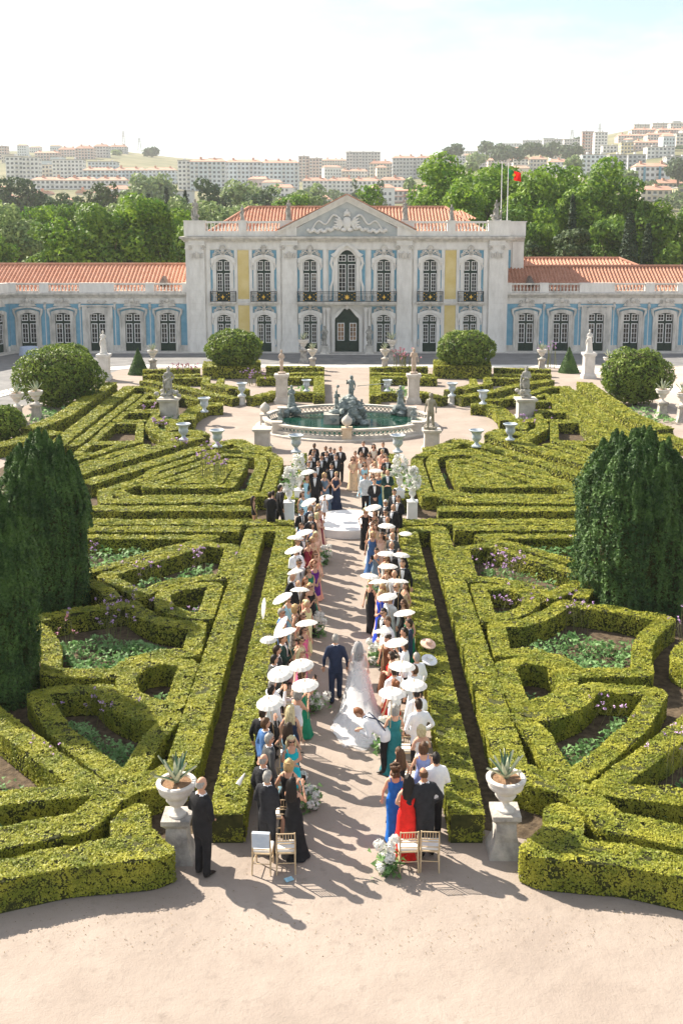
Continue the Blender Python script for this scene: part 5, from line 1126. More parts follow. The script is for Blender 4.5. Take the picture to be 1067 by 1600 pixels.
def urn(label, x, y, s, z=0, plinth=True, seed=1):
    t = thing('stone_urn', label, 'urn', (x,y,z), 0, 'stone urns with agaves'); k = MB(); mt = mat('weathered urn stone',(0.50,0.47,0.43),(0.68,0.65,0.60),4,0.85,0.3,20)
    pz = 0.0
    if plinth:
        pz = .80*s; k.lathe([(.30*s,0),(.28*s,.08*s),(.20*s,.28*s),(.175*s,.62*s),(.20*s,.66*s),(.25*s,.72*s),(.25*s,.80*s)],(0,0,0),4,True,0.5); k.build('pedestal', mat('lichened pedestal stone',(0.22,0.21,0.20),(0.50,0.46,0.41),3.0,0.9,0.5,16,pos=(0.3,0.6)), t)
    k = MB(); k.lathe([(.20,0),(.20,.05),(.14,.08),(.08,.14),(.08,.20),(.17,.26),(.235,.36),(.22,.42),(.25,.44),(.38,.56),(.40,.66),(.385,.68),(.43,.70),(.44,.76),(.41,.79),(.34,.78),(.33,.72)],(0,0,0),26); 
    o = k.build('bowl', mt, t, smooth=50); o.location = (0,0,pz); o.scale = (s*.80,)*3
    k = MB(); k.lathe([(.33,0),(.33,.03),(.1,.05)],(0,0,.70),20); o = k.build('potting_soil', mat('dry potting soil',(0.16,0.09,0.05),(0.30,0.19,0.11),9,1.0,0.5), t); o.location = (0,0,pz); o.scale = (s*.80,)*3
    agave('agave growing in the '+label, x, y, z+pz+.60*s, s*.62, seed)
urn('large weathered urn on a pedestal at the near left corner', -3.02, 16.85, 1.02, 0, True, 1); urn('large weathered urn on a pedestal at the near right corner', 2.84, 17.0, 1.02, 0, True, 2)
for i,(x,y,s,lab) in enumerate([(-19.6,60.1,1.25,'outer of the two far left urns'),(-18.7,60.9,1.25,'inner of the two far left urns'),(19.2,61.6,1.25,'inner of the two far right urns'),(20.0,60.3,1.25,'outer of the two far right urns'),(-15.8,83.0,1.25,'urn between the left cone and the palace'),(-3.8,89.6,1.4,'tall urn left of the entrance'),(-2.85,84.4,1.2,'lower urn left of the entrance'),(3.15,84.4,1.2,'lower urn right of the entrance'),(3.95,89.6,1.4,'tall urn right of the entrance'),(16.1,84.2,1.2,'urn between the right cone and the palace'),(20.1,78.2,1.25,'urn beside the far right white statue')]): urn(lab, x, y, s, 0, True, 20+i)

# fountain: oval basin with pierced parapet, water, sculpture
FX, FY, RA, RB = 0.0, 58.8, 4.72, 4.15
def oval(a, r=0.0): return (FX+(RA+r)*math.cos(a), FY+(RB+r)*math.sin(a))
def make_fountain():
    t = thing('fountain', 'oval stone fountain basin with pierced parapet in the plaza', 'fountain'); N = 96
    def ring(mb, r0, r1, z0, z1, a0=0, a1=2*math.pi, n=N):
        vs = []; fs = []
        for i in range(n+1):
            a = a0+(a1-a0)*i/n; p, q = oval(a,r0), oval(a,r1); vs += [(*p,z0),(*q,z0),(*q,z1),(*p,z1)]
        for i in range(n):
            b, c = 4*i, 4*i+4; fs += [(b+3,b+2,c+2,c+3),(b+1,c+1,c+2,b+2),(b,b+3,c+3,c),(b,c,c+1,b+1)]
        fs += [(0,1,2,3),(4*n,4*n+3,4*n+2,4*n+1)]; mb.add(vs,fs)
    k = MB(); ring(k,-.1,.62,-.05,.10); k.build('step', M_basin, t)
    k = MB(); ring(k,-.12,.24,.101,.26); k.build('basin_wall', M_basin, t)
    k = MB(); ring(k,-.10,.20,.54,.64); k.build('parapet_rail', M_basin, t)
    k = MB(); M = 110                                                    # pierced lattice of crossing bars
    for i in range(M):
        a0, a1 = 2*math.pi*i/M, 2*math.pi*(i+1)/M
        for u,v in ((a0,a1),(a1,a0)): k.tube([(*oval(u,.05),.26),(*oval(v,.05),.54)],.03,4)
    k.build('parapet_lattice', M_basin, t, kind='stuff')
    for i,a in enumerate([-1.5708,1.5708,0.02,3.12,-2.53,-.61,2.53,.61]):
        x,y = oval(a,.05); k = MB(); k.lathe([(.26,0.1),(.26,.66),(.30,.68),(.30,.74)],(x,y,0),4,True,.5); p = k.build('parapet_pier', M_basin if i else mat('warm stained marble',(0.52,0.38,0.24),(0.66,0.54,0.40),3,0.7), t)
        if i in (0,3):
            k = MB(); k.lathe([(.12,.74),(.08,.80),(.24,.92),(.30,1.08),(.25,1.22),(.12,1.34),(.03,1.42)],(x,y,0),14); k.build('finial', M_basin, p, smooth=60)
    w = mat('green pool water',(0.002,0.026,0.018),(0.008,0.055,0.036),0.5,0.03,0.04,5,spec=0.3)
    k = MB(); n = 64; k.v = [(FX,FY,.20)]+[(*oval(2*math.pi*i/n,-.05),.20) for i in range(n)]; k.f = [(0,1+i,1+(i+1)%n) for i in range(n)]; k.m = [0]*n; k.build('water', w, t)
    return t
make_fountain()
def rocks(t, n, r, h, seed, mt):
    rg = np.random.default_rng(seed); c = MB()
    for i in range(n):
        f = rg.random(); a = rg.random()*6.28; rr = r*(1-f)**.7*(.5+.6*rg.random()); c.ball((rr*math.cos(a),rr*math.sin(a)*.8,h*f*.95),(.20+.12*rg.random(),.18+.1*rg.random(),.16+.12*rg.random()),7,5)
    for i,v in enumerate(c.v):
        q = .03*np.sin(np.array(v)*23+seed); c.v[i] = (v[0]+q[1],v[1]+q[2],v[2]+q[0])
    c.build('rockwork', mt, t, smooth=50)
t = thing('fountain_sculpture','lead sculpture of a sea god with spear on rocks in the fountain','sculpture',(0.15,59.2,.2)); rocks(t,95,1.35,1.5,3,M_lead)
b = MB(); b.box(-1.5,-.6,-.8,.3,-.1,.55); b.build('block', M_statue, t)
for nm,se,po,h,(x,y,z),rz in [('sea_god','m','parasol',1.45,(.1,.1,1.25),150),('triton','m','raise',1.1,(-.75,-.15,.75),200),('nymph','f','hip',1.0,(.7,-.3,.4),160),('sea_child','m','fold',.8,(.15,-.8,.25),190)]:
    o = ob(nm, body_mesh(se,po), t, (x,y,z)); o.scale = (h/1.75*1.12,h/1.75*1.12,h/1.75); o.rotation_euler = (0,0,R(rz))
    for i in range(7): o.material_slots[i].link = 'OBJECT'; o.material_slots[i].material = M_lead
    hh = ob('hair', hair_mesh('curly',se), o); hh.material_slots[0].link = 'OBJECT'; hh.material_slots[0].material = M_lead
k = MB(); k.tube([(.45,-.2,2.15),(2.0,-.5,2.35),(2.35,-.55,2.42)],.02,5); 
for q in (-.1,0,.1): k.tube([(2.3,-.55,2.41),(2.5,-.58+q,2.46+q)],.015,4)
k.build('spear', M_lead, t); k = MB(); k.tube([(-.75,-.2,1.7),(-.7,-.3,2.1)],[.03,.02],5); k.ball((-.68,-.3,2.15),.1,6,5); k.build('conch', M_lead, t)
for i,(x,y,z,lab,se,po,h) in enumerate([(-3.35,61.3,.35,'grey seated sea nymph on the far left of the fountain rim','f','fold',1.5),(-3.75,56.8,.0,'pair of grey sea figures inside the fountain on the near left','f','raise',1.15),(3.25,61.5,.30,'grey sea nymph group on the far right of the fountain rim','f','hip',1.5),(3.75,57.0,.0,'grey rocky sea group inside the fountain on the near right','m','fold',1.15)]):
    t = thing('fountain_figure', lab, 'sculpture', (x,y,z), R(180+20*(x>0)), 'figures around the fountain rim'); rocks(t,16,.5,.5,30+i,M_lead); o = ob('figure', body_mesh(se,po), t, (0,0,.25)); s_ = h/1.75; o.scale = (s_*1.15,s_*1.15,s_)
    for q in range(7): o.material_slots[q].link = 'OBJECT'; o.material_slots[q].material = M_lead
    d = ob('drapery', dress_mesh('gown'), t, (0,0,.25)); d.scale = (s_*1.2,s_*1.2,s_*.9); d.material_slots[0].link = 'OBJECT'; d.material_slots[0].material = M_lead
    hh = ob('hair', hair_mesh('updo' if se=='f' else 'curly',se), t, (0,0,.25)); hh.scale = (s_*1.15,s_*1.15,s_); hh.material_slots[0].link = 'OBJECT'; hh.material_slots[0].material = M_lead
# flag and two poles on the pavilion roof
for i,(x,lab) in enumerate(((15.05,'bare white flagpole on the right corner of the pavilion'),(15.65,'white flagpole carrying the flag on the right corner of the pavilion'))):
    k = MB(); k.tube([(0,0,0),(0,0,5.5-.1*i)],[.05,.035],8); k.ball((0,0,5.5-.1*i),.07,8,6); o = k.build('flagpole', M_white, None, smooth=50); o.location = (x-.35,PY+2.0,12.35); tag(o, lab, 'flagpole', 'flagpoles')
f_ = thing('flag','green and red flag with a yellow emblem flying from the roof','flag',(15.35,PY+2.0,17.3)); f_.scale = (.85,1,.8)
def flag_part(nm, x0, x1, mt):
    k = MB(); n = 10; vs = []
    for i in range(n+1):
        x = x0+(x1-x0)*i/n
        for j in range(6):
            z = -1.05*j/5; vs.append((x*.78,.10*math.sin(x*5+j*.5),z-.36*x*(1+.15*math.sin(x*3))))
    k.add(vs,[(i*6+j,i*6+j+1,(i+1)*6+j+1,(i+1)*6+j) for i in range(n) for j in range(5)]); k.build(nm, mt, f_, smooth=60)
flag_part('green_field', 0.05, .72, mat('flag green',(0.02,0.20,0.06),None,4,.8,trans=.4)); flag_part('red_field', .72, 1.75, mat('flag red',(0.65,0.015,0.01),None,4,.8,trans=.4))
k = MB(); k.prism([(.56+.17*math.cos(a),-.78+.17*math.sin(a)) for a in np.linspace(0,6.28,14)[:-1]],-.13,.16); k.build('emblem', mat('flag yellow',(0.75,0.5,0.02),None,4,.8), f_)
# (x, y, block, sex, heading, description, clothing)
PEOPLE = [
 (-1.56,46.00,'groomsmen standing left of the stage','m',170,'groomsman in black tuxedo and bow tie, farthest of them left of the stage',dict(top='black',hair='dark',style='short',pose='clasp',skin='d',scale=0.913)),
 (-0.96,45.31,'groomsmen standing left of the stage','m',173,'groomsman in black tuxedo and bow tie, second farthest of them left of the stage',dict(top='black',hair='brown',style='short',pose='clasp',skin='t',scale=0.918)),
 (-0.69,45.00,'groomsmen standing left of the stage','m',176,'groomsman in black tuxedo and bow tie, fourth farthest of them left of the stage',dict(top='black',hair='dark',style='short',pose='clasp',skin='l',scale=0.924)),
 (-0.31,45.13,'groomsmen standing left of the stage','m',179,'groomsman in black tuxedo and bow tie, third farthest of them left of the stage',dict(top='black',hair='brown',style='short',pose='clasp',skin='l',scale=0.929)),
 (-0.52,44.60,'groomsmen standing left of the stage','m',182,'groomsman in black tuxedo and bow tie, tenth nearest of them left of the stage',dict(top='black',hair='dark',style='short',pose='clasp',skin='l',scale=0.935)),
 (-1.50,44.57,'groomsmen standing left of the stage','m',185,'groomsman in black tuxedo and bow tie, ninth nearest of them left of the stage',dict(top='black',hair='dark',style='short',pose='clasp',skin='t',scale=0.941)),
 (-1.44,43.92,'groomsmen standing left of the stage','m',171,'groomsman in black tuxedo and bow tie, seventh nearest of them left of the stage',dict(top='black',hair='brown',style='short',pose='clasp',skin='l',scale=0.946)),
 (-0.95,43.97,'groomsmen standing left of the stage','m',174,'groomsman in black tuxedo and bow tie, eighth nearest of them left of the stage',dict(top='black',hair='dark',style='short',pose='clasp',skin='l',scale=0.952)),
 (-1.57,43.05,'groomsmen standing left of the stage','m',177,'groomsman in black tuxedo and bow tie, fourth nearest of them left of the stage',dict(top='black',hair='grey',style='balding',pose='clasp',skin='l',scale=0.957)),
 (-1.04,43.50,'groomsmen standing left of the stage','m',180,'groomsman in black tuxedo and bow tie, sixth nearest of them left of the stage',dict(top='black',hair='dark',style='short',pose='clasp',skin='t',scale=0.913)),
 (-0.49,43.46,'groomsmen standing left of the stage','m',183,'groomsman in black tuxedo and bow tie, fifth nearest of them left of the stage',dict(top='black',hair='brown',style='short',pose='clasp',skin='l',scale=0.918)),
 (-1.17,42.09,'groomsmen standing left of the stage','m',186,'groomsman in black tuxedo and bow tie, third nearest of them left of the stage',dict(top='black',hair='brown',style='short',pose='clasp',skin='l',scale=0.924)),
 (-1.63,41.95,'groomsmen standing left of the stage','m',172,'groomsman in black tuxedo and bow tie, second nearest of them left of the stage',dict(top='black',hair='dark',style='short',pose='clasp',skin='l',scale=0.929)),
 (-0.62,41.49,'groomsmen standing left of the stage','m',175,'groomsman in black tuxedo and bow tie, nearest of them left of the stage',dict(top='black',hair='dark',style='short',pose='clasp',skin='t',scale=0.935)),
 (-1.66,40.19,'family at the stage','f',170,'woman in a light blue gown with brown hair',dict(outfit='dress',top='lblue',hair='brown',style='wavy',scale=0.89)),
 (-1.27,40.08,'family at the stage','m',178,'older man with white hair in a dark suit',dict(top='black',hair='white',style='short',tie='lgrey',pose='side',scale=0.946)),
 (-0.86,40.45,'family at the stage','f',182,'older woman in a slate blue gown with short blond hair',dict(outfit='dress',top='slate',hair='blond',style='bob',pose='clasp',scale=0.901)),
 (-0.45,40.54,'family at the stage','f',185,'woman in a navy gown holding a small white bouquet',dict(outfit='dress',top='navy',hair='blond',style='updo',pose='clasp',scale=0.906)),
 (-1.64,37.56,'guests left of the aisle','f',150,'woman in a pale blue dress with long brown hair, left of the aisle',dict(outfit='dress',top='lblue',hair='brown',style='wavy',scale=0.864)),
 (-1.23,35.94,'guests left of the aisle','m',140,'man with brown hair in a dark suit, left of the aisle',dict(top='black',hair='brown',shades=True,scale=0.918)),
 (-0.98,35.62,'guests left of the aisle','f',150,'blond woman in a blush dress, left of the aisle',dict(outfit='dress',top='blush',hair='blond',style='wavy',scale=0.874)),
 (-1.39,35.06,'guests left of the aisle','m',140,'grey-haired man with glasses in a navy suit, left of the aisle',dict(top='navy',hair='grey',shades=True,scale=0.929)),
 (-1.59,34.52,'guests left of the aisle','m',150,'man in sunglasses and black suit with tie, left of the aisle',dict(top='black',hair='dark',shades=True,tie='black',scale=0.935)),
 (-0.98,34.95,'guests left of the aisle','f',140,'dark-haired woman in a burgundy dress, left of the aisle',dict(outfit='dress',top='burg',hair='dark',style='bun',scale=0.89)),
 (-1.25,33.65,'guests left of the aisle','m',140,'man with grey hair in sunglasses and charcoal suit, left of the aisle',dict(top='char',hair='grey',shades=True,tie='purple',scale=0.946)),
 (-1.00,34.40,'guests left of the aisle','f',110,'blond woman in pink carrying a small child, left of the aisle',dict(outfit='dress',top='blush',hair='lblond',style='bob',pose='fold',scale=0.901)),
 (-1.53,33.31,'guests left of the aisle','m',120,'boy with brown hair in a blue shirt, left of the aisle',dict(outfit='shirt',top='blue',hair='brown',tie=None,scale=0.823)),
 (-1.13,33.26,'guests left of the aisle','f',150,'dark-haired woman in a light blue jacket dress, left of the aisle',dict(outfit='dress',top='peri',hair='dark',style='bob',scale=0.864)),
 (-1.08,32.31,'guests left of the aisle','f',150,'long-haired blond woman in a rose dress, left of the aisle',dict(outfit='dress',top='blush',hair='lblond',style='long',scale=0.869)),
 (-1.46,31.57,'guests left of the aisle','m',140,'bald man in a grey suit under parasols, left of the aisle',dict(top='grey',style='balding',hair='brown',tie=None,scale=0.924)),
 (-1.07,31.64,'guests left of the aisle','f',150,'woman with wavy blond hair in a champagne dress, left of the aisle',dict(outfit='dress',top='champ',hair='blond',style='wavy',scale=0.88)),
 (-1.55,30.95,'guests left of the aisle','m',140,'dark-haired man in sunglasses and black suit, left of the aisle',dict(top='black',hair='dark',shades=True,scale=0.935)),
 (-1.19,31.12,'guests left of the aisle','f',160,'dark-haired woman in a burgundy patterned dress, left of the aisle',dict(outfit='dress',top='burg',hair='dark',style='updo',shades=True,scale=0.89)),
 (-0.98,29.98,'guests left of the aisle','f',160,'red-haired woman in a coral dress with sunglasses, left of the aisle',dict(outfit='dress',top='coral',hair='red',style='long',shades=True,scale=0.896)),
 (-1.50,29.86,'guests left of the aisle','m',150,'man in a white shirt and sunglasses, left of the aisle',dict(outfit='shirt',hair='dark',shades=True,tie=None,scale=0.952)),
 (-1.48,28.77,'guests left of the aisle','m',150,'man in a white shirt with dark tie, left of the aisle',dict(outfit='shirt',hair='dark',shades=True,tie='black',scale=0.957)),
 (-0.97,29.19,'guests left of the aisle','f',150,'woman with curly auburn hair in a purple dress, left of the aisle',dict(outfit='dress',top='purple',hair='red',style='curly',dress='knee',pose='clasp',scale=0.864)),
 (-1.08,28.72,'guests left of the aisle','f',150,'brown-haired woman in a dark green sequined dress, left of the aisle',dict(outfit='dress',top='green',hair='brown',style='wavy',scale=0.869)),
 (-1.55,27.64,'guests left of the aisle','m',110,'bald man in a black suit leaning in, left of the aisle',dict(top='black',style='balding',hair='grey',tie=None,scale=0.924)),
 (-1.12,27.66,'guests left of the aisle','f',150,'woman with long auburn hair in a brown dress, left of the aisle',dict(outfit='dress',top='brown',hair='red',style='long',scale=0.88)),
 (-1.35,26.91,'guests left of the aisle','m',140,'balding man in a black suit and blue shirt, left of the aisle',dict(top='black',style='balding',hair='brown',tie='blue',scale=0.935)),
 (-0.99,27.09,'guests left of the aisle','f',160,'blond woman in a long black dress and sunglasses, left of the aisle',dict(outfit='dress',top='black',hair='blond',style='wavy',shades=True,dress='column',scale=0.89)),
 (-1.17,26.55,'guests left of the aisle','f',110,'dark-haired woman in rust dress holding a parasol, left of the aisle',dict(outfit='dress',top='coral',hair='dark',style='long',pose='parasol',scale=0.896)),
 (-1.58,26.15,'guests left of the aisle','f',150,'woman in a pale blue strappy dress and sunglasses, left of the aisle',dict(outfit='dress',top='lblue',hair='blond',style='bun',shades=True,scale=0.901)),
 (-1.36,25.47,'guests left of the aisle','f',100,'short-haired blond woman in a black and white print dress, left of the aisle',dict(outfit='dress',top='print',hair='blond',style='bob',shades=True,scale=0.906)),
 (-1.07,25.90,'guests left of the aisle','f',130,'older blond woman in a long pale yellow gown, left of the aisle',dict(outfit='dress',top='yellow',hair='lblond',style='updo',dress='column',scale=0.864)),
 (-1.64,24.93,'guests left of the aisle','m',120,'man with glasses in a blue suit, left of the aisle',dict(top='blue',hair='grey',shades=True,tie=None,scale=0.918)),
 (-1.13,24.89,'guests left of the aisle','f',130,'brown-haired woman with sunglasses under a low parasol, left of the aisle',dict(outfit='dress',top='champ',hair='brown',style='wavy',shades=True,scale=0.874)),
 (-1.54,24.02,'guests left of the aisle','m',80,'brown-haired man in a dark jacket behind a tilted parasol, left of the aisle',dict(top='char',hair='brown',tie=None,scale=0.929)),
 (-1.13,24.01,'guests left of the aisle','f',120,'woman with very long dark hair in a bright pink gown',dict(outfit='dress',top='pink',hair='dark',style='long',shades=True,dress='column',scale=0.885)),
 (-1.14,23.33,'guests left of the aisle','f',120,'dark-haired woman in a dusty pink dress and sunglasses, left of the aisle',dict(outfit='dress',top='blush',hair='dark',style='bun',shades=True,scale=0.89)),
 (-1.54,23.14,'guests left of the aisle','m',90,'man in a dark green suit with his hand raised, left of the aisle',dict(top='dgreen',hair='brown',pose='photo',tie=None,scale=0.946)),
 (-1.07,22.54,'guests left of the aisle','f',110,'blond woman with sunglasses in a pink skirt, left of the aisle',dict(outfit='dress',top='pink',hair='lblond',style='long',shades=True,scale=0.901)),
 (-1.61,22.39,'guests left of the aisle','m',60,'dark-haired man in a charcoal jacket, left of the aisle',dict(top='char',hair='dark',tie=None,scale=0.957)),
 (-1.60,21.99,'guests left of the aisle','m',60,'young dark-haired man in a grey jacket, left of the aisle',dict(top='grey',hair='black',tie=None,scale=0.913)),
 (-1.57,20.74,'guests left of the aisle','m',40,'grey-haired man in a white shirt raising his hand, left of the aisle',dict(outfit='shirt',hair='grey',pose='photo',tie=None,scale=0.918)),
 (-0.99,21.33,'guests left of the aisle','f',60,'woman in a green dress beneath a white parasol, left of the aisle',dict(outfit='dress',top='green',hair='brown',style='updo',pose='photo',scale=0.874)),
 (-1.62,20.31,'guests left of the aisle','m',30,'dark-haired man in a white shirt behind the leftmost near parasol',dict(outfit='shirt',hair='black',tie=None,scale=0.929)),
 (-1.09,20.48,'guests left of the aisle','f',40,'grey-haired woman in a white blouse taking a photo, left of the aisle',dict(outfit='suit',top='white',hair='grey',style='bob',pose='photo',scale=0.885)),
 (-1.13,19.69,'guests left of the aisle','f',10,'silver-blond woman in a low-backed navy gown, left of the aisle',dict(outfit='dress',top='navy',hair='lblond',style='wavy',dress='column',scale=0.89)),
 (-1.71,19.30,'guests left of the aisle','m',25,'man in a black jacket under a white parasol, left of the aisle',dict(top='black',hair='dark',tie=None,pose='parasol',scale=0.946)),
 (-1.54,18.77,'guests left of the aisle','m',45,'brown-haired man in a blue suit with hands behind his back, left of the aisle',dict(top='blue',hair='brown',tie=None,pose='clasp_back',scale=0.952)),
 (-1.14,18.91,'guests left of the aisle','f',20,'woman with long dark hair in a pale blue ruffled dress, left of the aisle',dict(outfit='dress',top='lblue',hair='dark',style='long',scale=0.906)),
 (-1.51,18.21,'guests left of the aisle','m',75,'grey-haired man in a grey suit and sunglasses, left of the aisle',dict(top='grey',hair='grey',shades=True,tie=None,scale=0.913)),
 (-1.08,18.48,'guests left of the aisle','f',165,'blond woman in a turquoise dress with sunglasses looking back, left of the aisle',dict(outfit='dress',top='turq',hair='lblond',style='wavy',shades=True,dress='knee',scale=0.869)),
 (-1.12,17.53,'guests left of the aisle','f',15,'blond bobbed woman in a strappy black dress, left of the aisle',dict(outfit='dress',top='black',hair='blond',style='bob',dress='column',scale=0.874)),
 (-1.51,17.41,'guests left of the aisle','m',35,'balding man in a charcoal suit, left of the aisle',dict(top='char',hair='grey',style='balding',tie=None,scale=0.929)),
 (-1.43,16.86,'guests left of the aisle','m',35,'silver-haired man in a dark suit, last row',dict(top='char',hair='grey',tie=None,pose='clasp',scale=0.935)),
 (-0.92,16.86,'guests left of the aisle','f',20,'woman with long black hair in a backless black gown, last row',dict(outfit='dress',top='black',hair='black',style='long',pose='photo',scale=0.89)),
 (-3.48,37.42,'helpers behind the left hedge','f',80,'seated-height woman in black with long dark hair behind the left hedge',dict(outfit='suit',top='black',hair='dark',style='long',scale=0.788)),
 (-2.79,36.61,'helpers behind the left hedge','m',15,'man in a black suit seen from behind beside the left white plinth',dict(top='black',hair='dark',tie=None,build=1.05,scale=0.952)),
 (-2.55,37.41,'helpers behind the left hedge','m',70,'man with short dark hair in a black suit behind the left helpers',dict(top='black',hair='black',tie=None,scale=0.996)),
 (-2.84,37.70,'helpers behind the left hedge','f',30,'woman in a peach top and dark skirt among the left helpers',dict(outfit='dress',top='navy',hair='dark',style='bun',scale=0.864)),
 (0.74,46.35,'bridal party right of the stage','m',182,'groomsman in black tuxedo, leftmost at the back of the bridesmaids',dict(top='black',hair='brown',pose='clasp',scale=0.918)),
 (1.69,46.08,'bridal party right of the stage','m',180,'groomsman in black tuxedo, rightmost at the back of the bridesmaids',dict(top='black',hair='brown',pose='clasp',scale=0.924)),
 (1.69,42.92,'bridal party right of the stage','m',180,'groomsman in black tuxedo in front of the bridesmaids',dict(top='black',hair='dark',pose='clasp',scale=0.929)),
 (1.25,46.26,'bridal party right of the stage','f',173,'bridesmaid in a white gown, farthest of them right of the stage',dict(outfit='dress',top='cream',hair='dark',style='wavy',pose='clasp',scale=0.885)),
 (0.32,44.75,'bridal party right of the stage','f',187,'bridesmaid in a blush pink gown, third nearest of them right of the stage',dict(outfit='dress',top='blush',hair='brown',style='updo',pose='clasp',scale=0.89)),
 (0.65,44.51,'bridal party right of the stage','f',186,'bridesmaid in a champagne gown, second nearest of them right of the stage',dict(outfit='dress',top='champ',hair='brown',style='long',pose='clasp',scale=0.896)),
 (1.04,44.32,'bridal party right of the stage','f',185,'bridesmaid in a blush pink gown, second nearest of them right of the stage',dict(outfit='dress',top='blush',hair='dark',style='wavy',pose='clasp',scale=0.901)),
 (1.55,44.89,'bridal party right of the stage','f',184,'bridesmaid in a blush pink gown, farthest of them right of the stage',dict(outfit='dress',top='blush',hair='blond',style='updo',pose='clasp',scale=0.906)),
 (1.74,44.39,'bridal party right of the stage','f',183,'bridesmaid in a coral gown',dict(outfit='dress',top='coral',hair='brown',style='long',pose='clasp',scale=0.864)),
 (1.10,43.26,'bridal party right of the stage','f',182,'bridesmaid in a white gown, nearest of them right of the stage',dict(outfit='dress',top='cream',hair='brown',style='wavy',pose='clasp',scale=0.869)),
 (1.21,42.62,'bridal party right of the stage','f',181,'bridesmaid in a blush pink gown, nearest of them right of the stage',dict(outfit='dress',top='blush',hair='blond',style='updo',pose='clasp',scale=0.874)),
 (0.69,42.58,'bridal party right of the stage','f',180,'bridesmaid in a pale blue gown',dict(outfit='dress',top='lblue',hair='dark',style='long',pose='clasp',scale=0.88)),
 (0.26,43.68,'bridal party right of the stage','f',179,'bridesmaid in a champagne gown, nearest of them right of the stage',dict(outfit='dress',top='champ',hair='brown',style='wavy',pose='clasp',scale=0.885)),
 (0.65,43.75,'bridal party right of the stage','f',178,'bridesmaid in a white gown, second nearest of them right of the stage',dict(outfit='dress',top='cream',hair='brown',style='updo',pose='clasp',scale=0.89)),
 (1.54,41.70,'guests right of the aisle','f',185,'dark-skinned woman in a pale yellow gown, right of the aisle',dict(outfit='dress',top='yellow',hair='black',style='updo',skin='d',scale=0.896)),
 (1.67,40.29,'guests right of the aisle','m',190,'bald man in a dark green suit, right of the aisle',dict(top='dgreen',style='balding',hair='brown',tie=None,scale=0.952)),
 (1.24,40.50,'guests right of the aisle','f',180,'woman in a long teal blue gown under a parasol, right of the aisle',dict(outfit='dress',top='tealblue',hair='blond',style='updo',pose='fold',scale=0.906)),
 (0.75,39.89,'guests right of the aisle','m',185,'young man in a light shirt and dark trousers behind the groom, right of the aisle',dict(outfit='shirt',top='lgrey',hair='dark',tie=None,scale=0.913)),
 (1.00,41.00,'guests right of the aisle','f',180,'girl in a pale blue dress behind the groom, right of the aisle',dict(outfit='dress',top='lblue',hair='brown',style='long',scale=0.8)),
 (1.06,39.01,None,'m',178,'bearded groom in black tuxedo with clasped hands beside the stage',dict(top='black',hair='black',pose='clasp',scale=0.924)),
 (1.83,37.26,'guests right of the aisle','m',200,'dark-haired man in a charcoal suit beside the right flowers',dict(top='char',hair='dark',tie=None,scale=0.929)),
 (1.84,35.93,'guests right of the aisle','m',215,'tall man in a black suit looking across the stage, right of the aisle',dict(top='black',hair='brown',scale=0.982)),
 (1.41,35.58,'guests right of the aisle','m',200,'white-haired man in sunglasses and black tuxedo, right of the aisle',dict(top='char',hair='white',shades=True,scale=0.941)),
 (1.58,34.96,'guests right of the aisle','m',220,'bald man in a black suit turned to the aisle, right of the aisle',dict(top='black',style='balding',hair='brown',scale=0.946)),
 (1.33,34.20,'guests right of the aisle','m',195,'man with mirrored sunglasses and black tuxedo, right of the aisle',dict(top='char',hair='dark',shades=True,scale=0.952)),
 (0.62,35.08,'guests right of the aisle','f',190,'white-haired woman in a long black dress at the stage edge, right of the aisle',dict(outfit='dress',top='black',hair='lblond',style='bob',dress='column',scale=0.906)),
 (0.99,34.93,'guests right of the aisle','f',200,'brown-haired woman in a black dress taking a photo, right of the aisle',dict(outfit='dress',top='black',hair='brown',style='wavy',pose='photo',scale=0.864)),
 (1.43,33.52,'guests right of the aisle','m',200,'red-faced man with receding hair and bow tie, right of the aisle',dict(top='char',style='balding',hair='red',skin='t',scale=0.918)),
 (0.86,33.47,'guests right of the aisle','f',195,'brown-haired woman with sunglasses in a cream dress, right of the aisle',dict(outfit='dress',top='cream',hair='brown',style='wavy',shades=True,scale=0.874)),
 (0.99,33.03,'guests right of the aisle','f',200,'woman with short brown hair in a champagne dress, right of the aisle',dict(outfit='dress',top='champ',hair='brown',style='bob',scale=0.88)),
 (1.43,32.21,'guests right of the aisle','m',210,'balding man in a grey jacket clapping, right of the aisle',dict(top='grey',style='balding',hair='grey',pose='photo',scale=0.935)),
 (1.11,31.96,'guests right of the aisle','f',205,'brown-haired woman in a sleeveless rose dress, right of the aisle',dict(outfit='dress',top='blush',hair='brown',style='updo',scale=0.89)),
 (0.80,32.21,'guests right of the aisle','f',200,'blond woman in a blue print dress, right of the aisle',dict(outfit='dress',top='blue',hair='blond',style='bob',scale=0.896)),
 (1.47,31.51,'guests right of the aisle','m',205,'bald bearded man in a grey suit, right of the aisle',dict(top='grey',style='balding',hair='white',scale=0.952)),
 (1.44,30.46,'guests right of the aisle','m',205,'man with thinning hair in a dark grey suit, right of the aisle',dict(top='char',style='balding',hair='brown',tie=None,scale=0.957)),
 (0.90,30.50,'guests right of the aisle','f',200,'dark-haired woman in a slate blue dress holding a fan, right of the aisle',dict(outfit='dress',top='slate',hair='dark',style='bun',pose='photo',scale=0.864)),
 (1.63,29.94,'guests right of the aisle','m',190,'man in sunglasses, black tuxedo and bow tie beside the hedge, right of the aisle',dict(top='black',hair='dark',shades=True,scale=0.918)),
 (1.13,29.72,'guests right of the aisle','f',200,'red-haired woman with sunglasses in a white top, right of the aisle',dict(outfit='dress',top='cream',hair='red',style='long',shades=True,scale=0.874)),
 (1.64,28.73,'guests right of the aisle','m',195,'young man in a black suit beside the hedge, right of the aisle',dict(top='black',hair='brown',scale=0.929)),
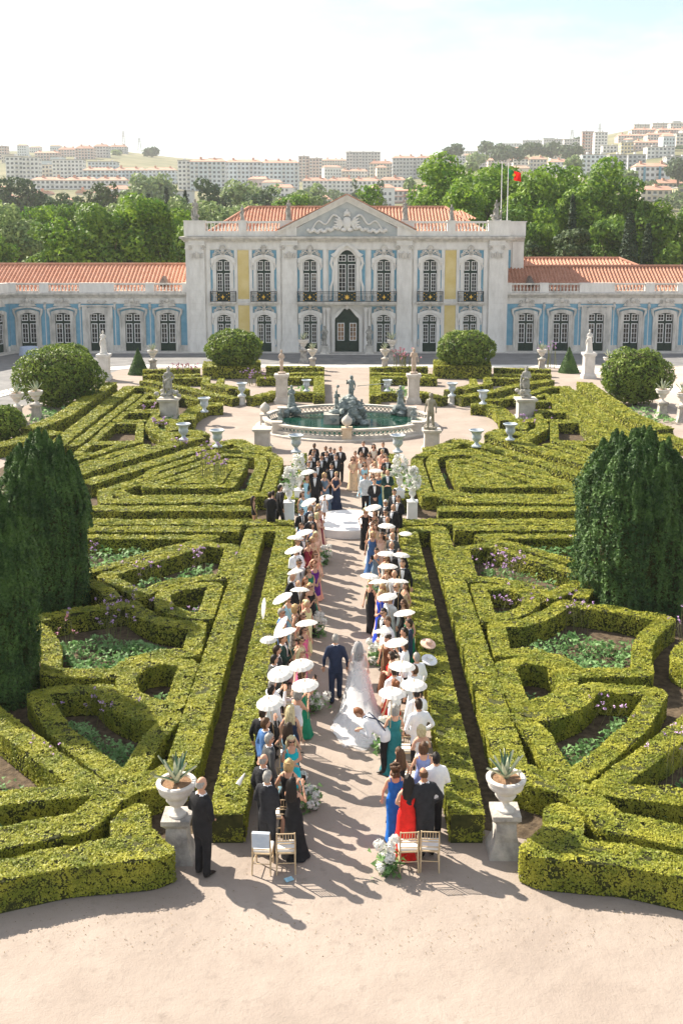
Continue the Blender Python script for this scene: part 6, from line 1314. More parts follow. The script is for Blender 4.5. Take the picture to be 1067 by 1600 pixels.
 (1.14,28.59,'guests right of the aisle','f',200,'auburn-haired woman with sunglasses in a strapless brown dress, right of the aisle',dict(outfit='dress',top='brown',hair='red',style='long',shades=True,scale=0.885)),
 (1.36,27.83,'guests right of the aisle','m',210,'bald man in a light grey suit, right of the aisle',dict(top='lgrey',style='balding',hair='grey',tie=None,scale=0.941)),
 (0.70,27.35,'guests right of the aisle','f',215,'blond woman in a long black dress at the aisle edge, right of the aisle',dict(outfit='dress',top='black',hair='blond',style='updo',dress='column',scale=0.896)),
 (0.96,27.04,'guests right of the aisle','f',210,'woman in a pink dress under flat parasols, right of the aisle',dict(outfit='dress',top='blush',hair='blond',style='wavy',scale=0.901)),
 (1.36,26.61,'guests right of the aisle','m',230,'bald man with sunglasses, blue tie and black suit, right of the aisle',dict(top='black',style='balding',hair='brown',shades=True,tie='royal',scale=0.957)),
 (1.58,27.30,'guests right of the aisle','f',235,'brown-haired woman with bare shoulders beside the right hedge',dict(outfit='dress',top='champ',hair='brown',style='long',scale=0.864)),
 (0.92,26.64,'guests right of the aisle','f',215,'blond woman in a royal blue dress, right of the aisle',dict(outfit='dress',top='royal',hair='blond',style='bob',pose='clasp',scale=0.869)),
 (1.14,25.94,'guests right of the aisle','m',230,'man in a white suit under a tilted parasol, right of the aisle',dict(outfit='suit',top='lgrey',hair='grey',tie=None,scale=0.924)),
 (1.53,25.89,'guests right of the aisle','f',240,'brown-haired woman with sunglasses in a dark dress, right of the aisle',dict(outfit='dress',top='black',hair='brown',style='wavy',shades=True,scale=0.88)),
 (0.99,24.81,'guests right of the aisle','m',230,'dark-haired man in sunglasses and black suit by the aisle, right of the aisle',dict(top='black',hair='black',shades=True,scale=0.935)),
 (1.00,24.23,'guests right of the aisle','m',225,'brown-haired man in a white shirt and bow tie, right of the aisle',dict(outfit='shirt',hair='brown',pose='clasp',scale=0.941)),
 (1.60,25.01,'guests right of the aisle','f',240,'blond woman in a green dress beside the right hedge',dict(outfit='dress',top='green',hair='blond',style='bun',scale=0.896)),
 (1.49,24.08,'guests right of the aisle','m',260,'dark-haired man in a navy suit and white shirt, right of the aisle',dict(top='navy',hair='dark',tie='black',scale=0.952)),
 (1.33,23.41,'guests right of the aisle','m',270,'man with cropped black hair in a navy suit, right of the aisle',dict(top='navy',hair='black',tie=None,scale=0.957)),
 (0.97,23.58,'guests right of the aisle','f',230,'dark-haired woman in a brown dress under a parasol, right of the aisle',dict(outfit='dress',top='brown',hair='dark',style='updo',scale=0.864)),
 (1.40,23.01,'guests right of the aisle','m',290,'boy in a white shirt holding a parasol, right of the aisle',dict(outfit='shirt',hair='dark',pose='parasol',tie=None,scale=0.845)),
 (1.03,22.40,'guests right of the aisle','f',300,'dark-haired woman in a red dress with a white fan, right of the aisle',dict(outfit='dress',top='red',hair='dark',style='bun',pose='fold',scale=0.874)),
 (1.60,22.06,'guests right of the aisle','m',320,'grey-haired man in a white shirt and bow tie beside the hedge, right of the aisle',dict(outfit='shirt',hair='grey',scale=0.929)),
 (1.45,21.34,'guests right of the aisle','m',330,'brown-haired man in a white shirt between two parasols, right of the aisle',dict(outfit='shirt',hair='brown',tie=None,scale=0.935)),
 (1.05,21.33,'guests right of the aisle','m',330,'man in a white shirt under the wide near parasol, right of the aisle',dict(outfit='shirt',hair='dark',tie=None,scale=0.941)),
 (0.99,20.93,'guests right of the aisle','f',330,'auburn-haired woman in a white blouse and black waistcoat under a parasol, right of the aisle',dict(outfit='suit',top='white',hair='red',style='updo',pose='parasol',scale=0.896)),
 (1.52,20.12,'guests right of the aisle','m',340,'dark-haired man in a white shirt holding the near right parasol',dict(outfit='shirt',hair='black',tie=None,pose='parasol',scale=0.952)),
 (1.47,19.55,'guests right of the aisle','m',345,'dark-haired man in a white shirt with his back turned, right of the aisle',dict(outfit='shirt',hair='dark',tie=None,scale=0.957)),
 (0.94,19.78,'guests right of the aisle','f',345,'grey-haired woman in a teal patterned gown, right of the aisle',dict(outfit='dress',top='teal',hair='grey',style='bob',scale=0.864)),
 (1.48,18.89,'guests right of the aisle','f',350,'blond woman in a white jacket, right of the aisle',dict(outfit='suit',top='cream',hair='lblond',style='bob',scale=0.869)),
 (1.42,18.20,'guests right of the aisle','f',350,'brown-haired woman in a periwinkle blue dress, right of the aisle',dict(outfit='dress',top='peri',hair='brown',style='bob',scale=0.874)),
 (0.99,18.00,'guests right of the aisle','f',330,'woman with long brown hair and bare back, right of the aisle',dict(outfit='dress',top='black',hair='brown',style='long',scale=0.88)),
 (1.60,17.53,'guests right of the aisle','m',340,'dark-haired man in a white shirt, last but one by the right hedge',dict(outfit='shirt',hair='black',tie=None,build=1.08,scale=0.935)),
 (1.43,16.86,'guests right of the aisle','m',350,'bald man in a dark suit, last row on the right',dict(top='char',style='balding',hair='brown',skin='t',tie=None,build=1.08,scale=0.941)),
 (0.88,17.30,'guests right of the aisle','f',345,'woman with curly brown hair in a long cobalt blue gown, right of the aisle',dict(outfit='dress',top='cobalt',hair='brown',style='curly',dress='column',scale=0.896)),
 (1.04,16.86,'guests right of the aisle','f',350,'woman with long black hair in a red dress, last row',dict(outfit='dress',top='red',hair='black',style='long',pose='clasp',scale=0.901)),
]
# (x, y, z, diameter, canopy normal)
PARASOLS = [
 (-1.52, 38.6, 2.02, 0.52, -0.15, -0.11, 0.98),
 (-1.33, 34.08, 2.02, 0.54, -0.39, -0.12, 0.91),
 (-0.78, 37.29, 1.35, 0.5, -0.12, -0.12, 0.99),
 (-1.33, 30.42, 2.02, 0.56, -0.24, 0.0, 0.97),
 (-1.55, 29.88, 2.02, 0.49, 0.05, 0.13, 0.99),
 (-1.55, 28.65, 2.02, 0.53, -0.24, -0.04, 0.97),
 (-1.41, 26.71, 2.02, 0.43, -0.21, 0.15, 0.97),
 (-1.21, 25.27, 2.02, 0.49, -0.0, 0.21, 0.98),
 (-1.64, 24.67, 2.02, 0.53, -0.43, -0.04, 0.9),
 (-1.58, 22.74, 2.02, 0.54, -0.82, -0.06, 0.57),
 (-0.95, 22.98, 2.02, 0.51, -0.1, 0.14, 0.98),
 (-1.44, 22.42, 2.02, 0.53, -0.29, 0.08, 0.95),
 (-1.77, 21.97, 2.02, 0.37, -0.03, -0.04, 1.0),
 (-0.97, 20.6, 2.02, 0.51, -0.06, -0.14, 0.99),
 (-1.39, 20.16, 2.02, 0.53, -0.14, -0.24, 0.96),
 (-0.85, 19.61, 2.02, 0.53, -0.07, -0.08, 0.99),
 (-1.51, 18.81, 2.02, 0.51, -0.09, -0.16, 0.98),
 (1.12, 38.81, 2.02, 0.52, -0.0, 0.01, 1.0),
 (0.87, 33.35, 2.02, 0.53, -0.2, -0.1, 0.97),
 (1.25, 31.16, 2.02, 0.53, 0.03, 0.02, 1.0),
 (1.13, 28.3, 2.02, 0.52, 0.03, 0.08, 1.0),
 (1.56, 28.18, 2.02, 0.47, 0.08, 0.07, 0.99),
 (1.13, 27.17, 2.02, 0.53, -0.0, 0.11, 0.99),
 (0.63, 26.33, 2.02, 0.52, 0.13, 0.07, 0.99),
 (0.84, 25.88, 2.02, 0.54, -0.07, 0.24, 0.97),
 (1.37, 25.93, 2.02, 0.51, 0.04, 0.25, 0.97),
 (1.01, 24.76, 2.02, 0.5, -0.14, 0.01, 0.99),
 (1.38, 23.63, 2.02, 0.51, -0.14, 0.13, 0.98),
 (0.81, 22.45, 2.02, 0.42, -0.03, 0.29, 0.96),
 (1.1, 21.81, 2.02, 0.51, -0.17, 0.04, 0.98),
 (1.17, 20.54, 2.02, 0.55, 0.04, 0.02, 1.0),
 (1.36, 19.62, 2.02, 0.52, 0.03, -0.06, 1.0),
 (0.9, 19.25, 2.02, 0.52, 0.04, -0.04, 1.0),
 (-2.28, 26.52, 1.02, 0.55, -0.97, -0.21, 0.14),
 (2.02, 34.21, 0.85, 0.43, -0.01, -0.06, 1.0),
]
# ---------------------------------------------------------------- wedding party and guests
for i_,(x,y,g,sex,face,lab,kw) in enumerate(PEOPLE):
    kw = dict(kw)
    if 'pose' not in kw: kw['pose'] = ['side','clasp','hip','side','fold','walk'][(i_*7) % 6]
    f_ = figure('person', lab, x, y, face+((i_*53) % 21-10), sex, group=g, **kw)
    f_.rotation_euler.x = R(((i_*29) % 7-3)*.7); f_.rotation_euler.y = R(((i_*17) % 7-3)*.7)
figure('person','older man in a black suit standing beside the near left urn', -2.5, 16.3, 40, 'm', 'clasp', top='black', hair='grey', style='balding', tie=None, build=1.12, scale=1.03)
figure('person','bride\'s escort, a grey-haired man in a navy suit walking beside the bride', -0.27, 23.05, 0, 'm', 'walk', top='navy', hair='grey', style='short', tie=None, build=1.0, scale=.95)
ph = figure('person','bending man in a white shirt with dark braces beside the bridal train', 0.80, 19.75, 292, 'm', 'photo', outfit='shirt', top='white', hair='red', style='short', tie=None, scale=.94, bend=R(58), group='guests right of the aisle')
k = MB()
for s in (-1,1): k.tube([(s*.10,-.125,.95),(s*.0,-.15,1.25),(-s*.10,-.10,1.47),(-s*.11,.06,1.47)],.014,5)
o = k.build('braces', cloth('navy'), ph); o.matrix_local = Matrix.Translation((0,0,0.90)) @ Matrix.Rotation(-R(58),4,'X') @ Matrix.Translation((0,0,-0.90))
figure('person','small child in white held by the blond woman in pink', -0.82, 36.45, 200, 'f', 'side', outfit='dress', top='white', hair='dark', style='updo', dress='knee', scale=.52, z=.72)
# bride
br = thing('person','bride in a white gown with long train and sheer veil walking up the aisle','person',(0.27,22.85,0),0); br.scale = (.92,.92,.92)
b = ob('body', body_mesh('f','side'), br)
for i,mm in enumerate([M_skin,cloth('white'),M_skin,M_shoe,M_skin,M_eye,M_lip]): b.material_slots[i].link='OBJECT'; b.material_slots[i].material=mm
o = ob('hair', hair_mesh('long','f'), br); o.material_slots[0].link='OBJECT'; o.material_slots[0].material=hairm('dark')
M_gown = mat('white gown silk',(0.80,0.80,0.80),(0.84,0.84,0.85),5,0.7,0.15,22,trans=.15)
def draped(rows, n, fold, name, mt, parent, openf=None, smooth=60):
    """rows: (centre y, z, rx, ry); openf(i,n) drops faces, folds deepen downwards"""
    k = MB()
    for j,(cy,z,a,b_) in enumerate(rows):
        for i in range(n):
            t = 2*math.pi*i/n; q = 1+fold*j/len(rows)*(math.sin(9*t+j*.25)+.5*math.sin(15*t+1.3)); k.v.append((a*q*math.cos(t),cy+b_*q*math.sin(t),max(.012,z+.012*math.sin(6*t)*(z<.2))))
    for j in range(len(rows)-1):
        for i in range(n):
            if openf and openf(i,n): continue
            k.f.append(((j+1)*n+i,(j+1)*n+(i+1)%n,j*n+(i+1)%n,j*n+i)); k.m.append(0)
    return k.build(name, mt, parent, smooth=smooth)
draped([(0,1.34,.158,.118),(0,1.27,.162,.134),(0,1.17,.144,.118),(0,1.07,.128,.104),(0,.95,.19,.15),(-.03,.8,.25,.21),(-.08,.5,.33,.30),(-.16,.22,.40,.42),(-.32,.03,.46,.62)],44,.09,'gown',M_gown,br)
draped([(-.10,1.0,.10,.06),(-.2,.8,.22,.10),(-.42,.35,.34,.30),(-.75,.10,.44,.62),(-1.05,.03,.54,.85),(-1.22,.02,.62,1.02)],40,.07,'train',M_gown,br)
mv = bpy.data.materials.new('sheer veil tulle'); mv.use_nodes = True; n_ = mv.node_tree.nodes; l_ = mv.node_tree.links.new
df = n_['Principled BSDF']; df.inputs['Base Color'].default_value = (.82,.83,.85,1); df.inputs['Roughness'].default_value = .9; tp = n_.new('ShaderNodeBsdfTransparent'); ms = n_.new('ShaderNodeMixShader'); wv = n_.new('ShaderNodeTexNoise'); wv.inputs['Scale'].default_value = 7; mr_ = n_.new('ShaderNodeMapRange'); mr_.inputs['To Min'].default_value = .16; mr_.inputs['To Max'].default_value = .46
l_(wv.outputs['Fac'],mr_.inputs['Value']); l_(mr_.outputs['Result'],ms.inputs['Fac']); l_(tp.outputs[0],ms.inputs[1]); l_(df.outputs[0],ms.inputs[2]); l_(ms.outputs[0],n_['Material Output'].inputs['Surface'])
draped([(-.01,1.735,.03,.03),(-.01,1.715,.09,.09),(-.02,1.62,.125,.135),(-.04,1.45,.19,.17),(-.06,1.2,.24,.19),(-.10,.85,.29,.24),(-.22,.45,.36,.36),(-.55,.14,.48,.72),(-.9,.06,.60,1.10),(-1.1,.045,.68,1.32)],48,.06,'veil',mv,br,lambda i,n: math.sin(2*math.pi*(i+.5)/n) > .12)
# parasols
M_para = mat('white paper parasol',(0.80,0.79,0.76),(0.84,0.84,0.82),3,0.8,trans=.35); M_bamboo = mat('bamboo stick',(0.45,0.30,0.14),(0.55,0.40,0.2),6,0.6)
def _canopy():
    k = MB(); n = 28; vs = [(0,0,.035)]; 
    for r,z in ((.18,.028),(.36,.0),(.5,-.05)):
        for i in range(n): a = 2*math.pi*i/n; vs.append((r*math.cos(a),r*math.sin(a),z+(.010*r*2 if i%2 else 0)))
    fs = [(0,1+i,1+(i+1)%n) for i in range(n)]
    for j in range(2):
        for i in range(n): fs.append((1+j*n+i,1+(j+1)*n+i,1+(j+1)*n+(i+1)%n,1+j*n+(i+1)%n))
    k.add(vs,fs); return k.mesh('canopy', M_para)
def _stick():
    k = MB(); k.tube([(0,0,.075),(0,0,-.80)],[.012,.010],6); k.ball((0,0,.075),(.022,.022,.03),6,5); return k.mesh('stick', M_bamboo)
def _ribs():
    k = MB()
    for i in range(14): a = 2*math.pi*(i+.5)/14; k.tube([(0,0,.02),(.34*math.cos(a),.34*math.sin(a),-.008),(.49*math.cos(a),.49*math.sin(a),-.055)],.004,3); k.tube([(0,0,-.16),(.27*math.cos(a),.27*math.sin(a),0.0)],.003,3)
    return k.mesh('ribs', M_bamboo)
CAN, STK, RIB = _canopy(), _stick(), _ribs()
pw = sorted(PARASOLS, key=lambda p: p[1]); cntL = cntR = 0; ORD = ['nearest','second','third','fourth','fifth','sixth','seventh','eighth','ninth','tenth','eleventh','twelfth','thirteenth','fourteenth','fifteenth','sixteenth','seventeenth','eighteenth','nineteenth']
for (x,y,z,dia,nx,ny,nz) in pw:
    if z < 0.9: lab = 'white paper parasol lying flat on the right aisle hedge'
    elif z < 1.1: lab = 'white paper parasol standing on edge on the left aisle hedge'
    elif x < 0: lab = 'white paper parasol over the left guests, %s counting away from the camera' % ORD[cntL]; cntL += 1
    else: lab = 'white paper parasol over the right guests, %s counting away from the camera' % ORD[cntR]; cntR += 1
    t = thing('paper_parasol', lab, 'parasol', (x,y,z), 0, 'white paper parasols'); t.rotation_mode = 'QUATERNION'; t.rotation_quaternion = Vector((nx,ny,nz)).to_track_quat('Z','Y')
    t.scale = (dia*1.04,dia*1.04,1.0 if z > 1.2 else .6); ob('canopy',CAN,t); ob('ribs',RIB,t,kind='stuff')
    if z > 0.9: ob('stick',STK,t)
# chairs
M_chair = mat('limewashed chair wood',(0.52,0.38,0.22),(0.64,0.50,0.32),9,0.6); M_seat = mat('white seat cushion',(0.72,0.70,0.67),(0.8,0.79,0.77),5,0.9)
def chair_parts():
    d = {}
    for nm,pts in (('leg_fl',[(-.17,.19,0),(-.165,.185,.44)]),('leg_fr',[(.17,.19,0),(.165,.185,.44)])): k = MB(); k.tube(pts,[.015,.018],7); d[nm] = k.mesh('leg',M_chair)
    for nm,s in (('post_l',-1),('post_r',1)): k = MB(); k.tube([(s*.185,-.25,0),(s*.18,-.20,.3),(s*.18,-.185,.46),(s*.18,-.21,.7),(s*.175,-.25,.92)],[.015,.018,.018,.016,.014],7); d[nm] = k.mesh('back_post',M_chair)
    k = MB(); k.box(-.2,.2,-.2,.2,.425,.455); d['frame'] = k.mesh('seat_frame',M_chair)
    k = MB(); k.box(-.195,.195,-.17,.195,.456,.495,.012); d['cushion'] = k.mesh('cushion',M_seat)
    for i,(z,y) in enumerate(((.90,-.247),(.72,-.213),(.66,-.207),(.54,-.195))): k = MB(); k.tube([(-.18,y,z),(.18,y,z)],.012,6); d['rail%d'%i] = k.mesh('back_rail',M_chair)
    for i in range(5): x = -.11+.055*i; k = MB(); k.tube([(x,-.213,.72),(x,-.247,.90)],.008,5); d['sp%d'%i] = k.mesh('spindle',M_chair)
    for i,(a,b_) in enumerate((((-.17,.19,.2),(-.183,-.22,.2)),((.17,.19,.2),(.183,-.22,.2)),((-.17,.19,.26),(.17,.19,.26)),((-.183,-.225,.24),(.183,-.225,.24)))): k = MB(); k.tube([a,b_],.010,5); d['st%d'%i] = k.mesh('stretcher',M_chair)
    return d
CH = chair_parts()
def chair(label, x, y, face):
    t = thing('chiavari_chair', label, 'chair', (x,y,0), R(-face), 'pale wooden chairs along the aisle'); t.scale = (.88,.88,.86)
    for nm,me in CH.items(): ob(me.name.split('.')[0], me, t)
chair('pale wooden chair with a cloth over its back, leftmost of the last row', -1.47, 16.50, 5); chair('pale wooden chair with white cushion, left of the aisle in the last row', -1.07, 16.52, -3)
chair('pale wooden chair with white cushion beside the near right flowers, last row', 1.07, 16.56, -4); chair('pale wooden chair with white cushion, rightmost of the last row', 1.46, 16.58, 4)
k = MB(); k.box(-.175,.175,-.275,-.262,.62,.93); k.box(-.175,.175,-.262,-.20,.925,.935); k.box(-.17,.17,-.198,-.185,.60,.93); o = k.build('draped_cloth', mat('pale blue cloth',(0.42,0.50,0.60),(0.55,0.61,0.68),6,0.9,0.2)); o.location = (-1.47,16.50,0); o.scale = (.88,.88,.86); o.rotation_euler = (0,0,R(-5)); tag(o,'pale blue cloth hung over the leftmost last-row chair','cloth')
for i,(x,y,f,lab) in enumerate([(-1.18,17.6,-5,'chair glimpsed between the last two left rows'),(-1.2,18.75,0,'chair glimpsed beside the woman in turquoise'),(-1.22,19.85,0,'chair glimpsed in front of the navy-dressed woman'),(-1.25,21.0,2,'chair glimpsed below the leftmost near parasols'),(-1.27,22.2,0,'chair glimpsed beside the pair of near left parasols'),(1.18,17.75,0,'chair glimpsed between the red dress and the dark suit'),(1.2,18.9,3,'chair glimpsed behind the woman with bare back'),(1.22,20.0,0,'chair glimpsed beside the teal gown'),(1.24,21.2,0,'chair glimpsed below the near right parasols'),(-1.3,36.9,8,'white-cushioned chair beside the left flowers')]): chair('pale wooden '+lab, x, y, f)
# stage
k = MB(); k.lathe([(1.46,0),(1.46,.30),(1.44,.32)],(0,37.75,0),64); tag(k.build('round_stage', mat('white stage carpet',(0.74,0.73,0.73),(0.80,0.79,0.79),1.5,0.9,0.1), None, smooth=30),'round white stage across the end of the aisle','stage')
# flowers
def petals(t, pts, r, mt, per=46, nm='blossom'):
    for c in pts:
        d = rng.normal(0,1,(per,3)); d /= np.linalg.norm(d,axis=1)[:,None]; rr = r*(.8+.4*rng.random()); v,f = leaves(np.array(c)+d*rr*(.8+.25*rng.random((per,1))), d, np.full(per,rr*(.75 if per < 60 else .55)), .35, .9); ob(nm, np_mesh(nm,v,f,mt), t)
def aisle_flowers(label, x, y, n, h, w, seed):
    rg = np.random.default_rng(seed); t = thing('flower_arrangement', label, 'flowers', (x,y,0), 0, 'white flowers along the aisle')
    pts = [(rg.normal(0,w*.38),rg.normal(0,w*.45),.10+h*rg.random()**1.3) for _ in range(n)]; petals(t,pts,.085,M_wfl,80)
    m = 160; p = rg.normal(0,1,(m,3))*np.array([w*.42,w*.5,h*.28])+np.array([0,0,h*.3]); p[:,2] = np.abs(p[:,2]); v,f = leaves(p,np.repeat([[0,0,1.]],m,0),np.full(m,.075),.9,1.4); ob('greenery', np_mesh('greenery',v,f,M_herb), t, kind='stuff')
for i,(x,y,n,h,w,lab) in enumerate([(-.80,18.45,14,.5,.30,'white hydrangeas beside the woman in turquoise'),(-.78,22.6,14,.55,.30,'white hydrangeas beside the escort on the left'),(-.80,27.2,12,.6,.28,'white hydrangeas beside the long black dress on the left'),(-.80,33.5,12,.55,.28,'white hydrangeas at the left end of the stage'),
   (.68,16.38,14,.50,.26,'white hydrangeas on the ground beside the near right chairs'),(.80,20.75,14,.6,.30,'white hydrangeas beside the bridal train on the right'),(.80,25.3,12,.5,.28,'white hydrangeas beside the white shirts on the right'),(.82,30.3,9,.5,.26,'white hydrangeas under the flat parasols on the right'),(.86,35.2,8,.5,.26,'white hydrangeas at the right end of the stage')]): aisle_flowers(lab,x,y,n,h,w,60+i)
def plinth_flowers(label, x, y, seed, big=1.0):
    t = thing('plinth','white square plinth under the '+label,'plinth',(x,y,0),0,'white flower plinths'); k = MB(); k.box(-.19,.19,-.19,.19,0,.86); k.build('block',M_white,t); k = MB(); k.box(-.21,.21,-.21,.21,.8601,.90); k.build('top_slab',M_white,t)
    o = ob('flower_urn', VASE, None, (x,y,.90)); o.scale = (.55,.55,.62); o.material_slots[0].link='OBJECT'; o.material_slots[0].material = M_white; tag(o,'white urn holding the '+label,'urn','white flower urns')
    rg = np.random.default_rng(seed); t = thing('bouquet', label, 'flowers', (x,y,1.40), 0, 'white orchid bouquets'); pts = []
    for i in range(46):
        a = rg.random()*6.28; e = rg.random(); r = .42*big*(1-e*.65)*rg.random()**.4; pts.append((r*math.cos(a),r*math.sin(a),.02+.85*big*e*(1-.6*r)))
    petals(t,pts,.075,M_wfl,34)
    m = 60; p = rg.normal(0,1,(m,3))*np.array([.18,.18,.2])+np.array([0,0,.25]); v,f = leaves(p,np.repeat([[0,0,1.]],m,0),np.full(m,.09),.9,1.5); ob('greenery', np_mesh('greenery',v,f,M_herb), t, kind='stuff')
plinth_flowers('white orchid bouquet nearest the left helpers', -2.22, 38.3, 71); plinth_flowers('white orchid bouquet behind it on the left', -1.92, 40.2, 72, 1.15); plinth_flowers('white orchid bouquet outermost on the right', 2.52, 38.4, 73); plinth_flowers('white orchid bouquet inner on the right', 2.12, 40.2, 74, 1.15)
# small things
k = MB(); k.tube([(0,0,0),(.05,.06,.07),(.12,.14,.16)],[.05,.035,.008],6); o = k.build('folded_fan', M_white); o.location = (-2.05,17.9,.78); tag(o,'white folded paper fan left on the near left aisle hedge','fan')
for x,y,z,c,lab in ((2.05,24.6,.80,'blush','pink straw hat lying on the right aisle hedge'),(2.0,23.6,.80,'white','white hat lying on the right aisle hedge')):
    k = MB(); k.lathe([(.20,0),(.19,.02),(.09,.03),(.085,.11),(.04,.13)],(0,0,0),18); o = k.build('sun_hat', cloth(c), None, smooth=40); o.location = (x,y,z); o.rotation_euler = (.3,.2,0); tag(o,lab,'hat')
k = MB(); k.box(-.07,.07,-.05,.05,.012,.03); o = k.build('paper_napkin', cloth('lblue')); o.location = (-1.0,16.15,0); o.rotation_euler = (0,0,.5); tag(o,'pale blue folded paper on the gravel under the left last-row chair','paper')
t = thing('draped_table','round table under a pale blue cloth beside the far left doors','table',(-29.6,95.0,0)); draped([(0,.78,.75,.75),(0,.76,.80,.80),(0,.3,.86,.86),(0,.02,.92,.92)],30,.05,'tablecloth',mat('pale blue linen',(0.42,0.50,0.66),(0.5,0.58,0.72),4,0.9),t); k = MB(); k.lathe([(.74,.775),(.74,.79)],(0,0,0),24); k.build('table_top',mat('pale blue linen',(0.42,0.50,0.66)),t)

# phones and cameras held up by guests
for i,(x,y,g,sex,face,lab,kw) in enumerate(PEOPLE):
    if kw.get('pose') == 'photo':
        sc = kw.get('scale',1); a = R(-(face+((i*53) % 21-10))); k = MB(); k.box(-.04,.04,-.006,.006,-.07,.07); o = k.build('phone', M_shoe); o.location = (x-math.sin(a)*.40*sc, y+math.cos(a)*.40*sc, 1.47*sc); o.rotation_euler = (0,0,a); tag(o,'dark phone held up by the '+' '.join(lab.split(',')[0].split()[:10]),'phone','phones held by guests')
# leaf litter on the gravel near the hedges
q = np.concatenate([np.stack([rng.uniform(-6,6,900),14.2+rng.gamma(2.0,.55,900)],1), np.stack([np.sign(rng.normal(0,1,700))*(1.8-rng.gamma(1.5,.12,700)),rng.uniform(16,36,700)],1)]); n = len(q)
v,f = leaves(np.stack([q[:,0],q[:,1],np.full(n,.012)],1), np.repeat([[0,0,1.]],n,0), np.full(n,.014), .25, 1.2); o = ob('leaf_litter', np_mesh('leaf_litter',v,f,mat('dry fallen leaves',(0.10,0.07,0.03),(0.24,0.17,0.08),5,.9,island=1.0)), kind='stuff'); tag(o,'tiny dry leaves scattered on the gravel beside the hedges','leaf litter')
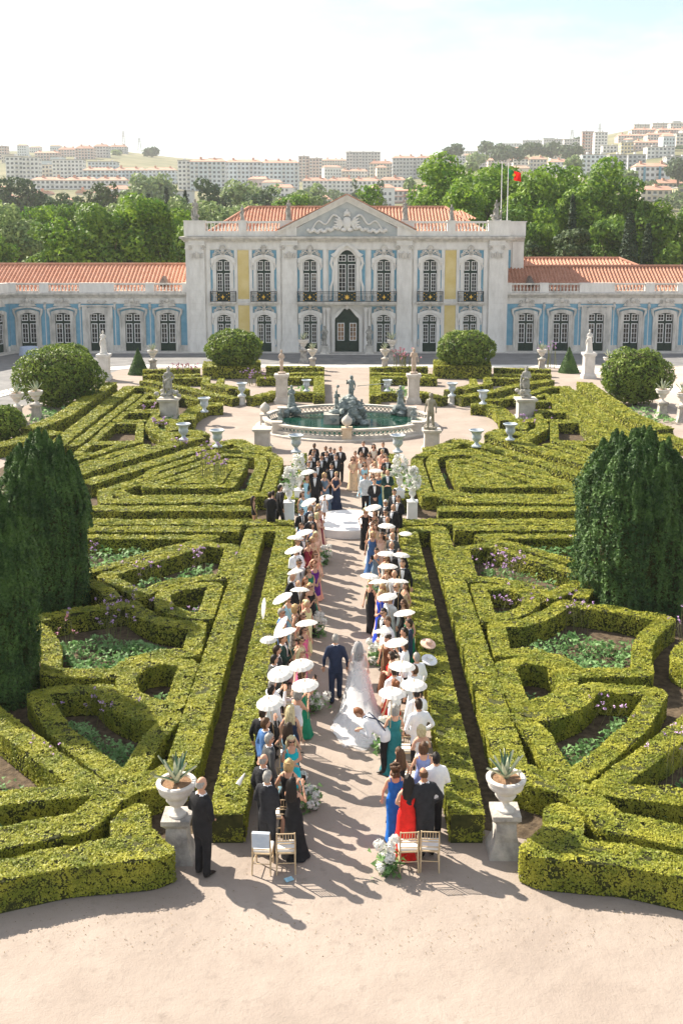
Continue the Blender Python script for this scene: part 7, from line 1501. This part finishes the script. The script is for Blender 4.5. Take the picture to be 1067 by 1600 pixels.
# town buildings: (x0, x1, y, base z, top z, wall, roof, label) in metres
TOWN = [
 (-386.4,-372.3,1152,89.9,108.0,'pink','flat','narrow tower cut by the left picture edge'),
 (-253.5,-240.6,780,46.7,69.2,'white','flat','left half of the pair of tall white blocks on the left'),
 (-240.1,-228.0,776,46.5,68.5,'white','flat','right half of the pair of tall white blocks on the left'),
 (-331.5,-306.5,1116,86.0,99.7,'pink','red','pink row below the hilltop towers'),
 (-329.2,-310.1,1200,96.2,110.6,'pink','mans','first hilltop tower from the left'),
 (-296.5,-276.7,1148,90.3,107.6,'pink','mans','second hilltop tower from the left'),
 (-282.9,-266.2,1176,93.7,112.1,'grey','mans','third and tallest hilltop tower from the left'),
 (-298.9,-277.1,1324,110.8,124.0,'grey','mans','fourth hilltop tower, nearest the bare hill'),
 (-232.4,-208.5,828,52.5,70.4,'white','flat','broad white block below the hilltop towers'),
 (-245.9,-234.7,836,53.5,67.0,'beige','flat','small beige block beside the tall white pair'),
 (-233.9,-208.2,948,66.9,77.3,'blue','flat','teal-roofed low block under the bare hill'),
 (-199.2,-176.0,792,48.7,61.7,'blue','red','left part of the pale blue terrace under the bare hill'),
 (-179.5,-155.9,808,49.5,62.7,'blue','red','middle part of the pale blue terrace under the bare hill'),
 (-162.7,-138.1,844,51.4,65.0,'blue','red','right part of the pale blue terrace under the bare hill'),
 (-214.6,-192.4,712,39.0,50.2,'white','red','left part of the long low white terrace'),
 (-191.3,-169.7,708,38.9,49.9,'white','red','middle part of the long low white terrace'),
 (-168.6,-148.1,704,38.7,49.7,'white','red','right part of the long low white terrace'),
 (-131.0,-114.3,624,28.5,37.1,'white','red','white villa among the trees on the left'),
 (-118.8,-109.9,652,30.6,38.3,'beige','red','small villa right of the white villa'),
 (-170.2,-162.4,656,33.1,39.2,'beige','red','small house behind the umbrella pine'),
 (-196.7,-185.7,656,32.7,38.8,'beige','red','low house at the left wood edge'),
 (-196.6,-188.1,616,28.2,34.2,'white','red','low white house at the far left wood edge'),
 (-121.8,-112.7,756,40.5,64.8,'white','flat','end wing of the very long white-blue block'),
 (-112.5,-87.1,752,39.0,65.4,'blue','red','left third of the very long white-blue block'),
 (-90.6,-63.7,780,40.1,66.9,'blue','red','middle third of the very long white-blue block'),
 (-66.5,-37.6,812,41.5,68.7,'blue','red','right third of the very long white-blue block'),
 (-45.9,-36.0,1000,58.8,85.7,'pink','flat','rose tower beside the long block'),
 (-35.6,-23.7,996,59.2,83.6,'pink','flat','pale pink block beside the rose tower'),
 (-30.4,0.8,1276,88.1,103.3,'beige','red','beige houses above the white terrace'),
 (-0.6,32.6,1028,65.2,92.0,'grey','flat','big grey tower block in the middle of the town'),
 (21.6,43.0,980,61.3,80.1,'beige','mans','beige block in front of the grey tower'),
 (40.0,60.6,920,56.4,80.2,'grey','red','left part of the long grey slab right of the middle'),
 (60.8,84.3,916,57.3,80.0,'grey','red','right part of the long grey slab right of the middle'),
 (61.0,72.7,924,57.7,74.5,'redw','flat','red and white banded block in front of the grey slab'),
 (-32.2,-13.9,760,36.6,52.4,'white','red','first white terrace house row from the left of the pediment'),
 (-13.5,4.5,744,36.0,51.5,'white','red','second white terrace house row behind the pediment'),
 (4.7,23.3,732,35.5,50.8,'white','red','third white terrace house row behind the pediment'),
 (23.1,40.3,716,34.9,50.4,'white','red','fourth white terrace house row right of the pediment'),
 (-18.1,1.9,1020,62.9,75.0,'beige','red','small red-roofed houses above the second white row'),
 (2.1,19.5,996,61.6,73.5,'white','red','white red-roofed house above the third white row'),
 (20.0,43.9,652,28.6,40.6,'redw','red','long low building with a red tiled roof near the right wood'),
 (95.4,130.4,1132,81.8,96.2,'grey','flat','grey terrace at the top of the right wood'),
 (146.2,165.5,1332,105.1,116.8,'beige','flat','small beige block on the ridge right of the round tree'),
 (166.1,193.5,1336,107.0,123.5,'grey','flat','first ridge terrace on the right'),
 (184.9,211.2,1272,103.0,121.1,'white','flat','second ridge terrace on the right'),
 (213.9,238.9,1284,108.5,125.9,'white','flat','third ridge terrace on the right'),
 (230.7,254.0,1236,106.2,123.1,'grey','flat','fourth ridge terrace on the right'),
 (241.6,259.3,1172,101.1,117.3,'grey','flat','fifth ridge terrace on the right'),
 (119.7,140.6,1048,73.8,85.5,'grey','flat','dark-roofed low block above the right wood'),
 (138.1,161.7,1028,73.1,85.9,'pink','red','pink red-roofed houses above the flag'),
 (146.2,160.0,924,63.8,79.5,'white','red','white apartment house with red roof, left of its pair'),
 (155.3,169.7,892,61.9,77.1,'beige','red','beige apartment house with red roof, right of its pair'),
 (154.8,169.6,804,53.2,68.7,'white','red','white apartment house below the ridge tower'),
 (197.8,221.9,1020,80.5,89.6,'beige','red','low red-roofed row below the ridge terraces'),
 (235.5,247.2,1056,88.8,114.2,'brownw','flat','left half of the ridge tower on the right'),
 (238.0,250.1,1012,85.4,109.3,'white','flat','right half of the ridge tower on the right'),
 (241.2,257.8,992,84.4,95.1,'white','flat','small white block beside the ridge tower'),
 (244.6,256.1,940,79.9,93.5,'yellow','flat','yellow block right of the ridge tower'),
 (258.1,289.3,944,84.1,95.5,'pink','red','long pink terrace right of the yellow block'),
 (294.3,325.2,1144,109.7,120.2,'pink','red','left part of the second pink hill terrace'),
 (302.0,329.6,1060,102.9,113.4,'pink','red','right part of the second pink hill terrace'),
 (330.1,361.0,1224,124.1,134.3,'redw','red','left part of the third hill terrace'),
 (336.9,368.8,1140,116.1,125.8,'redw','red','right part of the third hill terrace'),
 (364.4,386.9,1340,140.6,150.7,'beige','flat','left cream block on the hill crest'),
 (362.2,382.7,1252,131.9,143.0,'beige','flat','middle cream block on the hill crest'),
 (373.7,396.6,1220,128.7,139.6,'beige','flat','right cream block on the hill crest'),
 (287.3,303.4,920,83.3,99.3,'beige','flat','cream tower at the right picture edge'),
 (235.1,256.8,824,67.6,79.9,'white','flat','stepped white block above the blue-striped block'),
 (167.4,186.0,748,49.6,68.2,'blue','flat','pale blue slab, first of three above the right wood'),
 (182.0,193.8,728,49.4,66.7,'grey','flat','grey slab, second of three above the right wood'),
 (196.9,209.4,736,52.4,67.3,'grey','flat','grey slab, third of three above the right wood'),
 (172.6,193.5,628,38.4,53.8,'bluew','red','white block with blue vertical stripes and red roof'),
 (232.2,250.5,764,59.6,68.1,'grey','flat','grey block at the right edge above the blue-striped block'),
 (150.7,168.0,536,25.6,36.0,'beige','red','old low building under a red roof at the right wood'),
 (163.2,173.2,516,23.7,34.7,'olive','flat','olive green house at the right picture edge'),
 (176.8,194.0,604,35.8,42.8,'beige','red','red-roofed houses below the blue-striped block'),
]
# trees: (x, y, ground z, height, crown width, kind)
TREES = [
 (-41.4,122,0.0,13.1,6.1,0,'left park'),
 (-36.0,124,0.0,14.9,6.2,0,'left park'),
 (-32.7,123,0.0,15.5,7.2,1,'left park'),
 (-29.1,124,0.0,16.6,7.7,0,'left park'),
 (-25.3,126,0.0,17.7,8.9,1,'left park'),
 (-21.8,127,0.0,17.9,7.9,1,'left park'),
 (-18.9,121,0.0,14.9,4.0,0,'left park'),
 (-48.1,150,0.0,17.7,8.7,2,'left park'),
 (-47.4,160,0.0,19.3,8.0,1,'left park'),
 (-44.2,165,0.0,20.3,8.2,0,'left park'),
 (-38.5,160,0.0,19.3,8.0,2,'left park'),
 (-37.8,175,0.0,20.7,8.7,2,'left park'),
 (-33.9,180,0.0,20.9,8.2,0,'left park'),
 (-28.6,178,0.0,20.0,8.9,2,'left park'),
 (-61.0,185,0.0,21.1,7.7,0,'left park'),
 (-58.9,210,0.0,22.7,7.0,3,'left park'),
 (-105.4,330,0.8,33.2,16.5,3,'left park'),
 (-98.3,330,0.8,32.9,11.0,3,'left park'),
 (-79.4,300,0.0,29.4,10.0,3,'left park'),
 (-44.9,260,0.0,22.6,3.2,4,'left park'),
 (-37.1,240,0.0,21.2,2.3,4,'left park'),
 (-57.9,280,0.0,21.7,3.0,4,'left park'),
 (-51.3,270,0.0,21.6,2.6,4,'left park'),
 (-70.5,300,0.0,25.2,11.8,5,'left park'),
 (-84.0,420,9.8,28.5,17.5,2,'behind the pavilion'),
 (-76.8,430,10.5,28.9,17.9,2,'behind the pavilion'),
 (-38.9,300,0.0,33.5,12.0,3,'behind the pavilion'),
 (-33.7,330,0.7,33.1,13.7,2,'behind the pavilion'),
 (-24.3,290,0.0,31.0,11.6,3,'behind the pavilion'),
 (-26.6,220,0.0,22.5,11.0,2,'behind the pavilion'),
 (-20.7,215,0.0,21.7,10.7,2,'behind the pavilion'),
 (-28.5,200,0.0,20.2,8.3,2,'behind the pavilion'),
 (-22.6,330,0.6,31.7,9.9,2,'behind the pavilion'),
 (-11.6,210,0.0,25.7,10.8,1,'behind the pavilion'),
 (-12.8,400,6.5,25.6,8.0,3,'behind the pavilion'),
 (-11.6,420,8.3,26.9,9.1,2,'behind the pavilion'),
 (3.8,190,0.0,23.9,7.3,1,'behind the pavilion'),
 (-9.9,260,0.0,25.0,13.0,2,'behind the pavilion'),
 (3.8,480,14.1,26.3,5.6,3,'behind the pavilion'),
 (13.8,470,13.5,26.8,6.3,3,'behind the pavilion'),
 (15.6,260,0.0,25.0,6.5,2,'behind the pavilion'),
 (13.6,150,0.0,25.7,11.9,1,'right park'),
 (17.4,140,0.0,23.0,9.3,1,'right park'),
 (21.0,150,0.0,26.3,10.6,1,'right park'),
 (23.8,136,0.0,23.4,10.2,1,'right park'),
 (29.7,146,0.0,24.8,10.3,1,'right park'),
 (33.1,138,0.0,24.2,10.9,1,'right park'),
 (36.8,134,0.0,21.3,7.8,0,'right park'),
 (39.5,132,0.0,18.3,6.6,1,'right park'),
 (43.4,134,0.0,16.7,6.7,1,'right park'),
 (11.6,160,0.0,21.5,8.0,1,'right park'),
 (14.0,128,0.0,19.4,7.5,1,'right park'),
 (19.6,124,0.0,18.0,7.2,0,'right park'),
 (23.9,126,0.0,17.0,6.3,1,'right park'),
 (31.9,124,0.0,16.9,6.2,0,'right park'),
 (27.7,128,0.0,15.9,1.9,4,'right park'),
 (32.1,118,0.0,13.6,3.4,4,'right park'),
 (34.2,118,0.0,12.3,2.4,4,'right park'),
 (25.1,117,0.0,12.2,8.3,6,'right park'),
 (21.0,116,0.0,10.7,3.9,6,'right park'),
 (36.7,117,0.0,12.0,3.9,0,'right park'),
 (91.5,900,76.1,11.7,19.5,3,'town'),
 (132.6,1000,86.3,13.7,16.7,3,'town'),
 (133.2,900,75.0,11.1,27.0,3,'town'),
 (138.3,880,72.5,10.2,19.1,3,'town'),
 (166.5,950,82.5,9.6,23.7,3,'town'),
 (183.9,950,81.4,11.0,26.9,3,'town'),
 (192.3,900,75.0,12.4,22.5,3,'town'),
 (264.8,1200,112.0,10.4,14.0,3,'town'),
 (290.8,950,90.1,0.4,14.2,3,'town'),
 (286.1,900,83.2,0.4,16.5,3,'town'),
 (250.2,850,74.2,1.0,21.2,2,'town'),
 (278.9,1000,93.6,-3.1,16.7,2,'town'),
 (189.6,600,39.3,16.6,17.0,3,'town'),
 (129.2,600,42.2,14.8,12.0,2,'town'),
 (142.9,560,38.1,10.6,12.1,3,'town'),
 (133.9,500,34.6,5.8,12.5,2,'town'),
 (-282.7,1300,111.0,4.0,10.8,3,'town'),
 (-243.1,1300,108.9,7.5,23.8,3,'town'),
 (-275.6,1250,105.4,4.1,14.6,2,'town'),
 (99.0,800,65.0,7.0,14.7,2,'town'),
 (70.7,600,47.2,4.9,10.0,2,'town'),
 (28.8,480,30.8,6.7,6.4,2,'town'),
 (309.1,1000,97.8,-1.0,13.3,3,'town'),
]
# ---------------------------------------------------------------- town on the hillside
WALLC = {'white':((.66,.66,.65),(.76,.76,.75)),'grey':((.46,.47,.48),(.60,.60,.60)),'pink':((.62,.48,.44),(.70,.58,.54)),'beige':((.60,.53,.45),(.70,.64,.56)),'blue':((.54,.61,.66),(.68,.72,.74)),'redw':((.60,.50,.47),(.72,.66,.63)),'brownw':((.56,.49,.46),(.70,.66,.63)),'yellow':((.64,.54,.32),(.72,.62,.40)),'bluew':((.64,.68,.72),(.74,.76,.78)),'olive':((.36,.35,.2),(.44,.42,.26))}
M_win = mat('far window glass',(0.06,0.075,0.09),(0.16,0.18,0.20),.15,0.25); M_troof = mat('town roof tile',(0.48,0.25,0.18),(0.60,0.36,0.27),.2,0.9); M_tgrey = mat('town flat roof',(0.30,0.29,0.28),(0.42,0.40,0.38),.2,0.9)
M_bstrip = mat('blue facade stripe',(0.10,0.28,0.40),(0.16,0.34,0.46),.2,0.8); M_balc = mat('balcony white',(0.60,0.60,0.60),(0.72,0.71,0.7),.3,0.8)
for i,(x0,x1,y,z0,z1,wc,rf,lab) in enumerate(TOWN):
    rg = np.random.default_rng(i); t = thing('town_building', ('far '+lab) , 'building', (0,0,0), 0, 'town buildings on the hillside')
    dp = max(9.0,min(16.0,(x1-x0)*.5)); yaw = 0; h = z1-z0
    zr = z1-(2.6 if rf == 'mans' else 1.9 if rf == 'red' else .5)
    k = MB(); k.box(x0,x1,y,y+dp,z0-6,zr); k.build('wall', mat('facade '+wc,*WALLC[wc],.05,0.9), t)
    k = MB()
    if rf == 'red': k.prism([(0,0)]*0 or [(x0-.5,zr+.002),(x1+.5,zr+.002),(x1-1.5,z1),(x0+1.5,z1)],y-.5,y+dp+.5) if (x1-x0) < 14 else k.add([(x0-.5,y-.6,zr+.01),(x1+.5,y-.6,zr+.01),(x1+.5,y+dp+.6,zr+.01),(x0-.5,y+dp+.6,zr+.01),(x0+2.5,y+dp/2,z1+.4),(x1-2.5,y+dp/2,z1+.4)],[(3,2,1,0),(0,1,5,4),(1,2,5),(2,3,4,5),(3,0,4)])
    elif rf == 'mans': k.add([(x0-.6,y-.6,zr),(x1+.6,y-.6,zr),(x1+.6,y+dp+.6,zr),(x0-.6,y+dp+.6,zr),(x0+3,y+3,z1),(x1-3,y+3,z1),(x1-3,y+dp-3,z1),(x0+3,y+dp-3,z1)],[(3,2,1,0),(4,5,6,7),(0,1,5,4),(1,2,6,5),(2,3,7,6),(3,0,4,7)])
    else: k.box(x0-.3,x1+.3,y-.3,y+dp+.3,zr+.005,z1)
    roof = k.build('roof', M_troof if rf in ('red','mans') else M_tgrey, t)
    k = MB()
    for j in range(max(1,int((x1-x0)/9))):
        xc = x0+(x1-x0)*(j+.3+.4*rg.random())/max(1,int((x1-x0)/9)); k.box(xc-.7,xc+.7,y+dp*.35,y+dp*.35+1.6,z1-.6,z1+1.1+rg.random())
    k.build('chimneys', M_balc if rf=='flat' else M_troof, roof, kind='stuff')
    nf = max(1,int(round((zr-z0)/3.0))); nc = max(2,int(round((x1-x0)/3.1))); k = MB(); bl = MB(); fh = (zr-z0)/nf; cw = (x1-x0)/nc
    for f in range(nf):
        for c in range(nc):
            xa = x0+(c+.22)*cw; xb = x0+(c+.78)*cw; za = z0+(f+.28)*fh
            k.box(xa,xb,y-.06,y+.05,za,za+fh*.5)
            if (c+i) % 3 == 0: bl.box(xa-.5,xb+.5,y-.9,y-.061,za-.75,za+.1)
        if wc in ('redw','brownw') : bl.box(x0,x1,y-.3,y-.07,z0+(f+.84)*fh,z0+(f+.96)*fh)
    sx = x1 if (x0+x1) < 0 else x0                                     # side wall that faces the garden axis
    for f in range(nf):
        for c in range(2): k.box(sx-.05,sx+.05,y+dp*(.2+.4*c),y+dp*(.4+.4*c),z0+(f+.28)*fh,z0+(f+.78)*fh)
    k.build('windows', M_win, t, kind='stuff')
    if bl.v: bl.build('balconies', M_balc if wc not in ('redw','brownw') else mat('brick red bands',(.42,.16,.12),(.5,.22,.17),.3,.9), t, kind='stuff')
    if wc == 'bluew':
        for q in (.22,.66): k = MB(); k.box(x0+(x1-x0)*q,x0+(x1-x0)*(q+.07),y-.95,y-.901,z0,zr); k.build('blue_stripe', M_bstrip, t)
rgh = np.random.default_rng(91); ns = 0; hh_ = []; ho_ = []
while ns < 60:
    y = 480+900*rgh.random(); az = -.345+.69*rgh.random()
    if (-.24 < az < -.13 and y > 780): continue
    x = az*y; w = 7+9*rgh.random(); h = 5+9*rgh.random(); z = float(terrain_z(x,y)); wc = ['white','beige','pink','white','grey','blue'][ns % 6]; red = rgh.random() < .65
    if any(abs(x-(b[0]+b[1])/2) < (b[1]-b[0])/2+w and abs(y-b[2]) < 20 for b in TOWN): continue
    hh_.append((az,wc,red)); t = thing('hill_house','x','house',(x,y,z),0,'small houses scattered on the hillside'); t.rotation_euler.z = rgh.normal(0,.25); ho_.append(t)
    k = MB(); k.box(-w/2,w/2,0,9,-5,h); k.build('wall', mat('facade '+wc,*WALLC[wc],.05,0.9), t)
    k = MB(); k.add([(-w/2-.4,-.4,h+.01),(w/2+.4,-.4,h+.01),(w/2+.4,9.4,h+.01),(-w/2-.4,9.4,h+.01),(-w/2+2,4.5,h+2.0),(w/2-2,4.5,h+2.0)],[(3,2,1,0),(0,1,5,4),(1,2,5),(2,3,4,5),(3,0,4)]) if red else k.box(-w/2-.2,w/2+.2,-.2,9.2,h+.01,h+.6); k.build('roof', M_troof if red else M_tgrey, t)
    k = MB()
    for f in range(int(h/3)):
        for c in range(int(w/2.6)): k.box(-w/2+(c+.3)*2.6,-w/2+(c+.75)*2.6,-.06,.05,1.0+3*f,2.5+3*f)
    if k.v: k.build('windows', M_win, t, kind='stuff')
    ns += 1
ORD2 = ['leftmost','second from the left','third from the left','fourth from the left','fifth from the left','sixth from the left','seventh from the left','eighth from the left','ninth from the left','tenth from the left','eleventh from the left','twelfth from the left','thirteenth from the left','fourteenth from the left','fifteenth from the left','sixteenth from the left','seventeenth from the left','eighteenth from the left','nineteenth from the left','twentieth from the left','sixth from the right','fifth from the right','fourth from the right','third from the right','second from the right','rightmost']
for q,(az,wc,red) in enumerate(hh_):
    sib = sorted(j for j in range(len(hh_)) if hh_[j][1:] == (wc,red)); sib.sort(key=lambda j: hh_[j][0]); ho_[q]['label'] = 'small far %s hillside house with %s roof, %s alike' % (wc,'red tiled' if red else 'flat',ORD2[sib.index(q)])
for i,(u,y,z,h,lab) in enumerate([(-282,1330,117,24,'left of the two pylons on the bare hill'),(-262,1330,116,17,'right of the two pylons on the bare hill'),(340,1420,134,26,'taller pylon behind the right ridge tower'),(303,1420,138,14,'small mast behind the right ridge tower')]):
    t = thing('lattice_pylon', 'far thin steel pylon, '+lab, 'pylon', (u,y,z), 0, 'pylons on the ridge'); k = MB()
    for sx,sy in ((-1,-1),(1,-1),(1,1),(-1,1)): k.tube([(sx*2.4,sy*2.4,0),(sx*.5,sy*.5,h)],.22,4)
    k.build('legs', M_tgrey, t, kind='stuff'); k = MB()
    for q in (.74,.86,.96): k.box(-3.2,3.2,-.2,.2,h*q,h*q+.35)
    for q in np.linspace(.05,.7,6): r = 2.4-1.9*q; k.tube([(-r,-r,h*q),(r,-r,h*(q+.1))],.12,4); k.tube([(r,-r,h*q),(-r,-r,h*(q+.1))],.12,4)
    k.build('cross_arms', M_tgrey, t, kind='stuff')
# ---------------------------------------------------------------- trees
TL = [mat('dark broadleaf foliage',(0.05,0.13,0.02),(0.18,0.29,0.035),.5,.6,trans=.3,island=.8), mat('bright plane tree foliage',(0.065,0.16,0.016),(0.24,0.37,0.035),.45,.6,trans=.38,island=.8), mat('grey-green foliage',(0.12,0.20,0.07),(0.32,0.40,0.15),.5,.6,trans=.3,island=.8),
      mat('dusky evergreen foliage',(0.03,0.07,0.03),(0.09,0.14,0.05),.4,.7,trans=.2,island=.8), mat('cypress foliage',(0.014,0.038,0.018),(0.04,0.075,0.03),.6,.7,trans=.15,island=.8), mat('umbrella pine foliage',(0.03,0.065,0.018),(0.09,0.13,0.035),.4,.7,trans=.2,island=.8), mat('cedar foliage',(0.025,0.06,0.02),(0.085,0.13,0.04),.6,.7,trans=.2,island=.8)]
KN = ['dark leafy tree','bright green plane tree','grey-green tree','dusky evergreen tree','slim dark cypress','umbrella pine','spreading layered cedar']
def crown(rg, h, w, kind, s):
    P, N = [], []
    def shell(c, r, n):
        d = rg.normal(0,1,(n,3)); d /= np.linalg.norm(d,axis=1)[:,None]; k = .80+.25*rg.random((n,1)); P.append(np.array(c)+d*np.array(r)*k); N.append(d)
    if kind == 4:
        n = int(h*w*1.8/(.5*s*s)); t = rg.random(n); a = rg.random(n)*6.28; r = w*.5*np.minimum(1,t*6+.3)*(1-t)**.55*(.8+.25*rg.random(n)); P.append(np.stack([r*np.cos(a),r*np.sin(a),h*(.04+.96*t)],1)); N.append(np.stack([np.cos(a),np.sin(a),.6+0*a],1))
    elif kind in (5,6):
        lv = 1 if kind == 5 else 6
        for q in range(lv*(10 if kind == 5 else 6)):
            a = rg.random()*6.28; z = h*(.80 if kind == 5 else .22+.13*(q//6)); rr = w*.5*(.75 if kind == 5 else .95-.12*(q//6))*rg.random()**.5; rad = w*(.20 if kind == 5 else .15); shell((rr*math.cos(a),rr*math.sin(a),z+rg.normal(0,.03*h)),(rad,rad,h*(.20 if kind == 5 else .07)),int(4*math.pi*rad*rad*.55*1.0/(.5*s*s)))
    else:
        m = 26 if kind != 3 else 16
        for q in range(m):
            d = rg.normal(0,1,3); d /= np.linalg.norm(d); rr = rg.random()**.4*.72; c = np.array([d[0]*w*.5*rr,d[1]*w*.5*rr,h*.55+d[2]*h*.42*rr]); rad = w*(.15+.10*rg.random()); shell(c,(rad,rad,rad*.85),int(4*math.pi*rad*rad*.42/(.5*s*s)))
    P = np.concatenate(P); N = np.concatenate(N); keep = P[:,2] > h*.05; return P[keep], N[keep]
tc_ = {}
for i,(x,y,z,h,w,kd,where) in enumerate(TREES): tc_.setdefault((kd,where),[]).append(i)
ORD2 = ['leftmost','second from the left','third from the left','fourth from the left','fifth from the left','sixth from the left','seventh from the left','eighth from the left','ninth from the left','tenth from the left','eleventh from the left','twelfth from the left','thirteenth from the left','fourteenth from the left','fifteenth from the left']
for i,(x,y,z,h,w,kd,where) in enumerate(TREES):
    rg = np.random.default_rng(500+i); sib = sorted(tc_[(kd,where)], key=lambda q: TREES[q][0]/TREES[q][1]); pos_ = sib.index(i)
    plc = {'left park':'in the left park','behind the pavilion':'behind the pavilion roof','right park':'in the right park','town':'among the far houses'}[where]
    lab = KN[kd]+' '+plc+('' if len(sib) == 1 else ', '+ORD2[pos_]+' alike')
    t = thing('cypress_tree' if kd == 4 else 'park_tree', lab, 'tree', (x,y,z), 0, 'trees beyond the palace' if where != 'town' else 'trees among the town')
    s = max(.16, 2.6/(1024.0/y)); P, N = crown(rg, h, w, kd, s); v, f = leaves(P, N, np.full(len(P),s), .6, 1.2); ob('crown', np_mesh('crown', v, f, TL[kd]), t)
    k = MB(); r = max(.12,w*.035); k.tube([(0,0,-1),(0,0,h*.25),(rg.normal(0,.03)*w,rg.normal(0,.03)*w,h*.62)],[r*1.3,r,r*.5],7)
    for q in range(4): a = q*1.6+rg.random(); k.tube([(0,0,h*.28),(w*.16*math.cos(a),w*.16*math.sin(a),h*.48),(w*.30*math.cos(a),w*.30*math.sin(a),h*.62)],[r*.6,r*.4,r*.15],5)
    k.build('trunk', M_bark, t)
# the far wood between the park and the town reads as one mass
def far_wood():
    P, N, S = [], [], []; rg = np.random.default_rng(77)
    for i in range(520):
        y = 185+ (rg.random()**1.4)*560; az = -.36+.72*rg.random(); x = az*y
        if az < -.12 and y > 560: continue
        if y > 330 and any(abs(x-(b[0]+b[1])/2) < (b[1]-b[0])/2+4 and -26 < y-b[2] < 16 for b in TOWN): continue
        r = (3.2+3.0*rg.random())*(.8 if y < 330 else 1); z = float(terrain_z(x,y)); s = 2.6/(1024.0/y); n = int(4*math.pi*r*r*.5/(.5*s*s)); d = rg.normal(0,1,(n,3)); d /= np.linalg.norm(d,axis=1)[:,None]; d[:,2] = np.abs(d[:,2])*1.0-.25
        k = 1+.25*vnoise(d*2.5+i*7.3); P.append(np.array([x,y,z+r*.55])+d*np.array([r,r,r*.95])*k[:,None]); N.append(d); S.append(np.full(n,s))
    v,f = leaves(np.concatenate(P),np.concatenate(N),np.concatenate(S),.6,1.2); o = ob('far_wood', np_mesh('far_wood',v,f,mat('far wood foliage',(0.05,0.11,0.035),(0.20,0.27,0.08),.05,.7,trans=.25,island=.7)), kind='stuff'); tag(o,'mixed green wood between the park and the hillside town','wood')
far_wood()
# clipped hedge and sandy path glimpsed in the left park
k = MB(); k.add([(-41,104,0.01),(-36,104,0.01),(-42,150,0.01),(-48,150,0.01)],[(0,1,2,3)]); structure(k.build('park_path', M_sand))
k = MB(); k.box(-36.5,-30,122,123.6,0,2.2); o = k.build('park_hedge', M_ball); tag(o,'clipped square hedge beside the path in the left park','hedge')
# ---------------------------------------------------------------- haze
hz = MB(); hz.box(-1150,1150,-60,1690,-4.0,215); hb = hz.build('haze', [], None, kind='stuff')
hm = bpy.data.materials.new('pale air'); hm.use_nodes = True; hn = hm.node_tree.nodes; hn.remove(hn['Principled BSDF']); pv = hn.new('ShaderNodeVolumePrincipled'); pv.inputs['Color'].default_value = (.94,.97,1.0,1); pv.inputs['Density'].default_value = 0.00018; pv.inputs['Anisotropy'].default_value = 0.0
hm.node_tree.links.new(pv.outputs['Volume'], hn['Material Output'].inputs['Volume']); hb.data.materials.append(hm)
